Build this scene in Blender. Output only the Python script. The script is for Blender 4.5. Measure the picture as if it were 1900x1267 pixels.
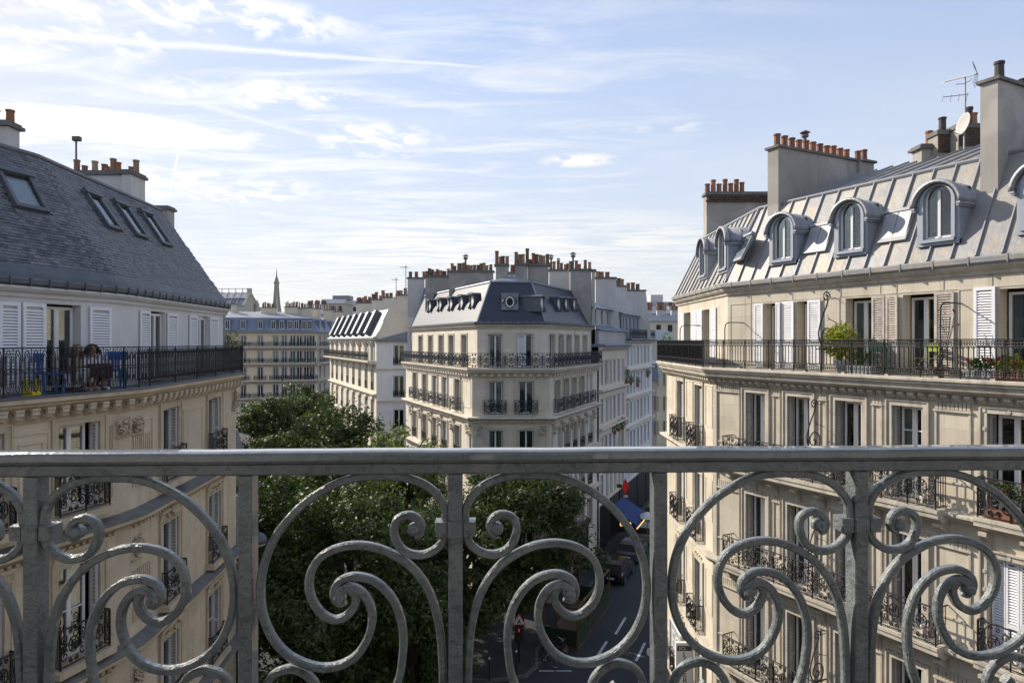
import bpy, math, random
import numpy as np
from mathutils import Matrix, Vector

random.seed(11)
RNG = np.random.default_rng(5)
S = bpy.context.scene
for _o in list(bpy.data.objects):
    bpy.data.objects.remove(_o)
COL = S.collection

# ------------------------------------------------------------------ camera, sky, sun, exposure
FPX, CX, CY = 1267.0, 950.0, 633.5          # photograph: 1900 x 1267, about 24 mm
cam_d = bpy.data.cameras.new('camera')
cam_d.sensor_width = 36.0
cam_d.lens = 36.0 * FPX / 1900.0
cam_d.clip_start, cam_d.clip_end = 0.05, 20000.0
cam = bpy.data.objects.new('camera', cam_d)
cam.rotation_euler = (math.radians(90), 0, 0)
COL.objects.link(cam)
S.camera = cam

SUN_AZ, SUN_EL = math.radians(-54.0), math.radians(31.0)   # azimuth from straight ahead, left is negative
sun_vec = Vector((math.sin(SUN_AZ) * math.cos(SUN_EL), math.cos(SUN_AZ) * math.cos(SUN_EL), math.sin(SUN_EL)))
sd = bpy.data.lights.new('sun', 'SUN')
sd.energy = 3.1
sd.angle = math.radians(0.53)
sd.color = (1.0, 0.91, 0.78)
sun = bpy.data.objects.new('sun', sd)
sun.rotation_euler = sun_vec.to_track_quat('Z', 'Y').to_euler()
COL.objects.link(sun)

S.view_settings.view_transform = 'Standard'
S.view_settings.look = 'None'
S.view_settings.gamma = 1.0
S.view_settings.use_curve_mapping = False
S.view_settings.exposure = 1.08
S.cycles.use_denoising = True
S.cycles.max_bounces = 6
S.cycles.diffuse_bounces = 4
S.cycles.transparent_max_bounces = 8
S.cycles.sample_clamp_indirect = 6.0
S.cycles.caustics_reflective = False
S.cycles.caustics_refractive = False

W = bpy.data.worlds.new('World')
S.world = W
W.use_nodes = True
_nt = W.node_tree
_nt.nodes.clear()


class NG:
    """small helper to wire shader nodes"""
    def __init__(s, nt): s.nt = nt
    def n(s, typ, **kw):
        nd = s.nt.nodes.new(typ)
        for k, v in kw.items(): setattr(nd, k, v)
        return nd
    def put(s, sock, v):
        if isinstance(v, bpy.types.NodeSocket): s.nt.links.new(v, sock)
        else: sock.default_value = v
    def math(s, op, a, b=None, c=None, clamp=False):
        nd = s.n('ShaderNodeMath', operation=op, use_clamp=clamp)
        s.put(nd.inputs[0], a)
        if b is not None: s.put(nd.inputs[1], b)
        if c is not None: s.put(nd.inputs[2], c)
        return nd.outputs[0]
    def comb(s, x, y, z=0.0):
        nd = s.n('ShaderNodeCombineXYZ')
        for i, v in enumerate((x, y, z)): s.put(nd.inputs[i], v)
        return nd.outputs[0]
    def sep(s, v):
        nd = s.n('ShaderNodeSeparateXYZ'); s.put(nd.inputs[0], v)
        return nd.outputs
    def mapping(s, v, scale=(1, 1, 1), rot=(0, 0, 0), loc=(0, 0, 0)):
        nd = s.n('ShaderNodeMapping'); s.put(nd.inputs[0], v)
        nd.inputs['Scale'].default_value = scale
        nd.inputs['Rotation'].default_value = rot
        nd.inputs['Location'].default_value = loc
        return nd.outputs[0]
    def noise(s, v, scale, detail=4, rough=0.55, dist=0.0):
        nd = s.n('ShaderNodeTexNoise'); s.put(nd.inputs['Vector'], v)
        nd.inputs['Scale'].default_value = scale
        nd.inputs['Detail'].default_value = detail
        nd.inputs['Roughness'].default_value = rough
        nd.inputs['Distortion'].default_value = dist
        return nd.outputs[0]
    def ramp(s, fac, a, b, lo=0.0, hi=1.0, smooth=True):
        nd = s.n('ShaderNodeMapRange', interpolation_type='SMOOTHSTEP' if smooth else 'LINEAR')
        s.put(nd.inputs[0], fac)
        for i, v in enumerate((a, b, lo, hi)): s.put(nd.inputs[i + 1], v)
        return nd.outputs[0]
    def mix(s, fac, a, b, mode='MIX'):
        nd = s.n('ShaderNodeMix', data_type='RGBA', blend_type=mode)
        s.put(nd.inputs[0], fac); s.put(nd.inputs[6], a); s.put(nd.inputs[7], b)
        return nd.outputs[2]


def rgba(c): return (c[0], c[1], c[2], 1.0)


def build_world():
    g = NG(_nt)
    sky = g.n('ShaderNodeTexSky', sky_type='NISHITA')
    sky.sun_disc = False
    sky.sun_elevation = SUN_EL
    sky.sun_rotation = SUN_AZ
    sky.altitude = 60
    sky.air_density = 1.0
    sky.dust_density = 0.5
    sky.ozone_density = 1.6
    d = g.n('ShaderNodeTexCoord').outputs['Generated']
    x, y, z = g.sep(d)
    zz = g.math('MAXIMUM', z, 0.035)
    u, v = g.math('DIVIDE', x, zz), g.math('DIVIDE', y, zz)     # a flat cloud deck overhead
    p = g.comb(u, v)
    def at(px, py):
        h = CY - py
        return (px - CX) / h, FPX / h
    def blob(px, py, rx, ry, rot=0.0, edge=1.0):
        """soft patch of the cloud deck; centre given as seen from the balcony, radii on the deck"""
        c = at(px, py)
        m = g.mapping(g.comb(g.math('SUBTRACT', u, c[0]), g.math('SUBTRACT', v, c[1])), rot=(0, 0, rot))
        a, b, _ = g.sep(m)
        r = g.math('ADD', g.math('POWER', g.math('ABSOLUTE', g.math('DIVIDE', a, rx)), 2.0),
                   g.math('POWER', g.math('ABSOLUTE', g.math('DIVIDE', b, ry)), 2.0))
        return g.ramp(r, 1.0, 1.0 - edge)
    def trail(p0, p1, w0, w1, k):
        a, b = at(*p0), at(*p1)
        L = math.hypot(b[0] - a[0], b[1] - a[1])
        ang = math.atan2(b[1] - a[1], b[0] - a[0])
        m = g.mapping(g.comb(g.math('SUBTRACT', u, a[0]), g.math('SUBTRACT', v, a[1])), rot=(0, 0, -ang))
        s, t, _ = g.sep(m)
        wid = g.ramp(s, 0.0, L, w0, w1, smooth=False)
        wob = g.math('MULTIPLY', g.math('SUBTRACT', g.noise(p, 5, 3), 0.5), g.math('MULTIPLY', wid, 1.2))
        core = g.ramp(g.math('DIVIDE', g.math('ABSOLUTE', g.math('ADD', t, wob)), wid), 1.0, 0.0)
        ends = g.math('MULTIPLY', g.ramp(s, -0.6, 0.0), g.ramp(s, L * 1.04, L * 0.8))
        return g.math('MULTIPLY', g.math('MULTIPLY', core, ends), k)
    # fine billows (rows of small puffs), long streaks, broad veil
    warp = g.mapping(p, scale=(1.0, 0.75, 1), rot=(0, 0, 0.5))
    puff = g.noise(warp, 6.5, 9, 0.62, 0.25)
    streak = g.noise(g.mapping(p, scale=(0.55, 1.5, 1), rot=(0, 0, -0.35)), 2.2, 8, 0.6, 0.8)
    veil = g.noise(g.mapping(p, scale=(0.5, 1.0, 1), rot=(0, 0, -0.2)), 0.9, 6, 0.55, 0.4)
    dens = g.math('MULTIPLY', g.ramp(puff, 0.42, 0.66), blob(90, 60, 0.75, 0.34, 0.15))
    def add(a, b): return g.math('MAXIMUM', a, b)
    big = g.math('ADD', g.math('MULTIPLY', puff, 0.55), g.math('MULTIPLY', blob(190, 238, 1.1, 0.46, -0.35), 0.62))
    dens = add(dens, g.ramp(big, 0.55, 0.85))
    dens = add(dens, g.math('MULTIPLY', g.ramp(puff, 0.40, 0.62), blob(470, 175, 0.62, 0.24, -0.10)))
    dens = add(dens, g.math('MULTIPLY', g.ramp(puff, 0.40, 0.60), blob(700, 262, 0.42, 0.42, 0.3)))
    dens = add(dens, g.math('MULTIPLY', g.ramp(puff, 0.42, 0.60), blob(420, 30, 0.55, 0.20, -0.25)))
    dens = add(dens, g.math('MULTIPLY', g.ramp(puff, 0.36, 0.52), blob(1075, 298, 0.26, 0.20, 0.15)))
    dens = add(dens, g.math('MULTIPLY', g.ramp(puff, 0.42, 0.60), g.math('MULTIPLY', blob(1240, 236, 0.3, 0.12, 0.1), 0.5)))
    dens = add(dens, g.math('MULTIPLY', g.ramp(puff, 0.38, 0.6), g.math('MULTIPLY', blob(330, 345, 1.3, 0.8, -0.2), 0.75)))
    far = g.math('MULTIPLY', g.ramp(streak, 0.36, 0.60), blob(930, 462, 3.6, 2.9, 0.05))
    dens = add(dens, g.math('MULTIPLY', far, 0.95))
    low = g.math('MULTIPLY', g.ramp(streak, 0.38, 0.66), g.ramp(v, 4.0, 9.0))
    dens = add(dens, g.math('MULTIPLY', low, 0.6))
    dens = add(dens, g.math('MULTIPLY', g.ramp(streak, 0.40, 0.75), g.math('MULTIPLY', blob(120, 250, 4.0, 3.4), 0.85)))
    dens = add(dens, g.math('MULTIPLY', g.ramp(veil, 0.38, 0.75), 0.20))
    dens = add(dens, trail((-60, 55), (1010, 134), 0.080, 0.012, 0.62))
    dens = add(dens, trail((200, 150), (620, 262), 0.08, 0.06, 0.42))
    dens = add(dens, trail((318, 345), (333, 270), 0.010, 0.012, 0.7))
    dens = g.math('MULTIPLY', dens, g.ramp(z, 0.0, 0.05))
    # clouds scatter more light near the sun
    dot = g.n('ShaderNodeVectorMath', operation='DOT_PRODUCT')
    g.put(dot.inputs[0], d); dot.inputs[1].default_value = sun_vec
    glow = g.ramp(dot.outputs['Value'], 0.45, 1.0, 4.0, 4.7)
    ccol = g.mix(1.0, (1.0, 0.985, 0.955, 1), g.comb(glow, glow, glow), 'MULTIPLY')
    haze = g.ramp(z, 0.50, 0.0, 0.24, 0.70)              # pale summer haze towards the horizon
    r_, g_, b_ = g.sep(sky.outputs[0])
    lum = g.math('ADD', g.math('MULTIPLY', r_, .3), g.math('MULTIPLY', g_, .7))
    k = g.math('DIVIDE', 1.36, g.math('ADD', 1.0, g.math('DIVIDE', lum, 3.4)))      # compresses the sky brightness, most where it is brightest
    skyc = g.mix(1.0, g.mix(1.0, sky.outputs[0], g.comb(k, k, k), 'MULTIPLY'), (1.07, 1.0, 1.03, 1), 'MULTIPLY')
    base = g.mix(haze, skyc, (3.2, 3.33, 3.55, 1))
    col = g.mix(dens, base, ccol)
    bg = g.n('ShaderNodeBackground')
    g.put(bg.inputs[0], col)
    bg.inputs[1].default_value = 0.12
    out = g.n('ShaderNodeOutputWorld')
    _nt.links.new(bg.outputs[0], out.inputs[0])


build_world()

# ------------------------------------------------------------------ geometry helpers
G = -17.0                                    # street level (the eye is the origin)
WM = {}


def link(ob, parent=None, M=None):
    COL.objects.link(ob)
    M = Matrix() if M is None else M
    if parent is not None:
        ob.parent = parent
        ob.matrix_basis = WM[parent.name].inverted() @ M
    else:
        ob.matrix_basis = M
    WM[ob.name] = M.copy()
    return ob


def tag(ob, label=None, cat=None, group=None, kind=None):
    if label: ob['label'] = label
    if cat: ob['category'] = cat
    if group: ob['group'] = group
    if kind: ob['kind'] = kind
    return ob


def thing(name, label, cat, loc, group=None, rz=0.0):
    ob = bpy.data.objects.new(name, None)
    ob.empty_display_size = 0.2
    link(ob, None, Matrix.Translation(loc) @ Matrix.Rotation(rz, 4, 'Z'))
    return tag(ob, label, cat, group)


class MB:
    def __init__(s): s.v, s.f = [], []
    def add(s, vs, fs):
        b = len(s.v)
        s.v.extend([tuple(p) for p in vs])
        s.f.extend([tuple(i + b for i in q) for q in fs])
        return s
    def box(s, x0, x1, y0, y1, z0, z1):
        return s.add([(x0, y0, z0), (x1, y0, z0), (x1, y1, z0), (x0, y1, z0), (x0, y0, z1), (x1, y0, z1), (x1, y1, z1), (x0, y1, z1)],
                     [(0, 3, 2, 1), (4, 5, 6, 7), (0, 1, 5, 4), (1, 2, 6, 5), (2, 3, 7, 6), (3, 0, 4, 7)])
    def bbox(s, x0, x1, y0, y1, z0, z1, c=0.01):
        """box with chamfered vertical section (edges along x are bevelled)"""
        pr = [(y0 + c, z0), (y1 - c, z0), (y1, z0 + c), (y1, z1 - c), (y1 - c, z1), (y0 + c, z1), (y0, z1 - c), (y0, z0 + c)]
        n = len(pr)
        vs = [(x0, a, b) for a, b in pr] + [(x1, a, b) for a, b in pr]
        fs = [(i, i + n, (i + 1) % n + n, (i + 1) % n) for i in range(n)]
        return s.add(vs, fs + [tuple(range(n)), tuple(range(2 * n - 1, n - 1, -1))])
    def prism(s, poly, lo, hi, axis='z'):
        """poly: 2d points; extruded along axis. z: (x,y); y: (x,z); x: (y,z)"""
        mk = {'z': lambda a, b, t: (a, b, t), 'y': lambda a, b, t: (a, t, b), 'x': lambda a, b, t: (t, a, b)}[axis]
        n = len(poly)
        vs = [mk(a, b, lo) for a, b in poly] + [mk(a, b, hi) for a, b in poly]
        fs = [(i, (i + 1) % n, (i + 1) % n + n, i + n) for i in range(n)]
        return s.add(vs, fs + [tuple(range(n))[::-1], tuple(range(n, 2 * n))])
    def cyl(s, c, r0, r1, z0, z1, n=10, cap=True):
        vs = []
        for r, z in ((r0, z0), (r1, z1)):
            vs += [(c[0] + r * math.cos(2 * math.pi * i / n), c[1] + r * math.sin(2 * math.pi * i / n), z) for i in range(n)]
        fs = [(i, (i + 1) % n, (i + 1) % n + n, i + n) for i in range(n)]
        if cap: fs += [tuple(range(n))[::-1], tuple(range(n, 2 * n))]
        return s.add(vs, fs)
    def lathe(s, prof, n=12, c=(0, 0, 0)):
        vs, fs = [], []
        for r, z in prof:
            vs += [(c[0] + r * math.cos(2 * math.pi * i / n), c[1] + r * math.sin(2 * math.pi * i / n), c[2] + z) for i in range(n)]
        for k in range(len(prof) - 1):
            fs += [(k * n + i, k * n + (i + 1) % n, (k + 1) * n + (i + 1) % n, (k + 1) * n + i) for i in range(n)]
        fs += [tuple(range(n))[::-1], tuple(range((len(prof) - 1) * n, len(prof) * n))]
        return s.add(vs, fs)
    def tube(s, pts, r, n=5, closed=False, radii=None):
        P = [Vector(p) for p in pts]
        m = len(P)
        vs = []
        up = Vector((0.13, 0.21, 1)).normalized()
        for i, p in enumerate(P):
            a = P[(i - 1) % m] if (closed or i) else P[i]
            b = P[(i + 1) % m] if (closed or i < m - 1) else P[i]
            t = (b - a).normalized() if (b - a).length > 1e-9 else Vector((0, 0, 1))
            e = up - t * up.dot(t)
            if e.length < 0.15: e = Vector((1, 0.2, 0)) - t * t.x
            e.normalize()
            h = t.cross(e)
            rr = radii[i] if radii else r
            vs += [p + (e * math.cos(2 * math.pi * k / n + 0.6) + h * math.sin(2 * math.pi * k / n + 0.6)) * rr for k in range(n)]
        fs = []
        for i in range(m if closed else m - 1):
            j = (i + 1) % m
            fs += [(i * n + k, i * n + (k + 1) % n, j * n + (k + 1) % n, j * n + k) for k in range(n)]
        if not closed: fs += [tuple(range(n))[::-1], tuple(range((m - 1) * n, m * n))]
        return s.add(vs, fs)
    def bar(s, a, b, w, h=None):
        """square bar between two points"""
        return s.tube([a, b], (w if h is None else (w + h) / 2) * 0.7071, 4)
    def ribbon(s, pts, wid, y0, y1, ch=0.18):
        """bar swept along a curve lying in the xz plane; chamfered rectangular section"""
        P = np.array(pts, float)
        T = np.gradient(P, axis=0)
        T /= np.maximum(np.linalg.norm(T, axis=1, keepdims=True), 1e-9)
        N = np.stack([-T[:, 1], T[:, 0]], 1)
        w = np.full(len(P), wid) if np.isscalar(wid) else np.array(wid)
        vs, fs = [], []
        d = y1 - y0
        sec = [(-.5, ch), (-.5, 1 - ch), (-.5 + ch, 1), (.5 - ch, 1), (.5, 1 - ch), (.5, ch), (.5 - ch, 0), (-.5 + ch, 0)]
        for p, nn, ww in zip(P, N, w):
            vs += [(p[0] + nn[0] * a * ww, y0 + b * d, p[1] + nn[1] * a * ww) for a, b in sec]
        k = len(sec)
        for i in range(len(P) - 1):
            fs += [(i * k + j, (i + 1) * k + j, (i + 1) * k + (j + 1) % k, i * k + (j + 1) % k) for j in range(k)]
        fs += [tuple(range(k)), tuple(range((len(P) - 1) * k, len(P) * k))[::-1]]
        return s.add(vs, fs)
    def mesh(s, name, mat, smooth=False):
        me = bpy.data.meshes.new(name)
        me.from_pydata(s.v, [], s.f)
        if mat: me.materials.append(mat)
        if smooth:
            me.polygons.foreach_set('use_smooth', [True] * len(me.polygons))
        return me
    def build(s, name, mat, parent=None, M=None, smooth=False):
        return link(bpy.data.objects.new(name, s.mesh(name, mat, smooth)), parent, M)


CACHE = {}


def inst(name, key, fn, mat, parent=None, M=None, smooth=False):
    """object sharing mesh data with everything of the same key"""
    k = (key, mat.name if mat else None)
    if k not in CACHE:
        mb = MB(); fn(mb)
        CACHE[k] = mb.mesh(name, mat, smooth)
    return link(bpy.data.objects.new(name, CACHE[k]), parent, M)


def T(x, y, z): return Matrix.Translation((x, y, z))
def RX(a): return Matrix.Rotation(a, 4, 'X')
def RY(a): return Matrix.Rotation(a, 4, 'Y')
def RZ(a): return Matrix.Rotation(a, 4, 'Z')
def SC(x, y, z): return Matrix.Diagonal((x, y, z, 1))


def offset(pts, o):
    """offset an open polyline (left to right seen from the street) outwards by o"""
    P = [Vector(p).to_2d() if len(p) > 2 else Vector(p) for p in pts]
    dirs = [(P[i + 1] - P[i]).normalized() for i in range(len(P) - 1)]
    nor = [Vector((d.y, -d.x)) for d in dirs]
    out = []
    for i, p in enumerate(P):
        if i == 0: out.append(p + nor[0] * o)
        elif i == len(P) - 1: out.append(p + nor[-1] * o)
        else:
            m = (nor[i - 1] + nor[i]).normalized()
            out.append(p + m * (o / m.dot(nor[i])))
    return [(q.x, q.y) for q in out]


def sweep(mb, pts, prof, cap=True):
    """closed profile [(out, z)] along polyline"""
    rings = [offset(pts, o) for o, _ in prof]
    n, m = len(prof), len(pts)
    vs = [(rings[k][i][0], rings[k][i][1], prof[k][1]) for i in range(m) for k in range(n)]
    fs = []
    for i in range(m - 1):
        fs += [(i * n + k, (i + 1) * n + k, (i + 1) * n + (k + 1) % n, i * n + (k + 1) % n) for k in range(n)]
    if cap: fs += [tuple(range(n))[::-1], tuple(range((m - 1) * n, m * n))]
    return mb.add(vs, fs)


class Frame:
    """a facade: x along it (left to right from the street), y into the building, z up"""
    def __init__(s, p, q):
        s.p, s.q = Vector(p), Vector(q)
        s.L = (s.q - s.p).length
        s.d = (s.q - s.p) / s.L
        s.n = Vector((-s.d.y, s.d.x))
        s.M = Matrix(((s.d.x, s.n.x, 0, s.p.x), (s.d.y, s.n.y, 0, s.p.y), (0, 0, 1, 0), (0, 0, 0, 1)))
    def w(s, x, y=0.0): return s.p + s.d * x + s.n * y
    def x(s, px, y=0.0):
        """distance along the facade of what stands at column px of the photograph"""
        u = (px - CX) / FPX
        o = s.p + s.n * y
        return (u * o.y - o.x) / (s.d.x - u * s.d.y)
    def z(s, py, x, y=0.0): return (CY - py) / FPX * s.w(x, y).y
    def slope_hit(s, px, py, y0, z0, y1, z1):
        """point of a roof slope seen at (px, py): x along the facade, fraction up the slope"""
        r = Vector(((px - CX) / FPX, 1.0, (CY - py) / FPX))
        Mi = s.M.inverted()
        o, q = Mi @ Vector((0, 0, 0)), Mi.to_3x3() @ r
        nrm = Vector((0, -(z1 - z0), y1 - y0))
        t = (Vector((0, y0, z0)) - o).dot(nrm) / q.dot(nrm)
        h = o + q * t
        return h.x, (h.z - z0) / (z1 - z0)
    def slope_M(s, x, y0, z0, y1, z1, v=0.0):
        L = math.hypot(y1 - y0, z1 - z0)
        a, b = (y1 - y0) / L, (z1 - z0) / L
        R = Matrix(((1, 0, 0, x), (0, a, -b, y0 + (y1 - y0) * v), (0, b, a, z0 + (z1 - z0) * v), (0, 0, 0, 1)))
        return s.M @ R


def crom(pts, k=6):
    P = [np.array(p, float) for p in pts]
    P = [2 * P[0] - P[1]] + P + [2 * P[-1] - P[-2]]
    out = []
    for i in range(1, len(P) - 2):
        a, b, c, d = P[i - 1:i + 3]
        for j in range(k):
            t = j / k
            out.append(0.5 * (2 * b + (c - a) * t + (2 * a - 5 * b + 4 * c - d) * t * t + (3 * b - a - 3 * c + d) * t ** 3))
    out.append(P[-2])
    return [tuple(q) for q in out]


def ground_at(px, py, z=None):
    z = G if z is None else z
    y = -z * FPX / (py - CY)
    return ((px - CX) / FPX * y, y)

# ------------------------------------------------------------------ materials
MATS = {}


def mat(name, base, rough=0.8, var=None, vscale=1.2, vamt=0.5, bump=0.0, bscale=40.0, metal=0.0, spec=0.5,
        streak=0.0, streak_col=None, coat=0.0, bdist=0.01, fine=0.0, blotch=None, orand=0.0, ashlar=None):
    """principled material with world-space noise: slow colour variation, vertical weather streaks, fine grain, relief"""
    m = bpy.data.materials.new(name)
    m.use_nodes = True
    nt = m.node_tree
    nt.nodes.clear()
    g = NG(nt)
    b = g.n('ShaderNodeBsdfPrincipled')
    o = g.n('ShaderNodeOutputMaterial')
    nt.links.new(b.outputs[0], o.inputs[0])
    pos = g.n('ShaderNodeNewGeometry').outputs['Position']
    col = rgba(base)
    if var is not None:
        f = g.math('MULTIPLY', g.ramp(g.noise(pos, vscale, 5, 0.6, 0.3), 0.35, 0.68), vamt)
        col = g.mix(f, col, rgba(var))
    if fine:
        f = g.math('MULTIPLY', g.math('SUBTRACT', g.noise(pos, 30, 3), 0.5), fine)
        k = g.math('ADD', 1.0, f)
        col = g.mix(1.0, col, g.comb(k, k, k), 'MULTIPLY')
    if streak:
        s = g.noise(g.mapping(pos, scale=(2.6, 2.6, 0.16)), 1.6, 6, 0.65)
        col = g.mix(g.math('MULTIPLY', g.ramp(s, 0.48, 0.72), streak), col, rgba(streak_col or [c * 0.45 for c in base]))
    if orand:
        rn = g.n('ShaderNodeObjectInfo').outputs['Random']
        k = g.math('ADD', 1.0 - orand, g.math('MULTIPLY', rn, 2 * orand))
        col = g.mix(1.0, col, g.comb(k, k, k), 'MULTIPLY')
    if ashlar:
        ox, oy, oz = g.sep(g.n('ShaderNodeTexCoord').outputs['Object'])
        br = g.n('ShaderNodeTexBrick'); g.put(br.inputs['Vector'], g.comb(ox, oz))
        for nm, v in (('Color1', 1 - ashlar[2]), ('Color2', 1 + ashlar[2]), ('Mortar', 1 - ashlar[2] * 2.6)): br.inputs[nm].default_value = (v, v, v * (1 if nm != 'Color2' else .98), 1)
        br.inputs['Scale'].default_value = 1.0; br.inputs['Brick Width'].default_value = ashlar[0]
        br.inputs['Row Height'].default_value = ashlar[1]; br.inputs['Mortar Size'].default_value = .006
        col = g.mix(1.0, col, br.outputs['Color'], 'MULTIPLY')
    if blotch:
        s = g.noise(pos, blotch[0], 4, 0.5, 0.5)
        col = g.mix(g.math('MULTIPLY', g.ramp(s, 0.55, 0.62), blotch[1]), col, rgba(blotch[2]))
    g.put(b.inputs['Base Color'], col)
    b.inputs['Roughness'].default_value = rough
    b.inputs['Metallic'].default_value = metal
    b.inputs['Specular IOR Level'].default_value = spec
    b.inputs['Coat Weight'].default_value = coat
    if bump:
        bp = g.n('ShaderNodeBump')
        bp.inputs['Strength'].default_value = bump
        bp.inputs['Distance'].default_value = bdist
        g.put(bp.inputs['Height'], g.noise(pos, bscale, 4, 0.6))
        nt.links.new(bp.outputs[0], b.inputs['Normal'])
    MATS[name] = m
    return m


mat('stone_right', (.60, .545, .445), .85, (.50, .435, .33), .8, .8, .25, 18, streak=.5, streak_col=(.33, .285, .225), fine=.3, ashlar=(.95, .42, .06))
mat('stone_right_trim', (.56, .51, .42), .85, (.40, .355, .29), 1.8, .8, .25, 25, streak=.6, streak_col=(.22, .19, .16), fine=.25)
mat('stone_left', (.64, .55, .40), .85, (.54, .45, .32), .9, .7, .25, 18, streak=.4, streak_col=(.29, .24, .17), fine=.3, orand=.07)
mat('stone_left_trim', (.60, .50, .35), .85, (.45, .37, .255), 1.8, .7, .3, 25, streak=.3, streak_col=(.2, .17, .12), fine=.25)
mat('render_left', (.70, .69, .68), .9, (.61, .60, .59), .7, .7, .15, 20, streak=.2, streak_col=(.44, .42, .38))
mat('stone_mid', (.70, .64, .53), .85, (.62, .55, .44), .6, .7, .2, 12, streak=.4, streak_col=(.42, .375, .31), fine=.2, ashlar=(1.1, .44, .045))
mat('stone_mid_trim', (.64, .575, .47), .85, (.50, .44, .35), 1.0, .7, .2, 14, streak=.35, streak_col=(.26, .23, .19))
mat('plaster_white', (.76, .74, .70), .9, (.68, .65, .61), .5, .7, streak=.25, streak_col=(.46, .43, .40))
mat('plaster_cream', (.70, .63, .50), .9, (.62, .54, .42), .5, .7, streak=.25, streak_col=(.42, .37, .3))
mat('plaster_ochre', (.80, .66, .44), .9, (.72, .59, .40), .3, .6, streak=.25, streak_col=(.36, .3, .22))
mat('chimney_render', (.37, .345, .31), .92, (.29, .27, .245), .7, .8, .25, 14, streak=.35, streak_col=(.22, .2, .185), blotch=(.55, .55, (.47, .435, .40)))
mat('chimney_pale', (.60, .575, .545), .92, (.50, .48, .45), .5, .7, .15, 12, streak=.35, streak_col=(.37, .35, .33))
mat('chimney_cap', (.17, .165, .155), .9, (.1, .1, .095), 2.5, .7, .3, 30)
mat('terracotta', (.30, .125, .065), .8, (.23, .105, .065), 3.0, .7, .2, 40, streak=.5, streak_col=(.10, .07, .06), orand=.3)
mat('terracotta_pale', (.36, .23, .14), .8, (.27, .17, .11), 3.0, .7, .2, 40, streak=.5, streak_col=(.13, .1, .08), orand=.3)
mat('terracotta_sooty', (.17, .11, .075), .85, (.10, .075, .06), 3.0, .7, .2, 40, orand=.35)
mat('pot_dark', (.05, .045, .042), .8, (.1, .08, .07), 4, .6)
mat('dark_brick', (.055, .04, .034), .9, (.12, .075, .05), 5, .8, .3, 50)
mat('mortar', (.34, .31, .27), .95, (.25, .23, .2), 5, .6)
mat('slate_left', (.095, .098, .108), .5, (.135, .13, .13), 1.3, .8, .25, 30, spec=.4, fine=.5, orand=.2)
mat('slate_left_pale', (.15, .148, .15), .55, (.11, .112, .12), 2.0, .6, .25, 30, spec=.4, fine=.5, orand=.2)
mat('slate_left_dark', (.062, .066, .076), .5, (.10, .094, .09), 2.0, .6, .25, 30, spec=.4, fine=.5, orand=.2)
mat('zinc', (.245, .25, .26), .58, (.325, .30, .26), 1.5, .9, .25, 5, metal=.25, streak=.75, streak_col=(.37, .285, .19), bdist=.05, fine=.3, orand=.14, blotch=(2.2, .15, (.30, .29, .275)))
mat('zinc_seam', (.25, .265, .29), .5, (.32, .31, .29), 1.5, .6, metal=.25)
mat('zinc_dark', (.20, .225, .26), .55, (.28, .29, .31), 1.0, .7, .1, 8, metal=.3, streak=.3, streak_col=(.14, .15, .17))
mat('zinc_blue', (.17, .21, .29), .6, (.23, .26, .32), .4, .7, metal=.15, streak=.3, streak_col=(.13, .16, .21))
mat('zinc_pale', (.30, .30, .305), .5, (.40, .41, .44), .5, .6, metal=.3, streak=.3, streak_col=(.36, .35, .34))
mat('dormer_zinc', (.30, .335, .39), .55, (.37, .38, .40), 2.0, .7, .1, 10, metal=.2, streak=.35, streak_col=(.25, .28, .33))
mat('lead', (.09, .10, .115), .55, (.14, .145, .155), 1.5, .7, .15, 15, metal=.2, fine=.3)
mat('shutter_white', (.82, .82, .84), .55, (.74, .74, .76), 2.0, .5)
mat('shutter_worn', (.56, .52, .46), .8, (.36, .30, .25), 7, .8, .3, 60, streak=.5, streak_col=(.3, .24, .19))
mat('shutter_grey', (.36, .37, .37), .7, (.30, .31, .31), 2, .6)
mat('window_white', (.76, .75, .72), .5, (.68, .66, .62), 3, .4)
mat('iron', (.012, .0125, .015), .5, (.024, .024, .027), 9, .6, .2, 80, spec=.35)
mat('iron_blue', (.030, .036, .048), .5, (.05, .057, .068), 4, .6, spec=.35)
mat('rail_paint', (.186, .209, .211), .33, (.130, .150, .158), 11, .85, 1.0, 95, spec=.55, bdist=.0042, fine=.7,
    blotch=(60, .6, (.078, .088, .090)), coat=.3)
mat('rail_top', (.186, .209, .211), .26, (.14, .158, .166), 11, .8, .7, 70, spec=.8, bdist=.002, fine=.5, blotch=(60, .35, (.09, .1, .102)), coat=1.0)
mat('own_stone', (.36, .36, .36), .9, (.3, .3, .3), .8, .7)
mat('interior', (.028, .026, .024), .95)  # near-black colour stands in for the gloom of unlit rooms
mat('curtain', (.52, .50, .46), .9)
mat('curtain_red', (.17, .022, .03), .9, (.12, .015, .022), 3, .6)
mat('blind_yellow', (.62, .52, .25), .9, (.55, .45, .2), 2, .5)
mat('asphalt', (.030, .032, .037), .9, (.045, .045, .047), .35, .8, .3, 60, fine=.4)
mat('pavement', (.045, .045, .045), .9, (.032, .032, .032), .8, .8, .2, 30, fine=.3)
mat('kerb_stone', (.13, .125, .12), .85, (.09, .088, .085), 2, .6)
mat('road_paint', (.55, .55, .54), .8, (.36, .36, .36), 3, .8)
mat('city_ground', (.12, .115, .11), .95, (.08, .08, .078), .02, .7)
mat('bark', (.06, .048, .036), .95, (.035, .028, .022), 3, .7, .5, 30)
mat('far_white', (.62, .62, .62), .9, (.5, .5, .5), .1, .6)
mat('far_stone', (.50, .45, .38), .9, (.42, .38, .32), .1, .6)
mat('far_iron', (.022, .018, .021), .95, spec=.1)
mat('sign_white', (.72, .72, .69), .5, (.62, .62, .58), 2, .4)
mat('sign_dark', (.03, .032, .036), .5)
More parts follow.
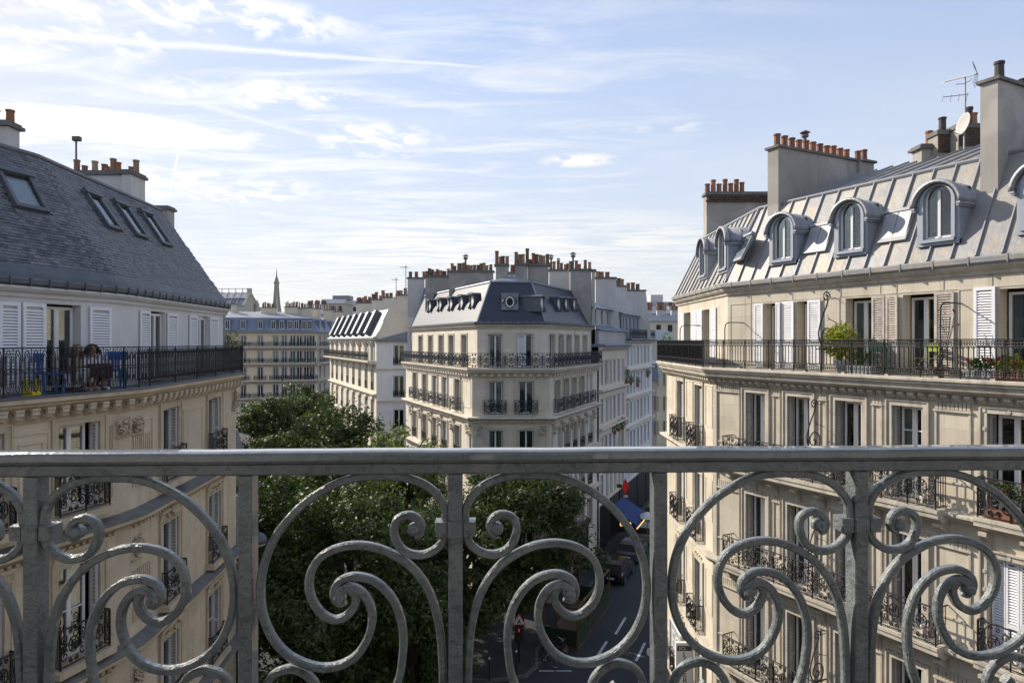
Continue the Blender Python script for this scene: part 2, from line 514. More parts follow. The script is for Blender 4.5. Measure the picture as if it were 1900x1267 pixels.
mat('sign_red', (.55, .02, .015), .4)
mat('awning_blue', (.008, .035, .15), .8, (.006, .026, .11), 2, .6)
mat('black_paint', (.014, .014, .016), .35)
mat('rubber', (.012, .012, .012), .85)
mat('chrome', (.55, .55, .56), .25, metal=.9)
mat('wood_green', (.010, .026, .012), .7, (.016, .036, .016), 3, .6)
mat('wood_ochre', (.13, .075, .025), .7, (.09, .055, .02), 5, .6)
mat('chair_blue', (.012, .16, .55), .45)
mat('plastic_yellow', (.62, .50, .015), .5)
mat('chair_green', (.09, .24, .15), .55)
mat('chair_lime', (.22, .27, .03), .55)
mat('flower_red', (.40, .018, .025), .6)
mat('pot_white', (.55, .56, .57), .5)
mat('skin', (.42, .24, .16), .6)
mat('hair_brown', (.045, .024, .013), .7)
mat('hair_fair', (.16, .095, .05), .7)
mat('cloth_white', (.82, .82, .84), .9)
mat('cloth_sand', (.38, .30, .22), .9)
mat('cloth_maroon', (.085, .018, .020), .9)
mat('cloth_navy', (.02, .03, .07), .9)
mat('denim', (.05, .09, .17), .9)
mat('dish_white', (.42, .40, .37), .7)
mat('aluminium', (.26, .265, .28), .4, metal=.5)
mat('ledge_zinc', (.15, .15, .148), .85, (.22, .21, .19), 2.5, .7, .2, 20, spec=.2, streak=.3)


def leaf_mat(name, a, b, tr=.35):
    m = bpy.data.materials.new(name)
    m.use_nodes = True
    nt = m.node_tree; nt.nodes.clear(); g = NG(nt)
    pos = g.n('ShaderNodeNewGeometry')
    f = g.noise(pos.outputs['Position'], 1.1, 3, .6)
    f2 = pos.outputs['Random Per Island']
    col = g.mix(g.ramp(g.math('ADD', g.math('MULTIPLY', f, .6), g.math('MULTIPLY', f2, .4)), .25, .75), rgba(a), rgba(b))
    d = g.n('ShaderNodeBsdfPrincipled'); d.inputs['Roughness'].default_value = .55
    d.inputs['Specular IOR Level'].default_value = .35
    t = g.n('ShaderNodeBsdfTranslucent')
    g.put(d.inputs['Base Color'], col)
    g.put(t.inputs['Color'], g.mix(1.0, col, (1.25, 1.35, .55, 1), 'MULTIPLY'))
    mx = g.n('ShaderNodeMixShader'); mx.inputs[0].default_value = tr
    nt.links.new(d.outputs[0], mx.inputs[1]); nt.links.new(t.outputs[0], mx.inputs[2])
    o = g.n('ShaderNodeOutputMaterial'); nt.links.new(mx.outputs[0], o.inputs[0])
    MATS[name] = m


leaf_mat('leaf', (.030, .054, .013), (.082, .108, .027), .28)
leaf_mat('leaf_bright', (.075, .12, .022), (.16, .195, .045))
leaf_mat('leaf_shrub', (.17, .21, .02), (.30, .31, .05))
leaf_mat('leaf_pot', (.05, .10, .02), (.12, .19, .035))


def glass_mat(name, tint, gloss=.5, rough=.02):
    """window glass: mirrors the sky and the street at grazing angles, otherwise shows the dim room"""
    m = bpy.data.materials.new(name)
    m.use_nodes = True
    nt = m.node_tree; nt.nodes.clear(); g = NG(nt)
    fr = g.n('ShaderNodeFresnel'); fr.inputs[0].default_value = 1.52
    k = g.math('MINIMUM', g.math('ADD', g.math('MULTIPLY', fr.outputs[0], 1.0), .01), .85)
    t = g.n('ShaderNodeBsdfTransparent'); t.inputs[0].default_value = rgba(tint)
    s = g.n('ShaderNodeBsdfGlossy'); s.inputs['Roughness'].default_value = rough
    s.inputs['Color'].default_value = (.92, .95, .97, 1)
    mx = g.n('ShaderNodeMixShader'); g.put(mx.inputs[0], k)
    nt.links.new(t.outputs[0], mx.inputs[1]); nt.links.new(s.outputs[0], mx.inputs[2])
    o = g.n('ShaderNodeOutputMaterial'); nt.links.new(mx.outputs[0], o.inputs[0])
    MATS[name] = m


glass_mat('glass', (.80, .84, .84))


def slate_fine_mat(name, rough, c1, c2):
    """slates too far off to tell apart: courses as fine relief and tone"""
    m = bpy.data.materials.new(name)
    m.use_nodes = True
    nt = m.node_tree; nt.nodes.clear(); g = NG(nt)
    x, y, z = g.sep(g.n('ShaderNodeTexCoord').outputs['Object'])
    br = g.n('ShaderNodeTexBrick')
    g.put(br.inputs['Vector'], g.comb(x, z))
    br.inputs['Color1'].default_value = rgba(c1); br.inputs['Color2'].default_value = rgba(c2)
    br.inputs['Mortar'].default_value = rgba([c * .35 for c in c1])
    br.inputs['Scale'].default_value = 1.0
    br.inputs['Brick Width'].default_value = .24; br.inputs['Row Height'].default_value = .13
    br.inputs['Mortar Size'].default_value = .012
    b = g.n('ShaderNodeBsdfPrincipled')
    g.put(b.inputs['Base Color'], br.outputs['Color'])
    b.inputs['Roughness'].default_value = rough
    b.inputs['Specular IOR Level'].default_value = .6
    bp = g.n('ShaderNodeBump'); bp.inputs['Strength'].default_value = .5; bp.inputs['Distance'].default_value = .012
    g.put(bp.inputs['Height'], g.math('SUBTRACT', 1.0, br.outputs['Fac']))
    nt.links.new(bp.outputs[0], b.inputs['Normal'])
    o = g.n('ShaderNodeOutputMaterial'); nt.links.new(b.outputs[0], o.inputs[0])
    MATS[name] = m


slate_fine_mat('slate_mid', .40, (.022, .029, .052), (.033, .041, .068))
MT = MATS

# ------------------------------------------------------------------ facade components
def wall(parent, F, x0, x1, z0, z1, ops, m, depth=.3, name='wall', y=0.0):
    """wall face with real openings and their reveals"""
    r = lambda v: round(v, 4)
    ops = [(max(a, x0), min(b, x1), max(c, z0), min(d, z1)) for a, b, c, d in ops if b > x0 and a < x1 and d > z0 and c < z1]
    xs = sorted({r(x0), r(x1)} | {r(v) for o in ops for v in o[:2]})
    zs = sorted({r(z0), r(z1)} | {r(v) for o in ops for v in o[2:]})
    mb = MB(); idx = {}
    def vid(i, j):
        if (i, j) not in idx:
            idx[(i, j)] = len(mb.v); mb.v.append((xs[i], y, zs[j]))
        return idx[(i, j)]
    for i in range(len(xs) - 1):
        for j in range(len(zs) - 1):
            cx, cz = (xs[i] + xs[i + 1]) / 2, (zs[j] + zs[j + 1]) / 2
            if any(a < cx < b and c < cz < d for a, b, c, d in ops): continue
            mb.f.append((vid(i, j), vid(i + 1, j), vid(i + 1, j + 1), vid(i, j + 1)))
    for a, b, c, d in ops:
        q = y + depth
        mb.add([(a, y, c), (b, y, c), (b, y, d), (a, y, d), (a, q, c), (b, q, c), (b, q, d), (a, q, d)],
               [(0, 1, 5, 4), (1, 2, 6, 5), (2, 3, 7, 6), (3, 0, 4, 7)])
    return mb.build(name, MT[m], parent, F.M)


def q(v): return round(v * 40) / 40


def window(parent, F, x0, x1, z0, z1, y=.26, curtain=None, bars=0, m='window_white', detail=True, kind='casement', ajar=False):
    w, h = q(x1 - x0), q(z1 - z0)
    t = .065 if w > .7 else .05
    def frame(mb):
        d = .06
        mb.box(-w / 2, -w / 2 + t, 0, d, 0, h); mb.box(w / 2 - t, w / 2, 0, d, 0, h)
        mb.box(-w / 2 + t, w / 2 - t, 0, d, h - t, h); mb.box(-w / 2 + t, w / 2 - t, 0, d, 0, t * 1.6)
        if kind == 'casement':
            mb.box(-.055, .055, -.012, d - .002, t * 1.6, h - t)
            for k in range(bars):
                zz = t * 1.6 + (h - t * 2.6) * (k + 1) / (bars + 1)
                mb.box(-w / 2 + t, -.055, .004, d - .01, zz - .016, zz + .016)
                mb.box(.055, w / 2 - t, .004, d - .01, zz - .016, zz + .016)
    M = F.M @ T((x0 + x1) / 2, y, z0)
    o = inst('window', ('win', w, h, bars, kind), frame, MT[m], parent, M)
    if detail:
        pw = (w / 2 - t - .055) if kind == 'casement' else w - 2 * t
        def pane(mb): mb.box(-pw / 2, pw / 2, 0, .006, 0, h - t * 2.6)
        for s in ((-1, 1) if kind == 'casement' else (0,)):
            inst('pane', ('pane', q(pw), h), pane, MT['glass'], o, M @ T(s * (.055 + pw / 2), .03, t * 1.6))
    else:
        inst('pane', ('pane1', w, h), lambda mb: mb.box(-w / 2 + t, w / 2 - t, 0, .006, t * 1.6, h - t), MT['glass'], o, M @ T(0, .03, 0))
    if curtain:
        side = curtain.endswith('_pair')
        cm = curtain.replace('_pair', '')
        def cur(mb):
            n = 14
            for a, b in (((-w / 2, -w * .18), (w * .18, w / 2)) if side else ((-w / 2, w / 2),)):
                p = [(a + (b - a) * i / n, .03 * math.sin(i * 2.1)) for i in range(n + 1)]
                mb.add([(px, py, 0.02) for px, py in p] + [(px, py, h) for px, py in p],
                       [(i, i + 1, i + n + 2, i + n + 1) for i in range(n)])
        inst('curtain', ('cur', w, h, side), cur, MT[cm], o, M @ T(0, .14, 0))
    return o


def shutter(parent, F, x0, x1, z0, z1, y=-.05, m='shutter_white', slats=True, swing=0.0, hinge='l'):
    """louvred shutter leaf lying open against the wall"""
    w, h = q(x1 - x0), q(z1 - z0)
    st = min(.07, w * .17)
    mid = h * .36
    def frame(mb):
        mb.box(-w / 2, -w / 2 + st, 0, .035, 0, h); mb.box(w / 2 - st, w / 2, 0, .035, 0, h)
        for a, b in ((0, .10), (mid - .05, mid + .05), (h - .08, h)): mb.box(-w / 2 + st, w / 2 - st, .001, .034, a, b)
    M = F.M @ T((x0 + x1) / 2, y, z0)
    if swing:
        sx = -w / 2 if hinge == 'l' else w / 2
        M = M @ T(sx, 0, 0) @ RZ(swing) @ T(-sx, 0, 0)
    o = inst('shutter', ('shut', w, h), frame, MT[m], parent, M)
    pitch = .062
    rows = [a + pitch * (i + .6) for a, b in ((.10, mid - .05), (mid + .05, h - .08)) for i in range(int((b - a) / pitch))]
    def one(mb, z=0.0):
        a, l, t = math.radians(38), .028, .005
        c, s = math.cos(a), math.sin(a)
        pr = [(-l * c - t * s, -l * s + t * c), (l * c - t * s, l * s + t * c), (l * c + t * s, l * s - t * c), (-l * c + t * s, -l * s - t * c)]
        mb.prism([(.0175 + p[0] * .55, z + p[1]) for p in pr], -w / 2 + st, w / 2 - st, 'x')
    if slats == 'each':
        for z in rows:
            inst('slat', ('slat', w), one, MT[m], o, M @ T(0, random.uniform(-.002, .002), z) @ RX(random.uniform(-.06, .06)))
    elif slats:
        def allr(mb):
            for z in rows: one(mb, z)
        tag(inst('slats', ('slats', w, h), allr, MT[m], o, M), kind='stuff')
    return o


def folded_shutter(parent, F, x, z0, z1, side, y=.03, depth=.2, m='shutter_grey'):
    """narrow folding shutter leaves stacked in the reveal, at right angles to the wall"""
    h = q(z1 - z0)
    def fn(mb):
        for k in range(2):
            a = k * .035
            mb.box(a, a + .012, 0, .02, 0, h); mb.box(a, a + .012, depth - .02, depth, 0, h)
            for zz in (0, h * .45, h - .06): mb.box(a + .001, a + .011, .02, depth - .02, zz, zz + .06)
        n = int(h / .085)
        for i in range(n):
            z = (i + .5) * h / n
            mb.add([(-.006, .02, z - .022), (-.006, depth - .02, z - .022), (.012, depth - .02, z + .022), (.012, .02, z + .022)], [(0, 1, 2, 3)])
    M = F.M @ T(x, y, z0) @ (Matrix() if side < 0 else SC(-1, 1, 1))
    k = ('fold', h, q(depth), side, m)
    if side > 0:
        def fn2(mb):
            fn(mb); mb.v = [(-a, b, c) for a, b, c in mb.v]; mb.f = [f[::-1] for f in mb.f]
        return inst('folded_shutter', k, fn2, MT[m], parent, F.M @ T(x, y, z0))
    return inst('folded_shutter', k, fn, MT[m], parent, F.M @ T(x, y, z0))


def surround(parent, F, x0, x1, z0, z1, m, w=.13, p=.045, head=.0, dots=False):
    """moulded stone frame round an opening"""
    mb = MB()
    for a, b in ((x0 - w, x0), (x1, x1 + w)): mb.box(a, b, -p, .01, z0, z1 + w)
    mb.box(x0, x1, -p, .01, z1, z1 + w)
    for a, b in ((x0 - w - .04, x0 - w), (x1 + w, x1 + w + .04)): mb.box(a, b, -p * 1.7, .01, z0, z1 + w)
    mb.box(x0 - w - .04, x1 + w + .04, -p * 1.7, .01, z1 + w, z1 + w + .045)
    if head:
        mb.box(x0 - w - .1, x1 + w + .1, -p - .1, .01, z1 + w + .20, z1 + w + .28)
        mb.box(x0 - w, x1 + w, -p - .02, .01, z1 + w + .045, z1 + w + .20)
    if dots:
        for k in range(5):
            for xx in (x0 - w / 2, x1 + w / 2):
                zz = z1 + w / 2 - k * .42
                mb.add(*disc(xx, -p - .015, zz, .045))
        n = max(2, int((x1 - x0) / .36))
        for k in range(1, n):
            mb.add(*disc(x0 + (x1 - x0) * k / n, -p - .015, z1 + w / 2, .045))
    return mb.build('window_surround', MT[m], parent, F.M)


def disc(x, y, z, r, n=8, d=.05):
    vs = [(x + r * math.cos(2 * math.pi * i / n), y, z + r * math.sin(2 * math.pi * i / n)) for i in range(n)]
    vs += [(a + (x - a) * -.25, y + d, b + (z - b) * -.25) for a, _, b in vs]
    return vs, [tuple(range(n))] + [(i, i + n, (i + 1) % n + n, (i + 1) % n) for i in range(n)]


def panel(parent, F, x0, x1, z0, z1, m, flutes=0.0, w=.05, p=.03):
    """raised moulding round a flat wall field, with a fluted frieze on top if asked"""
    mb = MB()
    if flutes:
        zt = z1 - flutes
        n = max(3, int((x1 - x0) / .085))
        for i in range(n):
            a = x0 + (x1 - x0) * i / n
            mb.box(a + .012, a + (x1 - x0) / n - .012, -.028, .005, zt + .03, z1)
        mb.box(x0 - .02, x1 + .02, -.06, .005, zt - .03, zt + .02)
        z1 = zt - .03
    mb.box(x0, x0 + w, -p, .005, z0, z1); mb.box(x1 - w, x1, -p, .005, z0, z1)
    mb.box(x0 + w, x1 - w, -p, .005, z0, z0 + w)
    if not flutes: mb.box(x0 + w, x1 - w, -p, .005, z1 - w, z1)
    return mb.build('wall_panel', MT[m], parent, F.M)


def spiral(cx, cz, r0, r1, a0, turns, n=18):
    return [(cx + (r0 + (r1 - r0) * i / n) * math.cos(a0 + 2 * math.pi * turns * i / n), 0.0,
             cz + (r0 + (r1 - r0) * i / n) * math.sin(a0 + 2 * math.pi * turns * i / n)) for i in range(n + 1)]


def unit_scroll(mb, w=.9, h=.8, r=.0165, n=4, seg=14):
    """wrought scrollwork: central rosette, mirrored volutes, little curls"""
    tb = lambda p, rr=r: mb.tube(p, rr, n)
    tb(spiral(0, h * .52, h * .21, h * .21, 0, 1, seg)); tb(spiral(0, h * .52, h * .12, h * .03, .5, 1.6, seg))
    for k in range(6):
        a = math.pi * k / 3
        tb([(math.cos(a) * h * .12, 0, h * .52 + math.sin(a) * h * .12), (math.cos(a) * h * .21, 0, h * .52 + math.sin(a) * h * .21)])
    for s in (-1, 1):
        X = lambda p: [(s * a, b, c) for a, b, c in p]
        tb(X(spiral(w * .34, h * .74, h * .17, h * .03, -2.2, 1.5, seg)))
        tb(X(spiral(w * .34, h * .27, h * .18, h * .03, 2.2, -1.5, seg)))
        tb(X([(w * .24, 0, h * .62), (w * .29, 0, h * .5), (w * .23, 0, h * .39)]))
        tb(X(spiral(w * .12, h * .90, h * .085, h * .02, 3.0, -1.4, 9)))
        tb(X(spiral(w * .12, h * .12, h * .09, h * .02, 3.2, 1.4, 9)))
        tb(X(spiral(w * .45, h * .52, h * .07, h * .015, 0, 1.5, 9)))
        tb(X([(w * .5, 0, 0), (w * .5, 0, h)]), r * 1.1)


def unit_arches(mb, w=.18, h=.88, r=.0108, n=4):
    """one bay of the interlaced hoop railing: hoops above and below, small rings in the middle, spear points"""
    a = w * .5
    hoop = [(-a * .62, 0, h * .52), (-a * .62, 0, h * .82), (-a * .35, 0, h * .93), (0, 0, h * .975), (a * .35, 0, h * .93), (a * .62, 0, h * .82), (a * .62, 0, h * .52)]
    mb.tube(hoop, r, n)
    mb.tube([(x, y, h - z) for x, y, z in hoop], r, n)
    inner = [(-a * .36, 0, h * .50), (-a * .36, 0, h * .80), (0, 0, h * .89), (a * .36, 0, h * .80), (a * .36, 0, h * .50)]
    mb.tube(inner, r * .9, n)
    mb.tube([(x, y, h - z) for x, y, z in inner], r * .9, n)
    mb.tube(spiral(0, h * .5, h * .045, h * .045, 0, 1, 8), r, n)
    mb.tube(spiral(a, h * .5, h * .035, h * .035, 0, 1, 8), r * .9, n)
    for z0, z1 in ((.70, .80), (.30, .20)):
        mb.tube([(a, 0, h * z0), (a, 0, h * (z0 + z1) / 2), (a, 0, h * z1)], r, n, radii=[.001, .017, .006])
        mb.tube([(a, 0, h * z1), (a, 0, h * (1.0 if z1 > .5 else 0.0))], r * .8, n)


def unit_bars(mb, w=.12, h=.88, r=.0145, n=4, k=8):
    """k plain bars between two bands of small pierced rings"""
    for i in range(k):
        x = (i - (k - 1) / 2) * w
        mb.tube([(x, 0, h * .2), (x, 0, h * .82)], r, n)
        for z in (.88, .95, .12, .055):
            mb.tube(spiral(x, h * z, h * .034, h * .034, 0, 1, 6), r * .75, 3)
            mb.tube(spiral(x + w / 2, h * z, h * .034, h * .034, 0, 1, 6), r * .75, 3)
        mb.tube([(x - w * .5, 0, h * .82), (x, 0, h * .76), (x + w * .5, 0, h * .82)], r * .8, 3)
        mb.tube([(x - w * .5, 0, h * .19), (x, 0, h * .25), (x + w * .5, 0, h * .19)], r * .8, 3)
    for z in (.82, .19): mb.box(-w * k / 2, w * k / 2, -.006, .006, h * z - .008, h * z + .008)


def unit_scroll_far(mb): unit_scroll(mb, r=.026, n=3, seg=10)


UNITS = {'scroll_far': (unit_scroll_far, .9, .8), 'scroll': (unit_scroll, .9, .8), 'arches': (unit_arches, .18, .88), 'bars': (unit_bars, .96, .88)}


def railing(parent, F, x0, x1, z, h, unit, m='iron', y=0.0, posts=True, uw=None, pname='railing_panel', deep=0.0):
    """balcony railing > panels. deep: length of short returns to the wall at both ends"""
    fn, w0, h0 = UNITS[unit]
    n = max(1, round((x1 - x0) / (uw or w0)))
    mb = MB()
    mb.bbox(x0, x1, y - .022, y + .022, z + h - .028, z + h, .006)
    mb.box(x0, x1, y - .011, y + .011, z + .045, z + .065)
    step = (x1 - x0) / n
    pk = range(0, n + 1) if step > .5 else range(0, n + 1, max(1, round(1.5 / step)))
    for i in (pk if posts else (0, n)):
        a = x0 + step * i
        mb.box(a - .012, a + .012, y - .014, y + .014, z, z + h - .028)
    if deep:
        for a in (x0, x1):
            mb.box(a - .015, a + .015, y + .022, y + deep, z + h - .027, z + h - .002)
            mb.box(a - .009, a + .009, y + .022, y + deep, z + .046, z + .064)
            for k in range(1, 5): mb.box(a - .007, a + .007, y + deep * k / 5 - .007, y + deep * k / 5 + .007, z + .065, z + h - .028)
    r = mb.build('balcony_railing', MT[m], parent, F.M)
    sx, sz = step / w0, (h - .095) / h0
    for i in range(n):
        inst(pname, ('unit', unit), fn, MT[m], r, F.M @ T(x0 + step * (i + .5), y, z + .066) @ SC(sx, 1, sz))
    return r


def pot(mb, r=.11, h=.42):
    mb.lathe([(r * 1.05, 0), (r, h * .1), (r * .92, h * .86), (r * 1.1, h * .88), (r * 1.1, h), (r * .8, h), (r * .75, h * .9)], 10)


def cowl(mb):
    mb.lathe([(.05, 0), (.05, .55), (.11, .57), (.11, .66), (.05, .68)], 8)
    mb.lathe([(.17, .72), (.02, .82)], 8)
    for a in range(3): mb.box(.1 * math.cos(a * 2.1) - .008, .1 * math.cos(a * 2.1) + .008, .1 * math.sin(a * 2.1) - .008, .1 * math.sin(a * 2.1) + .008, .66, .73)


def chimney(parent, M, w, d, z0, z1, pots, m='chimney_render', capm='chimney_cap', cap=.07, name='chimney', wedge=None, psc=1.0):
    """stack with its corner at M's origin, w wide (x), d deep (y); pots: (fraction along, height, material)"""
    mb = MB()
    if wedge:   # sloped foot of a party wall: list of (x, z) outline below the top
        mb.prism(wedge + [(w, z1), (0, z1)], 0, d, 'y')
    else:
        mb.box(0, w, 0, d, z0, z1)
    c = mb.build(name, MT[m], parent, M)
    cb = MB()
    cb.box(-cap, w + cap, -cap, d + cap, z1 + .002, z1 + .09)
    cb.box(-cap * .4, w + cap * .4, -cap * .4, d + cap * .4, z1 + .09, z1 + .15)
    cb.build('cap', MT[capm], c, M)
    for f, h, pm in pots:
        dark = pm == 'cowl'
        if dark: inst('cowl', 'cowl', cowl, MT['chimney_cap'], c, M @ T(w * f, d * .5, z1 + .14) @ SC(psc * h, psc * h, psc * h))
        else:
            inst('chimney_pot', 'pot', pot, MT[pm], c, M @ T(w * f, d * .5 + random.uniform(-.04, .04), z1 + .14) @ RZ(random.random() * 6) @ SC(psc, psc, h / .42))
    return c


def rpots(n, lo=.3, hi=.6, a=.06, b=.94, mats=('terracotta', 'terracotta_sooty', 'terracotta_pale')):
    return [(a + (b - a) * (i + random.uniform(-.2, .2)) / max(1, n - 1), random.uniform(lo, hi), random.choice(mats)) for i in range(n)]


def horiz(parent, pts, prof, m, name):
    mb = MB(); sweep(mb, pts, prof)
    return mb.build(name, MT[m], parent)


def slab_prism(parent, poly, z0, z1, m, name):
    mb = MB(); mb.prism(poly, z0, z1)
    return mb.build(name, MT[m], parent)

# ------------------------------------------------------------------ the balcony railing in front of the camera
def front_railing():
    D, yaw = 1.35, math.radians(2.1)
    F = Frame((0, D), (math.cos(yaw), D + math.sin(yaw)))
    R = thing('balcony_railing', 'grey painted wrought iron balcony railing with large scrolls, in front of the camera', 'railing', (0, D, -1.15))
    zx = lambda a: 420 + a * .3529
    zy = lambda a: 820 + a * .3528
    def P(pts):                      # traced in the photograph, laid on the railing's own plane
        out = []
        for a, b in pts:
            x = F.x(zx(a)); out.append((x, F.z(zy(b), x)))
        return out
    xc = F.x(844.5)                  # collar post
    half = F.x(1600) - xc            # collar post to collar post
    zt, zb = F.z(833, xc) - .002, F.z(880, xc)
    floor_z = -1.15
    # hand rail: rounded cap over a flat bar
    x0, x1 = xc - 4.03 * half, xc + 4.03 * half
    mb = MB()
    r = [(-.004, zt - .024), (-.008, zt - .018), (-.008, zt - .008), (-.005, zt - .003), (.002, zt), (.032, zt), (.039, zt - .003), (.042, zt - .008), (.042, zt - .018), (.038, zt - .024)]
    n = 110
    vs, fs = [], []
    for i in range(n + 1):
        x = x0 + (x1 - x0) * i / n
        wob = math.sin(i * 1.7) * .0004 + math.sin(i * .63) * .0005
        vs += [(x, a, b + wob) for a, b in r]
    m_ = len(r)
    for i in range(n): fs += [(i * m_ + k, (i + 1) * m_ + k, (i + 1) * m_ + (k + 1) % m_, i * m_ + (k + 1) % m_) for k in range(m_)]
    mb.add(vs, fs)
    mb.build('hand_rail', MT['rail_top'], R, F.M)
    MB().bbox(x0, x1, 0, .034, zb, zt - .0245, .003).build('top_bar', MT['rail_paint'], R, F.M)
    MB().bbox(x0, x1, 0, .034, floor_z + .06, floor_z + .085, .003).build('bottom_bar', MT['rail_paint'], R, F.M)
    # traced scrolls of the half panel left of the collar post
    A = [(1150, 490), (1152, 450), (1150, 405), (1143, 350), (1110, 290), (1050, 238), (975, 205), (890, 188), (780, 186), (690, 192), (600, 215), (500, 262), (400, 330),
         (310, 420), (240, 520), (190, 640), (168, 760), (170, 870), (195, 970), (245, 1065), (320, 1140), (410, 1185), (500, 1203),
         (590, 1190), (670, 1145), (725, 1070), (757, 980), (757, 900), (735, 840), (695, 795), (640, 776), (603, 790), (585, 815)]
    curl = [(1150, 460), (1148, 490), (1130, 540), (1090, 580), (1040, 603), (985, 605), (930, 585), (893, 540), (875, 480), (885, 430), (915, 403), (960, 395),
            (1000, 412), (1020, 450), (1012, 488), (985, 495)]
    B = [(640, 778), (668, 812), (672, 850), (655, 895), (615, 935), (560, 952), (500, 925), (450, 865), (425, 790), (430, 710), (465, 640), (520, 595), (590, 567), (680, 555),
         (780, 568), (870, 605), (950, 655), (1020, 730), (1070, 820), (1105, 930), (1125, 1060), (1135, 1267), (1130, 1500), (1100, 1700), (1000, 1860), (860, 1900), (740, 1850)]
    Cc = [(610, 845), (585, 858), (562, 840), (555, 805), (570, 765), (610, 735), (670, 722), (750, 738), (820, 785), (875, 855), (912, 950), (925, 1050), (920, 1150),
          (900, 1267), (840, 1400), (730, 1500), (600, 1560), (480, 1540), (430, 1460), (460, 1390)]
    Dd = [(168, 1900), (168, 1600), (172, 1400), (185, 1310), (205, 1262), (240, 1225), (290, 1205), (335, 1200), (395, 1222), (450, 1275), (470, 1340), (450, 1400), (400, 1425), (350, 1400), (335, 1350), (365, 1320)]
    W_ = .0155
    def width(n, s, e):              # forged ends swell towards the eye of the volute
        w = np.full(n, W_)
        if e:
            k = np.linspace(0, 1, min(14, n)); w[-len(k):] += .006 * k ** 2
        if s:
            k = np.linspace(1, 0, min(14, n)); w[:len(k)] += .006 * k ** 2
        return w
    curves = []
    Dd = [(a, b + 16) for a, b in Dd]
    for pts, s, e in ((A, 0, 1), (curl, 0, 1), (B, 1, 1), (Cc, 1, 1), (Dd, 0, 1)):
        c = P(crom(pts, 6)); curves.append((c, width(len(c), s, e)))
    eyes = [P([(588, 832)])[0], P([(982, 468)])[0]]
    meshes = {}
    for side in (-1, 1):
        for k, (c, w) in enumerate(curves):
            mb = MB()
            c2 = [((x - xc) * -side, z) for x, z in c] if side > 0 else [(x - xc, z) for x, z in c]
            mb.ribbon(c2, w, .006 + .0012 * k, .0245 + .0012 * k)
            meshes[(side, k)] = mb.mesh('scroll', MT['rail_paint'])
        for e_, (ex, ez) in enumerate(eyes):
            mb = MB(); rr = .0125
            x = (ex - xc) * (-side if side > 0 else 1)
            n = 14
            prof = [(.55, .000), (.85, .003), (1, .008), (1, .024), (.85, .028), (.55, .030)]
            vs = [(x + rr * a * math.cos(2 * math.pi * i / n), y, ez + rr * a * math.sin(2 * math.pi * i / n)) for a, y in prof for i in range(n)]
            fs = [(j * n + i, (j + 1) * n + i, (j + 1) * n + (i + 1) % n, j * n + (i + 1) % n) for j in range(len(prof) - 1) for i in range(n)]
            fs += [tuple(range(n)), tuple(range((len(prof) - 1) * n, len(prof) * n))[::-1]]
            mb.add(vs, fs)
            meshes[(side, 'eye', e_)] = mb.mesh('volute_eye', MT['rail_paint'])
    def post(mb): mb.prism([(-.0135, .002), (-.0115, 0), (.0115, 0), (.0135, .002), (.0135, .038), (.0115, .040), (-.0115, .040), (-.0135, .038)], floor_z, zb - .001)
    def collar(mb):
        za, zc = F.z(997, xc), F.z(967, xc)
        for a, b, ya, yb, e in ((-.0150, .0150, -.004, .046, 0), (-.040, -.0152, -.001, .038, .002), (.0152, .040, -.001, .038, .002)):
            mb.prism([(a + .002, ya), (b - .002, ya), (b, ya + .003), (b, yb), (a, yb), (a, ya + .003)], za + e, zc - e)
    for k in range(-4, 5):
        X = xc + k * half
        M = F.M @ T(X, 0, 0)
        inst('post', 'rpost', post, MT['rail_paint'], R, M)
        if k < 4: inst('post', 'rpost', post, MT['rail_paint'], R, F.M @ T(X + half * .5, 0, 0))
        inst('collar', 'rcollar', collar, MT['rail_paint'], R, M)
        for side in (-1, 1):
            for j in (0, 1, 2, 3, 4):
                link(bpy.data.objects.new('scroll', meshes[(side, j)]), R, M)
            for e_ in (0, 1): link(bpy.data.objects.new('volute_eye', meshes[(side, 'eye', e_)]), R, M)
    # the balcony the camera stands on
    b = MB().box(-3.4, 3.4, -.448, D + .2, floor_z - .2, floor_z)
    tag(b.build('balcony_floor', MT['pavement']), kind='structure')


def own_building():
    """the house the camera looks out of: its sunlit front stands just behind the camera"""
    F = Frame((12, -.45), (-12, -.45))
    t = thing('apartment_building', 'stone front of the house behind the railing, at the photographer\'s back', 'building', (0, -2, G))
    ops = [(x - .65, x + .65, z, z + 2.35) for x in (3.6, 8.4, 12.0, 15.6, 20.4) for z in (-1.15, -4.35, -7.55, -10.75)]
    wall(t, F, 0, 24, G, 2.2, ops, 'own_stone', .3)
    for a, b, c, d in ops: window(t, F, a + .03, b - .03, c + .02, d - .03, .2)
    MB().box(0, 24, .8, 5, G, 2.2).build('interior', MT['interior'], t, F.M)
    MB().prism([(-.35, 2.2), (5, 2.2), (5, 5), (1.2, 5), (-.1, 2.4)], 0, 24, 'x').build('roof', MT['zinc'], t, F.M)


own_building()
front_railing()

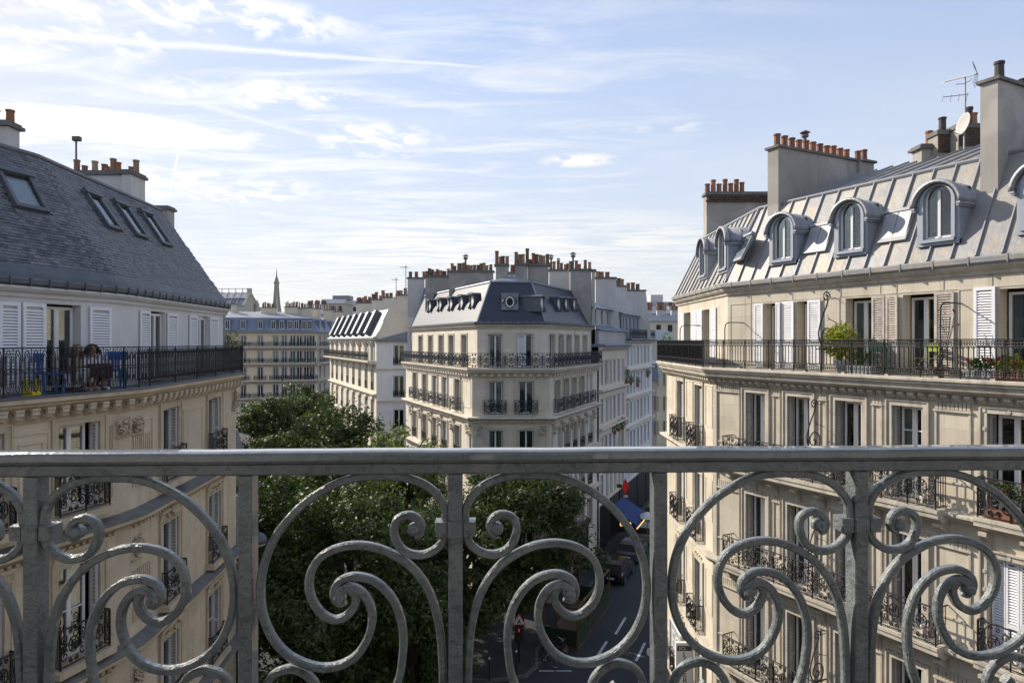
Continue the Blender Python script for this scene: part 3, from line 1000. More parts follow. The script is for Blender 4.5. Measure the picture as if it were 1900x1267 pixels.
# ------------------------------------------------------------------ building on the left
def left_building():
    Bd = thing('apartment_building', 'apartment building on the left with steep slate roof above a white rendered top storey', 'building', (-11, 20, G))
    LLd, AVd = Vector((.255, .967)), Vector((-.405, .914))
    C, A = Vector((-8.87, 16.42)), Vector((-9.46, 24.2))
    LRd = (A - C).normalized()
    Dn = C - LLd * 8.0
    C1, C2, A2 = C - LLd * .5, C + LRd * .5, A + AVd * 9
    Cm = (C1 + C2) / 2 * .45 + C * .55
    PS = [tuple(p) for p in (Dn, C1, Cm, C2, A, A2)]
    PL, P5 = offset(PS, -.30), offset(PS, -.72)
    FL = [Frame(PL[i], PL[i + 1]) for i in range(5)]
    F5 = [Frame(P5[i], P5[i + 1]) for i in range(5)]
    z5, lip = -1.10, -1.27
    # dark inside, floor slab, mouldings
    core = offset(PS, -1.7)
    back = [(-22, 33), (-22, 7.0)]
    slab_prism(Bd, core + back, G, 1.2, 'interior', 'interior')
    horiz(Bd, PS, [(-1.0, z5), (.0, z5), (.02, z5 - .02), (.02, z5 - .05), (-1.0, z5 - .05)], 'lead', 'balcony_covering')
    horiz(Bd, PS, [(-.4, z5 - .052), (0, z5 - .052), (0, lip + .03), (-.05, lip), (-.4, lip)], 'stone_left_trim', 'balcony_slab')
    horiz(Bd, PL, [(-.02, lip - .002), (.22, lip - .002), (.20, lip - .05), (.13, lip - .10), (.06, lip - .13), (.06, lip - .33), (.03, lip - .40), (-.02, lip - .42)], 'stone_left_trim', 'cornice')
    def modil(mb):
        mb.box(-.09, .09, -.2, 0, -.05, 0)
        mb.prism([(-.19, -.06), (-.12, -.06), (-.12, -.12), (-.05, -.15), (-.05, -.06), (.0, -.06), (.0, -.25), (-.06, -.25), (-.13, -.2), (-.19, -.13)], -.08, .08, 'x')
        mb.box(-.06, .06, -.15, -.075, -.20, -.14)
    for i, f in enumerate(FL[:4]):
        n = max(1, int(f.L / .34))
        for k in range(n):
            x = (k + .5) * f.L / n
            if i == 0 and f.w(x).y < 8.5: continue
            inst('modillion', 'modL', modil, MT['stone_left_trim'], Bd, f.M @ T(x, -.065, lip - .085))
    # ---- top storey: rendered wall, shutters, french windows
    ll, lr = F5[0], F5[3]
    dz = .82
    def ops5(f, *px): return [(f.x(a), f.x(b), z5, dz) for a, b in px]
    oL = ops5(ll, (83, 150), (-60, -8)); oR = ops5(lr, (278, 306), (365, 386))
    ztop = 1.08
    for i, f in enumerate(F5):
        wall(Bd, f, 0, f.L, z5 - .1, ztop, oL if i == 0 else oR if i == 3 else [], 'render_left', .24 if i == 0 else .16)
    for a, b, c, d in oL: window(Bd, ll, a + .02, b - .02, c + .02, d - .04, .2, 'curtain_pair')
    for a, b, c, d in oR: window(Bd, lr, a + .02, b - .02, c + .02, d - .04, .09)
    for f, a, b, sw, hg in ((ll, 40, 82, 0, 'r'), (ll, 164, 204, 0, 'l'), (ll, -5, 35, 0, 'l'), (lr, 257, 276, .0, 'r'), (lr, 308, 327, 0, 'l'), (lr, 355, 364, .0, 'r'), (lr, 387, 402, 0, 'l')):
        x0, x1 = f.x(a), f.x(b)
        if a == 355: x0 = x1 - .62
        shutter(Bd, f, x0, x1, z5 + .06, dz - .0, -.06, 'shutter_white', 'each')
    # cornice and gutter under the roof
    horiz(Bd, P5, [(-.05, .93), (.06, .93), (.08, 1.0), (.16, 1.04), (.22, 1.10), (.22, 1.14), (-.05, 1.14)], 'render_left', 'cornice')
    horiz(Bd, P5, [(-.05, 1.142), (.20, 1.142), (.26, 1.19), (.27, 1.28), (.24, 1.31), (.19, 1.30), (.15, 1.24), (-.05, 1.24)], 'lead', 'gutter')
    def hook(mb): mb.box(-.012, .012, -.29, -.17, 1.135, 1.315)
    for i, f in enumerate(F5[:4]):
        n = max(1, int(f.L / .42))
        for k in range(n):
            if i == 0 and f.w(k * f.L / n).y < 9: continue
            inst('gutter_bracket', 'ghook', hook, MT['lead'], Bd, f.M @ T((k + .5) * f.L / n, 0, 0))
    horiz(Bd, P5, [(.05, 1.26), (.145, 1.26), (.10, 1.42), (.0, 1.60), (-.05, 1.60)], 'lead', 'eaves_flashing')
    # ---- slate roof
    e0, e1, rz0, rz1 = .06, -1.98, 1.42, 4.50
    E0, E1 = offset(P5, e0), offset(P5, e1)
    mb = MB()
    for i in range(5):
        mb.add([(*E0[i], rz0), (*E0[i + 1], rz0), (*E1[i + 1], rz1), (*E1[i], rz1)], [(0, 1, 2, 3)])
    E2 = offset(P5, -6.5)
    for i in range(5):
        mb.add([(*E1[i], rz1), (*E1[i + 1], rz1), (*E2[i + 1], rz1 + .5), (*E2[i], rz1 + .5)], [(0, 1, 2, 3)])
    roof = mb.build('roof', MT['slate_left_dark'], Bd)
    sky = [(0, -3, 80, 322, 390), (3, 157, 217, 366, 422), (3, 213, 266, 384, 437), (3, 261, 311, 400, 452)]
    SW, RH = .165, .088
    def slate(mb): mb.box(-SW / 2 + .004, SW / 2 - .004, -.012, RH + .03, 0, .021)
    cand, roofL = [], math.hypot(e0 - e1, rz1 - rz0)
    lights = []
    for i, px0, px1, py0, py1 in sky:
        f = F5[i]
        pts = [f.slope_hit(a, b, -e0, rz0, -e1, rz1) for a, b in (((px0 + px1) / 2, py0 + 2), ((px0 + px1) / 2, py1 - 2))]
        lights.append((i, (pts[0][0] + pts[1][0]) / 2, pts[1][1], pts[0][1]))
    for i, f in enumerate(F5[:4]):
        Mi = f.M.inverted()
        a0, a1 = [(Mi @ Vector((*p, 0))).x for p in (E0[i], E0[i + 1])]
        b0, b1 = [(Mi @ Vector((*p, 0))).x for p in (E1[i], E1[i + 1])]
        rows = int(roofL / RH)
        for r in range(rows):
            v = r * RH / roofL
            xa, xb = a0 + (b0 - a0) * v, a1 + (b1 - a1) * v
            x = xa + (SW * .5 if r % 2 else 0.02)
            while x < xb + SW * .2:
                if any(li == i and abs(x - lx) < .46 and v0 - .03 < v < v1 + .0 for li, lx, v0, v1 in lights):
                    x += SW; continue
                M = f.slope_M(x, -e0, rz0, -e1, rz1, v)
                p = M.translation
                if p.y > 9.5:
                    px = CX + p.x / p.y * FPX
                    cand.append(((p - Vector()).length if px > -10 else 99, M))
                x += SW
    cand.sort(key=lambda t: t[0])
    names = ['slate_left', 'slate_left', 'slate_left_pale', 'slate_left_dark']
    rest = {n: MB() for n in set(names)}
    for k, (dist, M) in enumerate(cand):
        m = random.choice(names)
        Mt = M @ T(0, 0, .006 + random.uniform(0, .005)) @ RX(-.11 + random.uniform(-.012, .012)) @ RZ(random.uniform(-.012, .012))
        if k < 300: inst('slate', 'slate', slate, MT[m], roof, Mt)
        else:
            b = MB(); slate(b)
            rest[m].add([Mt @ Vector(v) for v in b.v], b.f)
    # the rest of the slates, past the first 300: one part with three tones
    me = bpy.data.meshes.new('slates')
    vs, fs, mi = [], [], []
    for j, (n, b) in enumerate(rest.items()):
        me.materials.append(MT[n])
        fs += [tuple(i + len(vs) for i in q_) for q_ in b.f]; mi += [j] * len(b.f); vs += b.v
    me.from_pydata([tuple(v) for v in vs], [], fs)
    me.polygons.foreach_set('material_index', mi)
    tag(link(bpy.data.objects.new('slates', me), roof), kind='stuff')
    # ridge and hip cappings
    mb = MB()
    for i in range(5): mb.tube([(*E1[i], rz1 + .02), (*E1[i + 1], rz1 + .02)], .07, 6)
    mb.build('ridge_capping', MT['slate_left_pale'], roof)
    for k, (i, x, v0, v1) in enumerate(lights):
        f = F5[i]
        L = (v1 - v0) * roofL
        wd = .82 if i == 0 else .74
        M = f.slope_M(x, -e0, rz0, -e1, rz1, v0)
        b = MB()
        b.box(-wd / 2, -wd / 2 + .09, 0, L, -.02, .11); b.box(wd / 2 - .09, wd / 2, 0, L, -.02, .11)
        b.box(-wd / 2 + .09, wd / 2 - .09, 0, .10, -.02, .10); b.box(-wd / 2 - .04, wd / 2 + .04, L - .13, L, -.02, .15)
        w_ = b.build('roof_window', MT['lead'], roof, M)
        MB().box(-wd / 2 + .09, wd / 2 - .09, .10, L - .13, .045, .06).build('pane', MT['glass'], w_, M)
        MB().box(-wd / 2 + .09, wd / 2 - .09, .10, L - .13, .022, .030).build('blind', MT['curtain'], w_, M)
    # ---- chimneys behind the ridge
    Yc = 21.7
    X = lambda px, y: (px - CX) / FPX * y
    x0, x1, x2 = X(116, Yc) - .9, X(229, Yc), X(247, Yc)
    zt = (CY - 325) / FPX * Yc
    fr = lambda px: (X(px, Yc + .3) - x0) / (x1 - x0)
    pots = [(fr(141), .43, 'terracotta_pale'), (fr(157), .23, 'terracotta'), (fr(176), .38, 'terracotta_pale'), (fr(193), .28, 'terracotta'), (fr(199), .20, 'terracotta'),
            (fr(211), .45, 'terracotta_pale'), (fr(219), .34, 'terracotta')]
    ch = chimney(Bd, T(x0, Yc, 0), x1 - x0, .62, 2.0, zt, pots, 'chimney_pale', psc=.85)
    Yd = Yc - .12
    chimney(Bd, T(x1 + .01, Yd, 0), x2 - x1 - .02, .85, 2.0, zt, [(.2, .20, 'terracotta'), (.85, .40, 'terracotta_pale')], 'chimney_pale', psc=.85)
    b = MB(); b.tube([(0, 0, 0), (0, 0, .62)], .03, 8); b.box(-.10, .14, -.07, .07, .62, .76); b.box(-.02, .16, -.09, -.071, .63, .74)
    b.build('flue', MT['chimney_cap'], ch, T(X(141, Yc + .3), Yc + .31, zt + .55))
    Ye = 17.2
    xa, xb = X(-70, Ye), X(14, Ye)
    chimney(Bd, T(xa, Ye, 0), xb - xa, .42, 3.0, (CY - 234) / FPX * Ye, [(.90, .34, 'terracotta'), (.6, .34, 'terracotta')], 'chimney_pale', psc=.9, cap=.09)
    Yf = 25.2
    chimney(Bd, T((286 - CX) / FPX * Yf, Yf, 0), .5, .5, 2.0, (CY - 389) / FPX * Yf, [], 'chimney_render')
    b = MB(); b.tube([(0, 0, 0), (0, 0, .22)], .05, 6); b.lathe([(.16, .24), (.02, .28)], 8)
    b.build('flue', MT['chimney_cap'], Bd, T((281 - CX) / FPX * 24.0, 24.0, 4.5))
    # ---- lower storeys
    ll, lr = FL[0], FL[3]
    tops = [-1.80, -4.87, -8.0, -11.15, -14.2]
    bots = [-3.72, -6.95, -10.1, -13.2, -17]
    opsL, opsR = [], []
    for k in range(5):
        opsL.append([(ll.x(a), ll.x(b), bots[k], tops[k]) for a, b in ((106, 184), (-78, 6))])
        opsR.append([(lr.x(a), lr.x(b), bots[k], tops[k]) for a, b in ((299, 330), (385, 408))])
    for i, f in enumerate(FL):
        w_ = wall(Bd, f, 0, f.L, G, lip - .35, sum(opsL, []) if i == 0 else sum(opsR, []) if i == 3 else [], 'stone_left', .3)
        if i in (0, 2, 3):               # ashlar courses standing a little proud of their joints
            cnt, ops = 0, (sum(opsL, []) if i == 0 else sum(opsR, []) if i == 3 else [])
            xmin = max(0, f.x(-20)) if i == 0 else 0.02
            for (za, zb) in ((-13.0, -10.9), (-10.1, -7.75), (-6.9, -4.5)):
                rows = round((zb - za) / .42)
                for r in range(rows):
                    h = (zb - za) / rows
                    c0, c1 = za + r * h, za + (r + 1) * h
                    x = xmin + (.0 if r % 2 else -.4)
                    while x < f.L:
                        xe = min(x + .86, f.L - .01); xs = max(x, xmin)
                        x += .86
                        segs = [(xs, xe)]
                        for a, b, c, d in ops:
                            if d + .2 > c0 and c - .1 < c1:
                                segs = [s for u, v in segs for s in ((u, min(v, a - .2)), (max(u, b + .2), v)) if s[1] - s[0] > .12]
                        for u, v in segs:
                            if v - u < .1 or cnt > 290: continue
                            cnt += 1
                            inst('stone', 'stone1', lambda mb: mb.add([(.006, 0, .01), (.994, 0, .01), (.994, 0, .99), (.006, 0, .99), (0, .0, 0), (1, .0, 0), (1, .0, 1), (0, .0, 1)] and
                                 [(.012, -1, .03), (.988, -1, .03), (.988, -1, .97), (.012, -1, .97), (.006, 0, .012), (.994, 0, .012), (.994, 0, .988), (.006, 0, .988)],
                                 [(0, 1, 2, 3), (4, 5, 1, 0), (5, 6, 2, 1), (6, 7, 3, 2), (7, 4, 0, 3)]),
                                 MT['stone_left'], w_, f.M @ T(u, 0, c0) @ SC(v - u, random.uniform(.009, .014), h))
    for k in range(5):
        for f, ops in ((ll, opsL[k]), (lr, opsR[k])):
            for j, (a, b, c, d) in enumerate(ops):
                red = (k == 0 and f is ll and j == 0)
                narrow = .16 if f is ll else .0
                window(Bd, f, a + .03, b - .03 - narrow, c + .02, d - .03, .2, 'curtain_red' if red else ('curtain_pair' if (j + k) % 2 else None), bars=1 if k else 0)
                folded_shutter(Bd, f, b - .02, c + .02, d - .03, 1, .02, .17, 'shutter_white')
                surround(Bd, f, a, b, c, d, 'stone_left_trim', .12, .04, head=1 if k > 0 else 0)
                if f is ll or k < 4:
                    rh = .95 if k else .9
                    zb = c - .0
                    railing(Bd, f, a - .10, b + .10, zb, .86, 'scroll', 'iron', -.20, uw=(b - a + .2) / (2 if f is ll else 1), deep=.2)
                    MB().box(a - .2, b + .2, -.30, .02, zb - .16, zb - .01).build('balconette_slab', MT['stone_left_trim'], Bd, f.M)
    for zz in (-4.05, -7.15, -10.3, -13.5):
        horiz(Bd, PL, [(-.02, zz), (.34, zz - .09), (.36, zz - .10), (.36, zz - .13), (-.02, zz - .13)], 'ledge_zinc', 'ledge_covering')
        horiz(Bd, PL, [(-.02, zz - .132), (.33, zz - .132), (.33, zz - .22), (.22, zz - .27), (.12, zz - .34), (-.02, zz - .36)], 'stone_left_trim', 'string_course')
        def dent(mb): mb.box(-.04, .04, -.1, 0, -.08, 0)
        for i in (0, 2, 3):
            f = FL[i]; n = int(f.L / .17)
            m2 = MB()
            for t in range(n):
                x = (t + .5) * f.L / n
                m2.box(x - .045, x + .045, -.09, .0, zz - .45, zz - .365)
            tag(m2.build('dentils', MT['stone_left_trim'], Bd, f.M), kind='stuff')
    # wall fields and pilaster mouldings of the upper storey
    e = ll.x(106) - .35
    panel(Bd, ll, ll.x(18), ll.x(92), -3.6, -1.85, 'stone_left')
    panel(Bd, ll, ll.x(34), ll.x(82), -3.5, -2.05, 'stone_left')
    panel(Bd, ll, ll.x(204), ll.L - .1, -3.6, -1.95, 'stone_left')
    panel(Bd, lr, lr.x(336) + .15, lr.x(378) - .12, -3.6, -1.95, 'stone_left')
    panel(Bd, lr, .15, lr.x(292) - .3, -3.6, -1.9, 'stone_left')
    # carved foliage on the pilaster heads
    rr = random.Random(3)
    def carved(f, xa, xb, z, h, n=46):
        mb = MB()
        for k in range(n):
            x, zz = rr.uniform(xa, xb), z + rr.uniform(-h / 2, h / 2) * (1 - .4 * rr.random())
            a, L = rr.uniform(0, 6.28), rr.uniform(.05, .13)
            y = -rr.uniform(.02, .12)
            p = [(x + L * t * math.cos(a + t * 1.3), y - .04 * math.sin(t * 3.1), zz + L * t * math.sin(a + t * 1.3)) for t in (0, .33, .66, 1)]
            mb.tube(p, .03, 5, radii=[.012, .034, .028, .006])
        mb.box(xa - .05, xb + .05, -.05, .01, z - h / 2 - .08, z - h / 2 - .02)
        mb.build('carved_relief', MT['stone_left_trim'], Bd, f.M, True)
    fm = FL[2]
    carved(FL[1], .05, FL[1].L - .1, -2.02, .34, 40)
    carved(fm, .1, fm.L - .05, -2.02, .36, 50)
    carved(lr, lr.L - .42, lr.L - .05, -2.0, .7, 46)
    for k in (1, 2, 3):
        for a, b in ((299, 330), (385, 408)):
            carved(lr, lr.x(a) + .05, lr.x(b) - .05, tops[k] + .28, .3, 26)
        carved(fm, .1, fm.L - .05, -5.0 - 3.12 * (k - 1), .5, 40)
    for zz in (-3.55, -6.8):
        mb = MB()
        for t in range(9): mb.box(.1 + t * .09, .15 + t * .09, -.05, .0, zz, zz + 1.25)
        mb.build('fluting', MT['stone_left_trim'], Bd, fm.M)
    # ---- the long balcony railing, hooped ironwork
    PR = offset(PS, -.07)
    for i in range(5):
        f = Frame(PR[i], PR[i + 1])
        s = 0
        railing(Bd, f, s, f.L if i < 4 else 2.2, z5 + .0, .98, 'arches', 'iron', 0, uw=.19, pname='baluster')
    # shuttered end pier behind the corner
    shutter(Bd, F5[4], .18, .62, z5 + .05, dz, -.05, 'shutter_grey', True)
    return Bd, ll, F5, z5


LB, LB_LL, LB_F5, LB_Z5 = left_building()

# ------------------------------------------------------------------ building on the right
def arch_pts(w, spring, n=12):
    r = w / 2
    return [(-r, 0)] + [(-r * math.cos(math.pi * i / n), spring + r * math.sin(math.pi * i / n)) for i in range(n + 1)] + [(r, 0)]


def arch_ring(mb, wo, so, bo, wi, si, bi, y0, y1, n=12):
    """solid arched frame between an outer and an inner arch"""
    O = [(a, b + bo) for a, b in arch_pts(wo, so, n)]
    I = [(a, b + bi) for a, b in arch_pts(wi, si, n)]
    k = len(O)
    vs = [(a, y0, b) for a, b in O] + [(a, y0, b) for a, b in I] + [(a, y1, b) for a, b in O] + [(a, y1, b) for a, b in I]
    fs = []
    for i in range(k - 1):
        fs += [(i, i + k, i + k + 1, i + 1), (i + 2 * k, i + 1 + 2 * k, i + 1 + 3 * k, i + 3 * k),
               (i, i + 1, i + 1 + 2 * k, i + 2 * k), (i + k, i + 3 * k, i + 1 + 3 * k, i + 1 + k)]
    mb.add(vs, fs)


def dormer(parent, M, m='dormer_zinc', sc=1.0, deep=1.7, curtain=True):
    """round-headed dormer: moulded arched front, barrel roof, arched casement"""
    def body(mb):
        arch_ring(mb, 1.06, .98, 0, .70, .98, .16, 0, .12)                 # front
        arch_ring(mb, .88, 1.01, .08, .70, 1.0, .16, -.05, -.001)          # inner moulding
        mb.box(-.53, .53, -.03, .10, 0, .10); mb.box(-.44, .44, -.09, -.031, .08, .16)
        mb.add([(-.53, .12, 0), (-.53, deep * .3, 0), (-.53, deep, 1.0), (-.53, .12, 1.0)], [(0, 1, 2, 3)])
        mb.add([(.53, .12, 0), (.53, deep * .3, 0), (.53, deep, 1.0), (.53, .12, 1.0)], [(3, 2, 1, 0)])
        for s in (-1, 1):                                                   # cornice returns at the springing
            for k, (o, z0, z1) in enumerate(((.05, .90, .95), (.09, .95, 1.0))):
                a, b = sorted((s * .52, s * (.53 + o)))
                mb.box(a, b, -.10 - o * .5, deep * .75, z0, z1)
    def hood(mb):
        for wo, wi, y0, y1 in ((1.30, 1.12, -.14, .02), (1.22, 1.06, .021, deep)):
            n = 14
            O = [(-wo / 2 * math.cos(math.pi * i / n), 1.0 + wo / 2 * math.sin(math.pi * i / n)) for i in range(n + 1)]
            I = [(-wi / 2 * math.cos(math.pi * i / n), 1.0 + wi / 2 * math.sin(math.pi * i / n)) for i in range(n + 1)]
            k = n + 1
            vs = [(a, y0, b) for a, b in O] + [(a, y0, b) for a, b in I] + [(a, y1, b) for a, b in O] + [(a, y1, b) for a, b in I]
            fs = []
            for i in range(n):
                fs += [(i, i + k, i + k + 1, i + 1), (i, i + 1, i + 1 + 2 * k, i + 2 * k), (i + k, i + 3 * k, i + 1 + 3 * k, i + 1 + k)]
            mb.add(vs, fs + [(0, 2 * k, 3 * k, k), (n, n + k, n + 3 * k, n + 2 * k)])
        for y in (.45, .95, 1.4):
            n = 12
            mb.tube([(-.615 * math.cos(math.pi * i / n), y, 1.0 + .615 * math.sin(math.pi * i / n)) for i in range(n + 1)], .016, 4)
    Ms = M @ SC(sc, sc, sc)
    d = inst('dormer', ('dormer', deep), body, MT[m], parent, Ms)
    inst('hood', ('hood', deep), hood, MT['zinc_seam' if m == 'dormer_zinc' else m], d, Ms, True)
    def fr(mb):
        arch_ring(mb, .69, .98, .165, .59, .98, .215, .06, .11)
        mb.box(-.035, .035, .055, .105, .2, 1.38); mb.box(-.3, .3, .07, .105, .18, .235)
    def gl(mb):
        P = [(a, b + .2) for a, b in arch_pts(.60, .98, 12)]
        mb.prism(P, .085, .09, 'y')
    def back(mb):
        mb.box(-.5, .5, .5, .52, .1, 1.45)
    inst('window', 'dwin', fr, MT['window_white'], d, Ms)
    inst('pane', 'dpane', gl, MT['glass'], d, Ms)
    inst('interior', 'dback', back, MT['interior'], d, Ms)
    if curtain:
        def cu(mb):
            mb.add([(-.30, .16, .2), (-.06, .18, .2), (-.06, .18, 1.40), (-.30, .16, 1.2)], [(0, 1, 2, 3)])
        inst('curtain', 'dcur', cu, MT['curtain'], d, Ms)
    return d


def right_building():
    Bd = thing('apartment_building', 'cream stone apartment building on the right with zinc mansard roof and round-headed dormers', 'building', (9, 22, G))
    c = Vector((6.93, 23.4)); d = Vector((.456, -.890)).normalized()
    PL = [(6.93, 30.6), tuple(c), tuple(c + d * 15)]
    P5 = offset(PL, -.5)
    PS = offset(PL, .48)
    S0, M0 = Frame(PL[0], PL[1]), Frame(PL[1], PL[2])
    S5, M5 = Frame(P5[0], P5[1]), Frame(P5[1], P5[2])
    z5, lip = -.87, -1.22
    core = offset(PL, -1.6)
    slab_prism(Bd, core + [(22, 18), (20, 30.2), (9, 30.2)], G, 1.9, 'interior', 'interior')
    st, tr = 'stone_right', 'stone_right_trim'
    # ---- fifth-floor balcony slab and its cornice
    horiz(Bd, PS, [(-1.6, z5), (-.02, z5), (0, z5 - .02), (0, z5 - .08), (-.05, z5 - .10), (-.05, z5 - .15), (-.11, z5 - .19), (-.14, lip + .06), (-.2, lip), (-1.6, lip)], tr, 'balcony_slab')
    horiz(Bd, PL, [(-.02, lip - .003), (.19, lip - .003), (.17, lip - .05), (.05, lip - .06), (.05, lip - .20), (.02, lip - .24), (-.02, lip - .24)], tr, 'cornice')
    def modil(mb):
        mb.prism([(-.17, 0), (.0, 0), (.0, -.16), (-.05, -.155), (-.08, -.10), (-.14, -.085), (-.17, -.05)], -.075, .075, 'x')
    for f, L in ((S0, S0.L), (M0, 11.0)):
        n = int(L / .27)
        for k in range(n): inst('modillion', 'modR', modil, MT[tr], Bd, f.M @ T((k + .5) * L / n, -.045, lip - .055))
    # ---- top storey
    ztop, dtop = 1.62, 1.22
    zx = lambda v: 1220 + .3579 * v
    om = [(M5.x(zx(a)), M5.x(zx(b)), z5, dtop) for a, b in ((553, 612), (722, 779), (975, 1112), (1272, 1440), (1772, 1990))]
    os_ = [(S5.x(zx(a)), S5.x(zx(b)), z5, dtop) for a, b in ((143, 178), (238, 276))]
    wall(Bd, S5, 0, S5.L, z5 - .1, ztop, os_, st, .34)
    wall(Bd, M5, 0, M5.L, z5 - .1, ztop, om, st, .34)
    for i, (a, b, cc, dd) in enumerate(om):
        window(Bd, M5, a + .05, b - .03, cc + .02, dd - .06, .30, 'curtain_pair' if i in (2, 4) else None)
    for a, b, cc, dd in os_: window(Bd, S5, a + .04, b - .04, cc + .02, dd - .05, .30)
    zs0, zs1 = z5 + .06, dtop + .02
    for f, a, b, m, sl in ((M5, 505, 552, 'shutter_white', 'each'), (M5, 616, 640, 'shutter_white', True), (M5, 642, 710, 'shutter_white', 'each'), (M5, 782, 850, 'shutter_white', 'each'),
                           (M5, 1115, 1184, 'shutter_worn', 'each'), (M5, 1188, 1255, 'shutter_worn', 'each'), (M5, 1441, 1542, 'shutter_worn', 'each'),
                           (M5, 1645, 1756, 'shutter_white', 'each'), (S5, 118, 142, 'shutter_white', True), (S5, 179, 205, 'shutter_white', True), (S5, 208, 236, 'shutter_white', True), (S5, 278, 308, 'shutter_white', True)):
        shutter(Bd, f, f.x(zx(a)), f.x(zx(b)), zs0, zs1 + (.06 if a == 1645 else 0), -.06, m, sl,
                swing=(-.12 if a in (642, 1188) else .0), hinge='r' if a == 642 else 'l')
    for a, b in ((310, 345),): pass
    # shallow wall fields of the attic storey
    for a, b in ((378, 485), (858, 945), (1560, 1640)):
        panel(Bd, M5, M5.x(zx(a)), M5.x(zx(b)), z5 + .2, dtop + .05, st, w=.025, p=.015)
    mb = MB()
    for px in (485, 700, 875, 950, 1155, 1240, 1483, 1735):
        x = M5.x(zx(px)); mb.box(x - .008, x + .008, -.012, .005, dtop + .06, 1.6)
    mb.box(.3, 9.9, -.012, .005, dtop + .05, dtop + .065)
    mb.build('string_course', MT[tr], Bd, M5.M)
    horiz(Bd, P5, [(-.05, 1.58), (.05, 1.58), (.07, 1.66), (.14, 1.70), (.2, 1.77), (.2, 1.80), (-.05, 1.80)], tr, 'cornice')
    horiz(Bd, P5, [(-.05, 1.802), (.21, 1.802), (.27, 1.86), (.28, 1.97), (.25, 2.0), (.20, 1.99), (.16, 1.90), (-.05, 1.90)], 'zinc', 'gutter')
    def hook(mb): mb.box(-.012, .012, -.287, -.19, 1.80, 2.005)
    for f, L in ((S5, S5.L), (M5, 11.0)):
        n = int(L / .8)
        for k in range(n): inst('gutter_bracket', 'ghookR', hook, MT['zinc_seam'], Bd, f.M @ T((k + .5) * L / n, 0, 0))
    # ---- zinc mansard
    e0, e1, rz0, rz1, e2, rz2 = .10, -1.2, 2.02, 4.62, -5.0, 6.0
    E0, E1, E2 = offset(P5, e0), offset(P5, e1), offset(P5, e2)
    mb = MB()
    for i in range(2):
        mb.add([(*E0[i], rz0 - .03), (*E0[i + 1], rz0 - .03), (*E1[i + 1], rz1 - .03), (*E1[i], rz1 - .03)], [(0, 1, 2, 3)])
        mb.add([(*E1[i], rz1 - .03), (*E1[i + 1], rz1 - .03), (*E2[i + 1], rz2 - .03), (*E2[i], rz2 - .03)], [(0, 1, 2, 3)])
    mb.add([(*E0[0], rz0), (*E1[0], rz1), (*E2[0], rz2), (12, 30.55, 2)], [(0, 1, 2, 3)])
    roof = mb.build('roof', MT['zinc'], Bd)
    rr = random.Random(8)
    def sheets(f, i, ya, za, yb, zb, Ea, Eb, pitch, lo, hi):
        Mi = f.M.inverted()
        a0, a1 = [(Mi @ Vector((*p, 0))).x for p in (Ea[i], Ea[i + 1])]
        b0, b1 = [(Mi @ Vector((*p, 0))).x for p in (Eb[i], Eb[i + 1])]
        L = math.hypot(yb - ya, zb - za)
        def rng(x):     # part of the slope (0..1) that exists at x
            lo_, hi_ = 0.0, 1.0
            if x < a0: lo_ = max(lo_, (x - a0) / (b0 - a0)) if b0 != a0 else 2
            if x < b0: hi_ = min(hi_, (x - a0) / (b0 - a0))
            if x > a1 and b1 != a1: lo_ = max(lo_, (x - a1) / (b1 - a1))
            if x > b1 and b1 != a1: hi_ = min(hi_, (x - a1) / (b1 - a1))
            return max(0, lo_), min(1, hi_)
        x = max(lo, min(a0, b0)) + .02
        X1 = min(hi, max(a1, b1))
        Ms = f.slope_M(0, ya, za, yb, zb)
        while x < X1:
            xe = min(x + pitch, X1)
            ra, rb = rng(x), rng(xe)
            if ra[1] - ra[0] < .02 and rb[1] - rb[0] < .02: x = xe; continue
            t = rr.uniform(-.004, .004)
            b = MB().add([(x + .012, ra[0] * L, t), (xe - .012, rb[0] * L, -t), (xe - .012, rb[1] * L, -t), (x + .012, ra[1] * L, t)], [(0, 1, 2, 3)])
            b.build('zinc_sheet', MT['zinc'], roof, Ms)
            if ra[1] - ra[0] > .03:
                b = MB(); b.prism([(-.022, 0), (.022, 0), (.015, .055), (-.015, .055)], ra[0] * L, ra[1] * L, 'y')
                b.v = [(p[0] + x, p[1], p[2]) for p in b.v]
                b.build('seam', MT['zinc_seam'], roof, Ms)
            x = xe
    for i, f, hi in ((0, S5, 99), (1, M5, 11.5)):
        sheets(f, i, -e0, rz0, -e1, rz1, E0, E1, .58, -2, hi)
        sheets(f, i, -e1, rz1, -e2, rz2, E1, E2, .58, -2, hi)
    mb = MB()
    mb.tube([(*E1[0], rz1 + .02), (*E1[1], rz1 + .02), (*E1[2], rz1 + .02)], .06, 6)
    mb.tube([(*E0[1], rz0), (*E1[1], rz1), (*E2[1], rz2)], .05, 6)
    mb.build('roof_capping', MT['zinc_seam'], roof)
    # ---- dormers and roof hatches
    for px, py in ((1452, 484), (1578, 469), (1740, 454), (1936, 436)):
        x = M5.x(px, .05); dormer(Bd, M5.M @ T(x, .05, 2.42), curtain=px in (1578, 1740))
    for px in (1305, 1342):
        x = S5.x(px, .05); dormer(Bd, S5.M @ T(x, .05, 2.42), curtain=False)
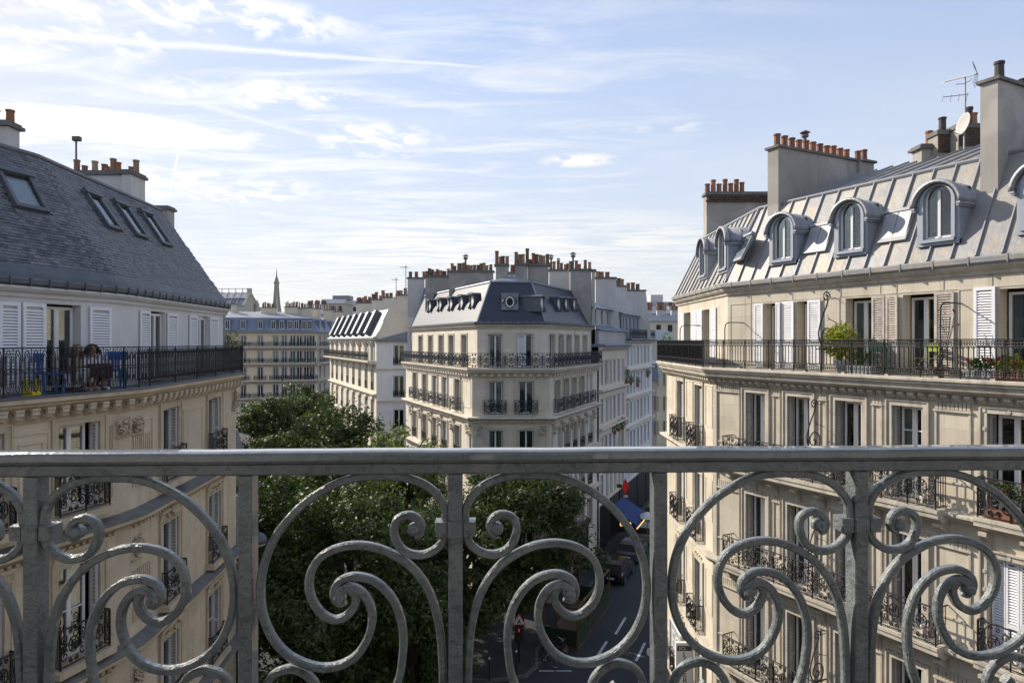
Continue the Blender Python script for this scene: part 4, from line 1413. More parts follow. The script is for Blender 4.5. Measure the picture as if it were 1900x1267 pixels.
    for f, px, py, mm in ((M5, 1522, 444, 0), (M5, 1666, 421, 0), (S5, 1383, 461, 1)):
        x, v = f.slope_hit(px, py, -e0, rz0, -e1, rz1)
        Ms = f.slope_M(x, -e0, rz0, -e1, rz1, v)
        b = MB(); b.box(-.40, .40, -.5, .42, .0, .09); b.box(-.44, .44, .40, .50, 0, .16)
        h = b.build('roof_window', MT['zinc_dark' if mm else 'zinc_seam'], roof, Ms)
        for s in (-1, 1):
            MB().box(s * .19 - .18, s * .19 + .18, -.49, .39, .0, .022).build('pane' if mm else 'leaf', MT['glass' if mm else 'zinc_pale'], h, Ms @ T(0, 0, .095) @ RX(.07) @ T(0, -.01, 0))
    # ---- chimneys
    Yc = 30.2
    X = lambda px, y: (px - CX) / FPX * y
    chimney(Bd, T(X(1311, Yc), Yc, 0), 5.5, .5, 2.2, (CY - 362) / FPX * Yc, [(.02 + .047 * i, h, 'terracotta') for i, h in enumerate((.40, .58, .40, .60, .42, .60, .48)) for _ in (0,)],
            'chimney_render', wedge=[(0, 2.2), (5.5, 2.2)])
    b = MB()
    zt = (CY - 362) / FPX * Yc
    x0 = X(1311, Yc)
    for r in range(3):
        for k in range(26):
            xa = x0 - .05 + k * .22 + (.11 if r % 2 else 0)
            inst('brick', 'brickR', lambda m_: m_.box(0, .2, 0, .06, 0, .085), MT['dark_brick'], WMOBJ(Bd), T(xa, Yc - .105, zt - .32 + r * .1))
    def perp(px, setback):        # origin of a stack standing square to the main facade
        x = M5.x(px, setback)
        return x
    # stack 2 and its pier
    for nm, px, sb, th, run, pots in (('a', 1444, 1.02, .45, 4.0, [(.05 + .088 * i, h, 'terracotta') for i, h in enumerate((.44, .42, .40, .38, .40, .40, .38, .36, .40, .36, .36))]),
                                      ('b', 1851.5, .70, .40, 4.5, [(.10, .50, 'pot_dark'), (.34, .26, 'pot_dark'), (.60, .28, 'terracotta')])):
        x = M5.x(px, sb)
        zt = 6.50 if nm == 'a' else 6.35
        Mf = M5.M @ T(x - th, sb, 0) @ Matrix(((0, 1, 0, 0), (1, 0, 0, 0), (0, 0, 1, 0), (0, 0, 0, 1)))
        # build in M5 frame directly: x along facade (thickness), y inward (length)
        b = MB().box(x - th, x, sb, sb + run, 2.4, zt)
        ch = b.build('chimney', MT['chimney_render'], Bd, M5.M)
        cb = MB().box(x - th - .07, x + .07, sb - .07, sb + run + .06, zt + .002, zt + .08)
        cb.build('cap', MT['chimney_cap'], ch, M5.M)
        for fr_, h, pm in pots:
            inst('chimney_pot', 'pot', pot, MT[pm], ch, M5.M @ T(x - th / 2, sb + run * fr_, zt + .08) @ SC(1.0, 1.0, h / .42))
        if nm == 'a':
            MB().box(x - th - .02, x + .10, sb + run + .005, sb + run + .8, 2.4, zt - .001).build('pier', MT['chimney_render'], ch, M5.M)
            MB().box(x - th - .1, x + .18, sb + run + .061, sb + run + .88, zt + .003, zt + .081).build('cap', MT['chimney_cap'], ch, M5.M)
            for q_, h in ((.25, .36), (.6, .45)):
                inst('chimney_pot', 'pot', pot, MT['terracotta'], ch, M5.M @ T(x - .15, sb + run + q_, zt + .08) @ SC(.95, .95, h / .42))
            inst('cowl', 'cowl', cowl, MT['chimney_cap'], ch, M5.M @ T(x - th / 2 - .1, sb + run * .42, zt + .08) @ SC(1.1, 1.1, 1.0))
    # low brick stacks on the ridge
    for px0, px1, py0, py1, Y, pots in ((1740, 1776, 250, 284, 21.6, [(.5, .48, 'pot_dark')]), (1778, 1820, 238, 272, 21.2, [(.75, .6, 'pot_dark'), (.9, .4, 'terracotta')])):
        xa, xb, za, zb = X(px0, Y), X(px1, Y), (CY - py1) / FPX * Y, (CY - py0) / FPX * Y
        ch = chimney(Bd, T(xa, Y, 0), xb - xa, .5, za - .5, zb, pots, 'mortar', psc=1.0, cap=.05)
        rows, cols = 6, 3
        for r in range(rows):
            h = (zb - za) / rows
            for k in range(cols + 1):
                w = (xb - xa) / cols
                a = xa + k * w - (w / 2 if r % 2 else 0)
                a, e = max(xa, a), min(xb, a + w)
                if e - a < .05: continue
                inst('brick', 'brick1', lambda m_: m_.box(.03, .97, -1, 0, .06, .94), MT['dark_brick'], ch, T(a, Y - .001, za + r * h) @ SC(e - a, .018, h))
    Y = 21.9
    chimney(Bd, T(X(1710, Y), Y, 0), .55, .5, 5.0, (CY - 276) / FPX * Y, [(.75, .5, 'terracotta')], 'chimney_render', cap=.1)
    # ---- lower storeys
    zf = [-4.0, -7.25, -10.5, -13.75]
    tops = [-1.64, -4.9, -8.15, -11.4]
    opm, ops = [], []
    for k in range(4):
        opm += [(M0.x(a), M0.x(b), zf[k], tops[k]) for a, b in ((1385, 1421.5), (1462, 1505), (1551, 1601), (1656, 1714), (1833, 1918))]
        ops += [(S0.x(a), S0.x(b), zf[k] + .02, tops[k] + .02) for a, b in ((1257.5, 1269), (1290, 1304))]
    gs = [(M0.x(a), M0.x(b), G, -14.5) for a, b in ((1390, 1500), (1540, 1720), (1800, 1950))]
    wall(Bd, S0, 0, S0.L, G, lip - .2, ops, st, .26)
    wall(Bd, M0, 0, M0.L, G, lip - .2, opm + gs, st, .30)
    for a, b, c0, d0 in gs: MB().box(a, b, .28, .34, c0, d0).build('shop_front', MT['black_paint'], Bd, M0.M)
    for i, (a, b, c0, d0) in enumerate(opm):
        k, j = divmod(i, 5)
        closed = (j == 4 and k >= 1)
        if closed:          # white louvred leaves closed across the opening
            w4 = (b - a - .06) / 3
            for s in range(3): shutter(Bd, M0, a + .03 + s * w4, a + .03 + (s + 1) * w4 - .01, c0 + .03, d0 - .03, .10, 'shutter_white', True)
        window(Bd, M0, a + .10, b - .05, c0 + .02, d0 - .05, .24, 'curtain_pair' if (i * 7) % 3 == 0 else None, bars=3 if i in (3, 7) else 0)
        if not closed:
            folded_shutter(Bd, M0, a + .015, c0 + .02, d0 - .04, -1, .01, .22, 'shutter_grey')
            folded_shutter(Bd, M0, b - .015, c0 + .02, d0 - .04, 1, .01, .22, 'shutter_white')
        surround(Bd, M0, a, b, c0, d0, tr, .12, .045, dots=(j == 4))
        if j < 4:
            na = opm[i + 1][0]
            panel(Bd, M0, b + .28, na - .28 if j < 3 else na - .36, c0 + .6, d0 + .24, tr, .26)
    for k in range(4):
        panel(Bd, M0, .10, opm[k * 5][0] - .28, zf[k] + .6, tops[k] + .24, tr, .26)
    for i, (a, b, c0, d0) in enumerate(ops):
        # closed persiennes in the narrow windows of the short side
        w2 = (b - a) / 2
        for s in range(2): shutter(Bd, S0, a + .02 + s * w2, a + (s + 1) * w2 - .005, c0 + .02, d0 - .02, .12, 'shutter_grey', True)
        surround(Bd, S0, a, b, c0, d0, tr, .10, .035)
        railing(Bd, S0, a - .14, b + .14, c0 - .01, .95, 'scroll', 'iron', -.30, uw=.64, deep=.30)
        mb = MB()
        for t in range(4): mb.box(a + (b - a) * (t + .5) / 4 - .05, a + (b - a) * (t + .5) / 4 + .05, -.06, 0, d0 + .2, d0 + .27)
        tag(mb.build('dentils', MT[tr], Bd, S0.M), kind='stuff')
    xs2 = [0.08] + [S0.x(p) for p in (1255, 1272, 1287, 1307)] + [S0.L - .08]
    for k in range(4):
        for a, b in ((xs2[2], xs2[3]), (xs2[4], xs2[5])):
            if b - a > .5: panel(Bd, S0, a + .18, b - .12, zf[k] + 1.0, tops[k] + .1, tr, w=.03, p=.02)
    # quoin between the two faces
    horizq = MB()
    horizq.prism([(-.02, -.05), (.16, -.05), (.16, .02), (-.02, .02)], G, lip - .25)
    horizq.build('quoin', MT[st], Bd, M0.M)
    # storey balconies of the long side
    xb0, xb1, xc0 = M0.x(1338, -.55), M0.x(1742, -.4), M0.x(1806, -.4)
    for k in range(4):
        z = zf[k]
        horiz(Bd, PL, [(-.02, z - .02), (.30, z - .04), (.32, z - .06), (.32, z - .12), (.24, z - .2), (.12, z - .28), (-.02, z - .30)], tr, 'string_course')
        for a, b, out in ((xb0, xb1, .56), (xc0, M0.L - .2, .34)):
            mb = MB()
            mb.prism([(-out, z), (.0, z), (.0, z - .34), (-out + .25, z - .34), (-out + .12, z - .22), (-out + .03, z - .20), (-out + .03, z - .10), (-out, z - .08)], a - .05, b + .05, 'x')
            mb.build('balcony_slab', MT[tr], Bd, M0.M)
            railing(Bd, M0, a + .02, b - .02, z, .93, 'scroll', 'iron', -out + .07, uw=.72, deep=out - .08)
            n = max(2, int((b - a) / .85))
            for t in range(n + 1):
                x = a + .1 + (b - a - .2) * t / n
                inst('console', 'consR', lambda m_: m_.prism([(-.36, 0), (0, 0), (0, -.42), (-.07, -.40), (-.12, -.22), (-.30, -.12), (-.36, -.08)], -.09, .09, 'x'), MT[tr], Bd, M0.M @ T(x, .0, z - .345) @ SC(1, min(1, out / .5), 1))
    # ---- main balcony railing
    PR = offset(PS, -.06)
    fs, fm = Frame(PR[0], PR[1]), Frame(PR[1], PR[2])
    railing(Bd, fm, 0.02, fm.L - .1, z5, .93, 'bars', 'iron', 0)
    railing(Bd, fs, 0.02, fs.L - .02, z5, .93, 'bars', 'iron', 0)
    sc = MB().box(.05, fs.L - .05, .03, .04, z5 + .06, z5 + .90).build('screen', MT['iron'], Bd, fs.M)
    for k in range(9):
        x = .4 + k * 1.25
        MB().box(x - .05, x + .05, -.03, .09, z5, z5 + .045).build('rail_foot', MT[tr], Bd, fm.M)
    # ---- iron dividers between the balconies, standing square to the wall
    def divider(px, zb, scale, f, wallgap, foot=True):
        x = f.x(px, -.45)
        top = spiral(0.02, 1.42, .15, .03, -.2, 1.45, 16)
        S_ = crom([(.10, 1.36), (.03, 1.18), (-.10, .95), (-.22, .68), (-.28, .42), (-.20, .17), (0, .06), (.2, .1), (.28, .3), (.22, .5), (.02, .58), (-.13, .46), (-.15, .3), (-.04, .19), (.08, .22), (.09, .34), (.0, .36)], 5)
        b = MB()
        b.tube([(0, -p, q_) for p, q_ in [(t[0], t[2]) for t in top]][::-1] and [(0, t[0], t[2]) for t in top], .018, 5)
        b.tube([(0, p, q_) for p, q_ in S_], .020, 5)
        b.box(-.02, .02, -.38, .42, .02, .05)
        rr2 = random.Random(px)
        for p, q_ in S_[4:40:6] + [(t[0], t[2]) for t in top[2:14:5]]:
            a = rr2.uniform(0, 6.28)
            for s in (-.6, .6): b.tube([(0, p, q_), (.02 * s, p + .09 * math.cos(a + s), q_ + .09 * math.sin(a + s))], .007, 3, radii=[.009, .002])
        b.tube([(0, .12, 1.40), (0, .46, 1.40)], .010, 4); b.tube([(0, .16, .82), (0, .46, .72)], .010, 4)
        for s in (-1, 0, 1): b.tube([(0, .16, .82), (0, .05, .86 + .08 * s)], .008, 3)
        b.build('balcony_divider', MT['iron'], Bd, f.M @ T(x, -.42, zb) @ SC(scale, scale, scale))
    divider(1531, z5 + .62, 1.08, Frame(P5[1], P5[2]), .4)
    for k in range(4): divider(1510 - (2, 0, -4, -8)[k], zf[k] + .88, .95, M0, .4)
    def arm(px, ztop_, f=None):
        x = f.x(px, -.86)
        b = MB()
        b.tube(crom([(0, -.86, z5), (0, -.86, 0), (0, -.86, ztop_ - .25), (0, -.82, ztop_ - .06), (0, -.68, ztop_), (0, -.4, ztop_ + .01), (0, 0, ztop_)], 4), .018, 5)
        b.build('balcony_divider', MT['iron'], Bd, f.M @ T(x, 0, 0))
    arm(1345, .62, M5); arm(1745, .92, M5)
    arm(1262, .62, S5)
    return Bd, M5, M0, S5, S0


def WMOBJ(o): return o


RB, R_M5, R_M0, R_S5, R_S0 = right_building()

# ------------------------------------------------------------------ the wedge-shaped building in the middle
def mid_building():
    Bd = thing('apartment_building', 'wedge-shaped stone corner building in the middle with dark slate mansard and oval roof window', 'building', (0, 48, G))
    dl, dr = Vector((.405, -.914)), Vector((.380, .925))
    a, b = Vector((-2.57, 44)), Vector((2.47, 44))
    PL = [tuple(a - dl * 16.2), tuple(a), tuple(b), tuple(b + dr * 11.4)]
    P5 = offset(PL, -.48)
    PS = offset(PL, .45)
    FL = [Frame(PL[i], PL[i + 1]) for i in range(3)]
    F5 = [Frame(P5[i], P5[i + 1]) for i in range(3)]
    z5, lip = -1.72, -2.0
    st, tr = 'stone_mid', 'stone_mid_trim'
    core = offset(PL, -1.1)
    slab_prism(Bd, core, G, 1.0, 'interior', 'interior')
    horiz(Bd, PS, [(-1.2, z5), (0, z5), (0, z5 - .12), (-.08, z5 - .16), (-.12, lip), (-1.2, lip)], tr, 'balcony_slab')
    horiz(Bd, PL, [(-.02, lip - .003), (.22, lip - .003), (.20, lip - .08), (.06, lip - .09), (.06, lip - .30), (-.02, lip - .34)], tr, 'cornice')
    def modil(mb): mb.box(-.12, .12, -.20, 0, -.16, 0)
    for f, n in ((FL[0], 30), (FL[1], 10), (FL[2], 22)):
        for k in range(n): inst('modillion', 'modM', modil, MT[tr], Bd, f.M @ T((k + .5) * f.L / n, -.055, lip - .09))
    ztop, dt = .95, .46
    colL, colR = (770, 788, 807, 825.5, 849), (1034, 1050.6, 1065, 1079.5, 1094)
    xl = [FL[0].x(p) for p in colL]; xr = [FL[2].x(p) for p in colR]
    w = 1.05
    cc = [(905, 933), (961.5, 990.5)]
    zf, tops = [-4.70, -7.85, -11.0, -14.2], [-2.55, -5.70, -8.85, -12.0]
    rr = random.Random(21)
    def rows(f, f5, xs, ww, wc=None):
        o5 = [(x - ww / 2, x + ww / 2, z5, dt) for x in xs] if wc is None else [(f5.x(p), f5.x(q_), z5, dt) for p, q_ in ((905.5, 932), (961, 988))]
        ol = [[((x - ww / 2), (x + ww / 2), zf[k], tops[k]) for x in xs] if wc is None else [(f.x(p), f.x(q_), zf[k], tops[k]) for p, q_ in wc] for k in range(4)]
        wall(Bd, f5, 0, f5.L, z5 - .1, ztop, o5, st, .26)
        wall(Bd, f, 0, f.L, G, lip - .2, sum(ol, []), st, .26)
        for i, (p, q_, c, d) in enumerate(o5):
            if wc and i == 1:
                shutter(Bd, f5, p, p + (q_ - p) * .55, c + .03, d - .02, .03, 'shutter_white', True)
            window(Bd, f5, p + .03, q_ - .03, c + .02, d - .03, .2, 'curtain_pair' if rr.random() < .4 else None, detail=bool(wc), bars=0)
            surround(Bd, f5, p, q_, c, d, tr, .09, .03)
            if not wc:
                folded_shutter(Bd, f5, p + .01, c + .02, d - .02, -1, .0, .2, 'shutter_grey')
        for k in range(4):
            for i, (p, q_, c, d) in enumerate(ol[k]):
                if not wc and rr.random() < .30:
                    for s in range(2): shutter(Bd, f, p + .02 + s * (q_ - p) / 2, p - .01 + (s + 1) * (q_ - p) / 2, c + .02, d - .02, .12, 'shutter_white' if f is FL[2] else 'shutter_grey', True)
                else:
                    window(Bd, f, p + .03, q_ - .03, c + .02, d - .03, .2, 'curtain_pair' if rr.random() < .4 else None, detail=bool(wc))
                    if wc: folded_shutter(Bd, f, p + .01, c + .02, d - .02, -1, .0, .19, 'shutter_white')
                    else: folded_shutter(Bd, f, p + .01, c + .02, d - .02, -1, .0, .2, 'shutter_grey')
                surround(Bd, f, p, q_, c, d, tr, .11, .04)
                if k == 0:
                    railing(Bd, f, p - .22, q_ + .22, c + .03, .92, 'scroll_far', 'iron_blue', -.30, uw=(q_ - p + .44) / (2 if wc else 1), deep=.3)
                elif k < 3:
                    railing(Bd, f, p, q_, c + .1, .75, 'scroll_far', 'iron', -.06, uw=(q_ - p))
    rows(FL[0], F5[0], xl, w); rows(FL[1], F5[1], [], 0, cc); rows(FL[2], F5[2], xr, w)
    # flat pilaster fields between the openings
    for f, xs, n in ((FL[0], xl, 5), (FL[2], xr, 5)):
        for k in range(2):
            for i in range(n - 1):
                a_, b_ = xs[i] + w / 2 + .28, xs[i + 1] - w / 2 - .28
                if b_ - a_ > .3: panel(Bd, f, a_, b_, zf[k] + .5, tops[k] + .1, tr, w=.05, p=.03)
    for k in range(2):
        f = FL[1]
        for p, q_ in ((.18, f.x(cc[0][0]) - .32), (f.x(cc[0][1]) + .28, f.x(cc[1][0]) - .28), (f.x(cc[1][1]) + .32, f.L - .18)):
            panel(Bd, f, p, q_, zf[k] + .3, tops[k] + .15, st, w=.045, p=.025)
    panel(Bd, FL[0], xl[4] + .9, FL[0].L - .2, zf[0] + .4, tops[0], st, w=.05, p=.03)
    for zz in (-4.83, -8.0, -11.15):
        horiz(Bd, PL, [(-.02, zz + .02), (.40, zz - .03), (.42, zz - .05), (.42, zz - .12), (.3, zz - .2), (.14, zz - .22), (.12, zz - .42), (-.02, zz - .46)], tr, 'string_course')
        for f in FL:
            m2 = MB(); n = int(f.L / .28)
            for t in range(n):
                x = (t + .5) * f.L / n
                m2.box(x - .07, x + .07, -.26, -.125, zz - .34, zz - .225)
            tag(m2.build('dentils', MT[tr], Bd, f.M), kind='stuff')
    # carved capitals of the third storey
    for f, xs in ((FL[0], [x - .95 for x in xl] + [FL[0].L - .5]), (FL[1], [.5, FL[1].L - .5]), (FL[2], [x + .95 for x in xr] + [.5])):
        for x in xs:
            mb = MB()
            for k in range(16):
                a_, r_ = rr.uniform(0, 6.28), rr.uniform(.05, .22)
                c_ = (x + r_ * math.cos(a_), -.1, -5.75 + r_ * 1.4 * math.sin(a_))
                mb.tube([c_, (c_[0] + .08 * math.cos(a_), -.22, c_[2] + .09 * math.sin(a_)), (c_[0] + .1 * math.cos(a_ + .6), -.12, c_[2] + .12 * math.sin(a_ + .6))], .05, 4, radii=[.05, .06, .01])
            mb.box(x - .3, x + .3, -.22, .01, -5.42, -5.34); mb.box(x - .24, x + .24, -.1, .01, -7.8, -5.95)
            mb.build('capital', MT[tr], Bd, f.M)
    horiz(Bd, P5, [(-.05, .86), (.08, .86), (.12, .95), (.22, 1.02), (.22, 1.08), (-.05, 1.08)], tr, 'cornice')
    horiz(Bd, P5, [(-.05, 1.082), (.24, 1.082), (.30, 1.14), (.31, 1.26), (.27, 1.29), (.20, 1.27), (-.05, 1.2)], 'lead', 'gutter')
    def hook(mb): mb.box(-.015, .015, -.325, -.2, 1.08, 1.31)
    for f, n in ((F5[0], 34), (F5[1], 9), (F5[2], 24)):
        for k in range(n): inst('gutter_bracket', 'ghookM', hook, MT['zinc_seam'], Bd, f.M @ T((k + .5) * f.L / n, 0, 0))
    # slate mansard
    e0, e1, rz0, rz1 = .05, -1.25, 1.25, 3.95
    E0, E1, E2 = offset(P5, e0), offset(P5, e1), offset(P5, -3.0)
    roof = None
    for i in (1, 0, 2):
        f = F5[i]; Mi = f.M.inverted()
        V = [Mi @ Vector((*p, z)) for p, z in ((E0[i], rz0), (E0[i + 1], rz0), (E1[i + 1], rz1), (E1[i], rz1))]
        o = MB().add(V, [(0, 1, 2, 3)]).build('roof' if roof is None else 'slate_slope', MT['slate_mid'], Bd if roof is None else roof, f.M)
        roof = roof or o
    mb = MB()
    for i in range(3):
        mb.add([(*E1[i], rz1), (*E1[i + 1], rz1), (*E2[i + 1], rz1 + .55), (*E2[i], rz1 + .55)], [(0, 1, 2, 3)])
    mb.add([(*p, rz1 + .55) for p in E2], [(0, 1, 2, 3)])
    mb.build('roof_top', MT['zinc_dark'], roof)
    mb = MB()
    for i in range(4): mb.tube([(*E0[i], rz0), (*E1[i], rz1)], .07, 5)
    for i in range(3): mb.tube([(*E1[i], rz1 + .02), (*E1[i + 1], rz1 + .02)], .09, 5)
    mb.tube([(0, 47.2, rz1 + .3), (0, 47.2, rz1 + .95)], .03, 4, radii=[.05, .01])
    mb.build('roof_capping', MT['zinc_dark'], roof)
    # oval window in its zinc plate
    f = F5[1]
    x, v = f.slope_hit(946, 575, -e0, rz0, -e1, rz1)
    Mo = f.M @ T(x, -e0 + (e0 - e1) * v - .12, rz0 + (rz1 - rz0) * v)
    b = MB(); b.box(-.56, .56, 0, .9, 0, 1.05); b.box(-.60, .60, -.02, .7, 1.051, 1.10)
    ov = b.build('oval_window', MT['zinc_dark'], roof, Mo)
    def ring(ra, rb, y0, y1, n=24):
        m = MB()
        vs = [(r * .78 * math.cos(2 * math.pi * i / n), y, .52 + r * math.sin(2 * math.pi * i / n)) for y, r in ((y0, ra), (y0, rb), (y1, ra), (y1, rb)) for i in range(n)]
        fs = []
        for i in range(n):
            j = (i + 1) % n
            fs += [(i, j, j + n, i + n), (i, i + 2 * n, j + 2 * n, j), (i + n, j + n, j + 3 * n, i + 3 * n)]
        return m.add(vs, fs)
    ring(.35, .27, -.05, -.001).build('frame', MT['window_white'], ov, Mo)
    ring(.46, .36, -.03, -.002).build('moulding', MT['lead'], ov, Mo)
    n = 24
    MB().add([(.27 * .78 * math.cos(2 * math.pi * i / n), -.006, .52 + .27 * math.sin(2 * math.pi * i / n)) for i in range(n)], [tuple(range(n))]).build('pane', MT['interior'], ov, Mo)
    for s in (-1, 1):
        b = MB(); b.tube([(s * .40, -.04, .36), (s * .46, -.06, .52), (s * .38, -.06, .74), (s * .45, -.05, .84)], .04, 5, radii=[.03, .06, .05, .02])
        b.build('volute', MT['lead'], ov, Mo)
    # small dormers with curved cheeks
    def luc(mb):
        mb.box(-.42, .42, .16, 1.5, 0, .95)
        for s in (-1, 1): mb.prism([(0, 0), (.155, 0), (.155, .95), (.02, .95), (.06, .75), (.10, .5), (.02, .28), (-.05, .12)], s * .37 - .06, s * .37 + .06, 'x')
        n = 8
        P = [(-.52 * math.cos(math.pi * i / n), .955 + .16 * math.sin(math.pi * i / n)) for i in range(n + 1)]
        mb.prism(P, -.08, 1.6, 'y')
    def lpane(mb): mb.box(-.30, .30, .145, .158, .08, .9)
    for f, xs in ((F5[0], [f_ for f_ in (797, 816, 836, 855.5, 875.5)]), (F5[2], (1006, 1037, 1051, 1066))):
        for px in xs:
            py = {797: 580, 816: 578, 836: 577, 855.5: 575, 875.5: 573}.get(px, 578)
            x, v = f.slope_hit(px, py, -e0, rz0, -e1, rz1)
            M = f.M @ T(x, -e0 + (e0 - e1) * v - .1, rz0 + (rz1 - rz0) * v)
            d = inst('dormer', 'luc', luc, MT['lead'], roof, M)
            inst('pane', 'lucp', lpane, MT['window_white'], d, M)
    # railing of the fifth floor
    PR = offset(PS, -.06)
    for i in range(3):
        f = Frame(PR[i], PR[i + 1])
        railing(Bd, f, .0, f.L, z5, .97, 'scroll_far', 'iron_blue', 0, uw=.78)
    # stacks: name, px range, top py, depth, foot z
    X = lambda px, y: (px - CX) / FPX * y
    def stack(px0, px1, py, Y, z0, n, m='chimney_render', dp=.6, lo=.28, hi=.5, sc=1.2, wedge=None, extra=()):
        zt = (CY - py) / FPX * Y
        w_ = X(px1, Y) - X(px0, Y)
        return chimney(Bd, T(X(px0, Y), Y, 0), w_, dp, z0, zt, rpots(n, lo * 1.25, hi * 1.25) + list(extra), m, psc=sc, cap=.12)
    stack(789, 833, 514, 57.0, 1.0, 9)
    stack(833, 915, 505, 52.5, 1.0, 13, extra=[(.37, 1.3, 'cowl')])
    stack(920, 942, 493, 47.4, 3.5, 4, 'chimney_render', .9, .4, .9)
    stack(957, 979, 492, 48.3, 3.0, 4, 'chimney_render', .7, .5, .9)
    stack(979.5, 1018, 494, 48.8, 1.8, 6, 'chimney_render', .6, .3, .7)
    stack(1019, 1058, 503, 56.5, 1.0, 6, 'chimney_pale', .6, .3, .6, extra=[(.1, 1.3, 'cowl'), (.45, 1.0, 'cowl')])
    stack(1058, 1097, 502, 54.0, 1.0, 5, 'chimney_render', .6, .3, .7, extra=[(.15, 1.4, 'cowl')])
    stack(1098, 1104, 503, 55.0, 1.0, 0, 'chimney_pale', 1.2)
    stack(941, 957, 508, 54, 3.0, 3, 'chimney_pale', .6)
    # kick at the left end of the eaves, and rain pipe
    p = P5[0]
    b = MB(); b.tube([(p[0] - .1, p[1], 1.0), (p[0] - .15, p[1], .4), (p[0] - .1, p[1], -.4), (p[0] + .05, p[1] - .1, -1.6)], .07, 6)
    b.build('rain_pipe', MT['zinc_pale'], Bd)
    return Bd, FL


MB_, M_FL = mid_building()


# ------------------------------------------------------------------ neighbours along the two streets
def plain_facade(Bd, F, x0, x1, z0, z1, xs, rows_, w, st, tr, curtain=.4, shut=0.0, rail=None, seed=1, sm='shutter_white', depth=.22, bal=None):
    """wall with a grid of openings; rows_: (floor z, head z)"""
    rr = random.Random(seed)
    ops = [(x - w / 2, x + w / 2, a, b) for a, b in rows_ for x in xs]
    wall(Bd, F, x0, x1, z0, z1, ops, st, depth)
    for a, b, c, d in ops:
        r = rr.random()
        if r < shut:
            for s in range(2): shutter(Bd, F, a + .01 + s * (b - a) / 2, a - .01 + (s + 1) * (b - a) / 2, c + .02, d - .02, .08, sm, True)
        else:
            window(Bd, F, a + .02, b - .02, c + .02, d - .02, depth - .08, 'curtain_pair' if rr.random() < curtain else None, detail=False)
            if shut and rr.random() < .8:
                for q0, q1 in ((a - w * .46, a - .01), (b + .01, b + w * .46)): shutter(Bd, F, q0, q1, c + .02, d - .02, -.05, sm, True)
        surround(Bd, F, a, b, c, d, tr, .08, .03)
        if rail: railing(Bd, F, a, b, c + .05, .85, 'scroll_far', 'iron', -.05, uw=(b - a))
    return ops


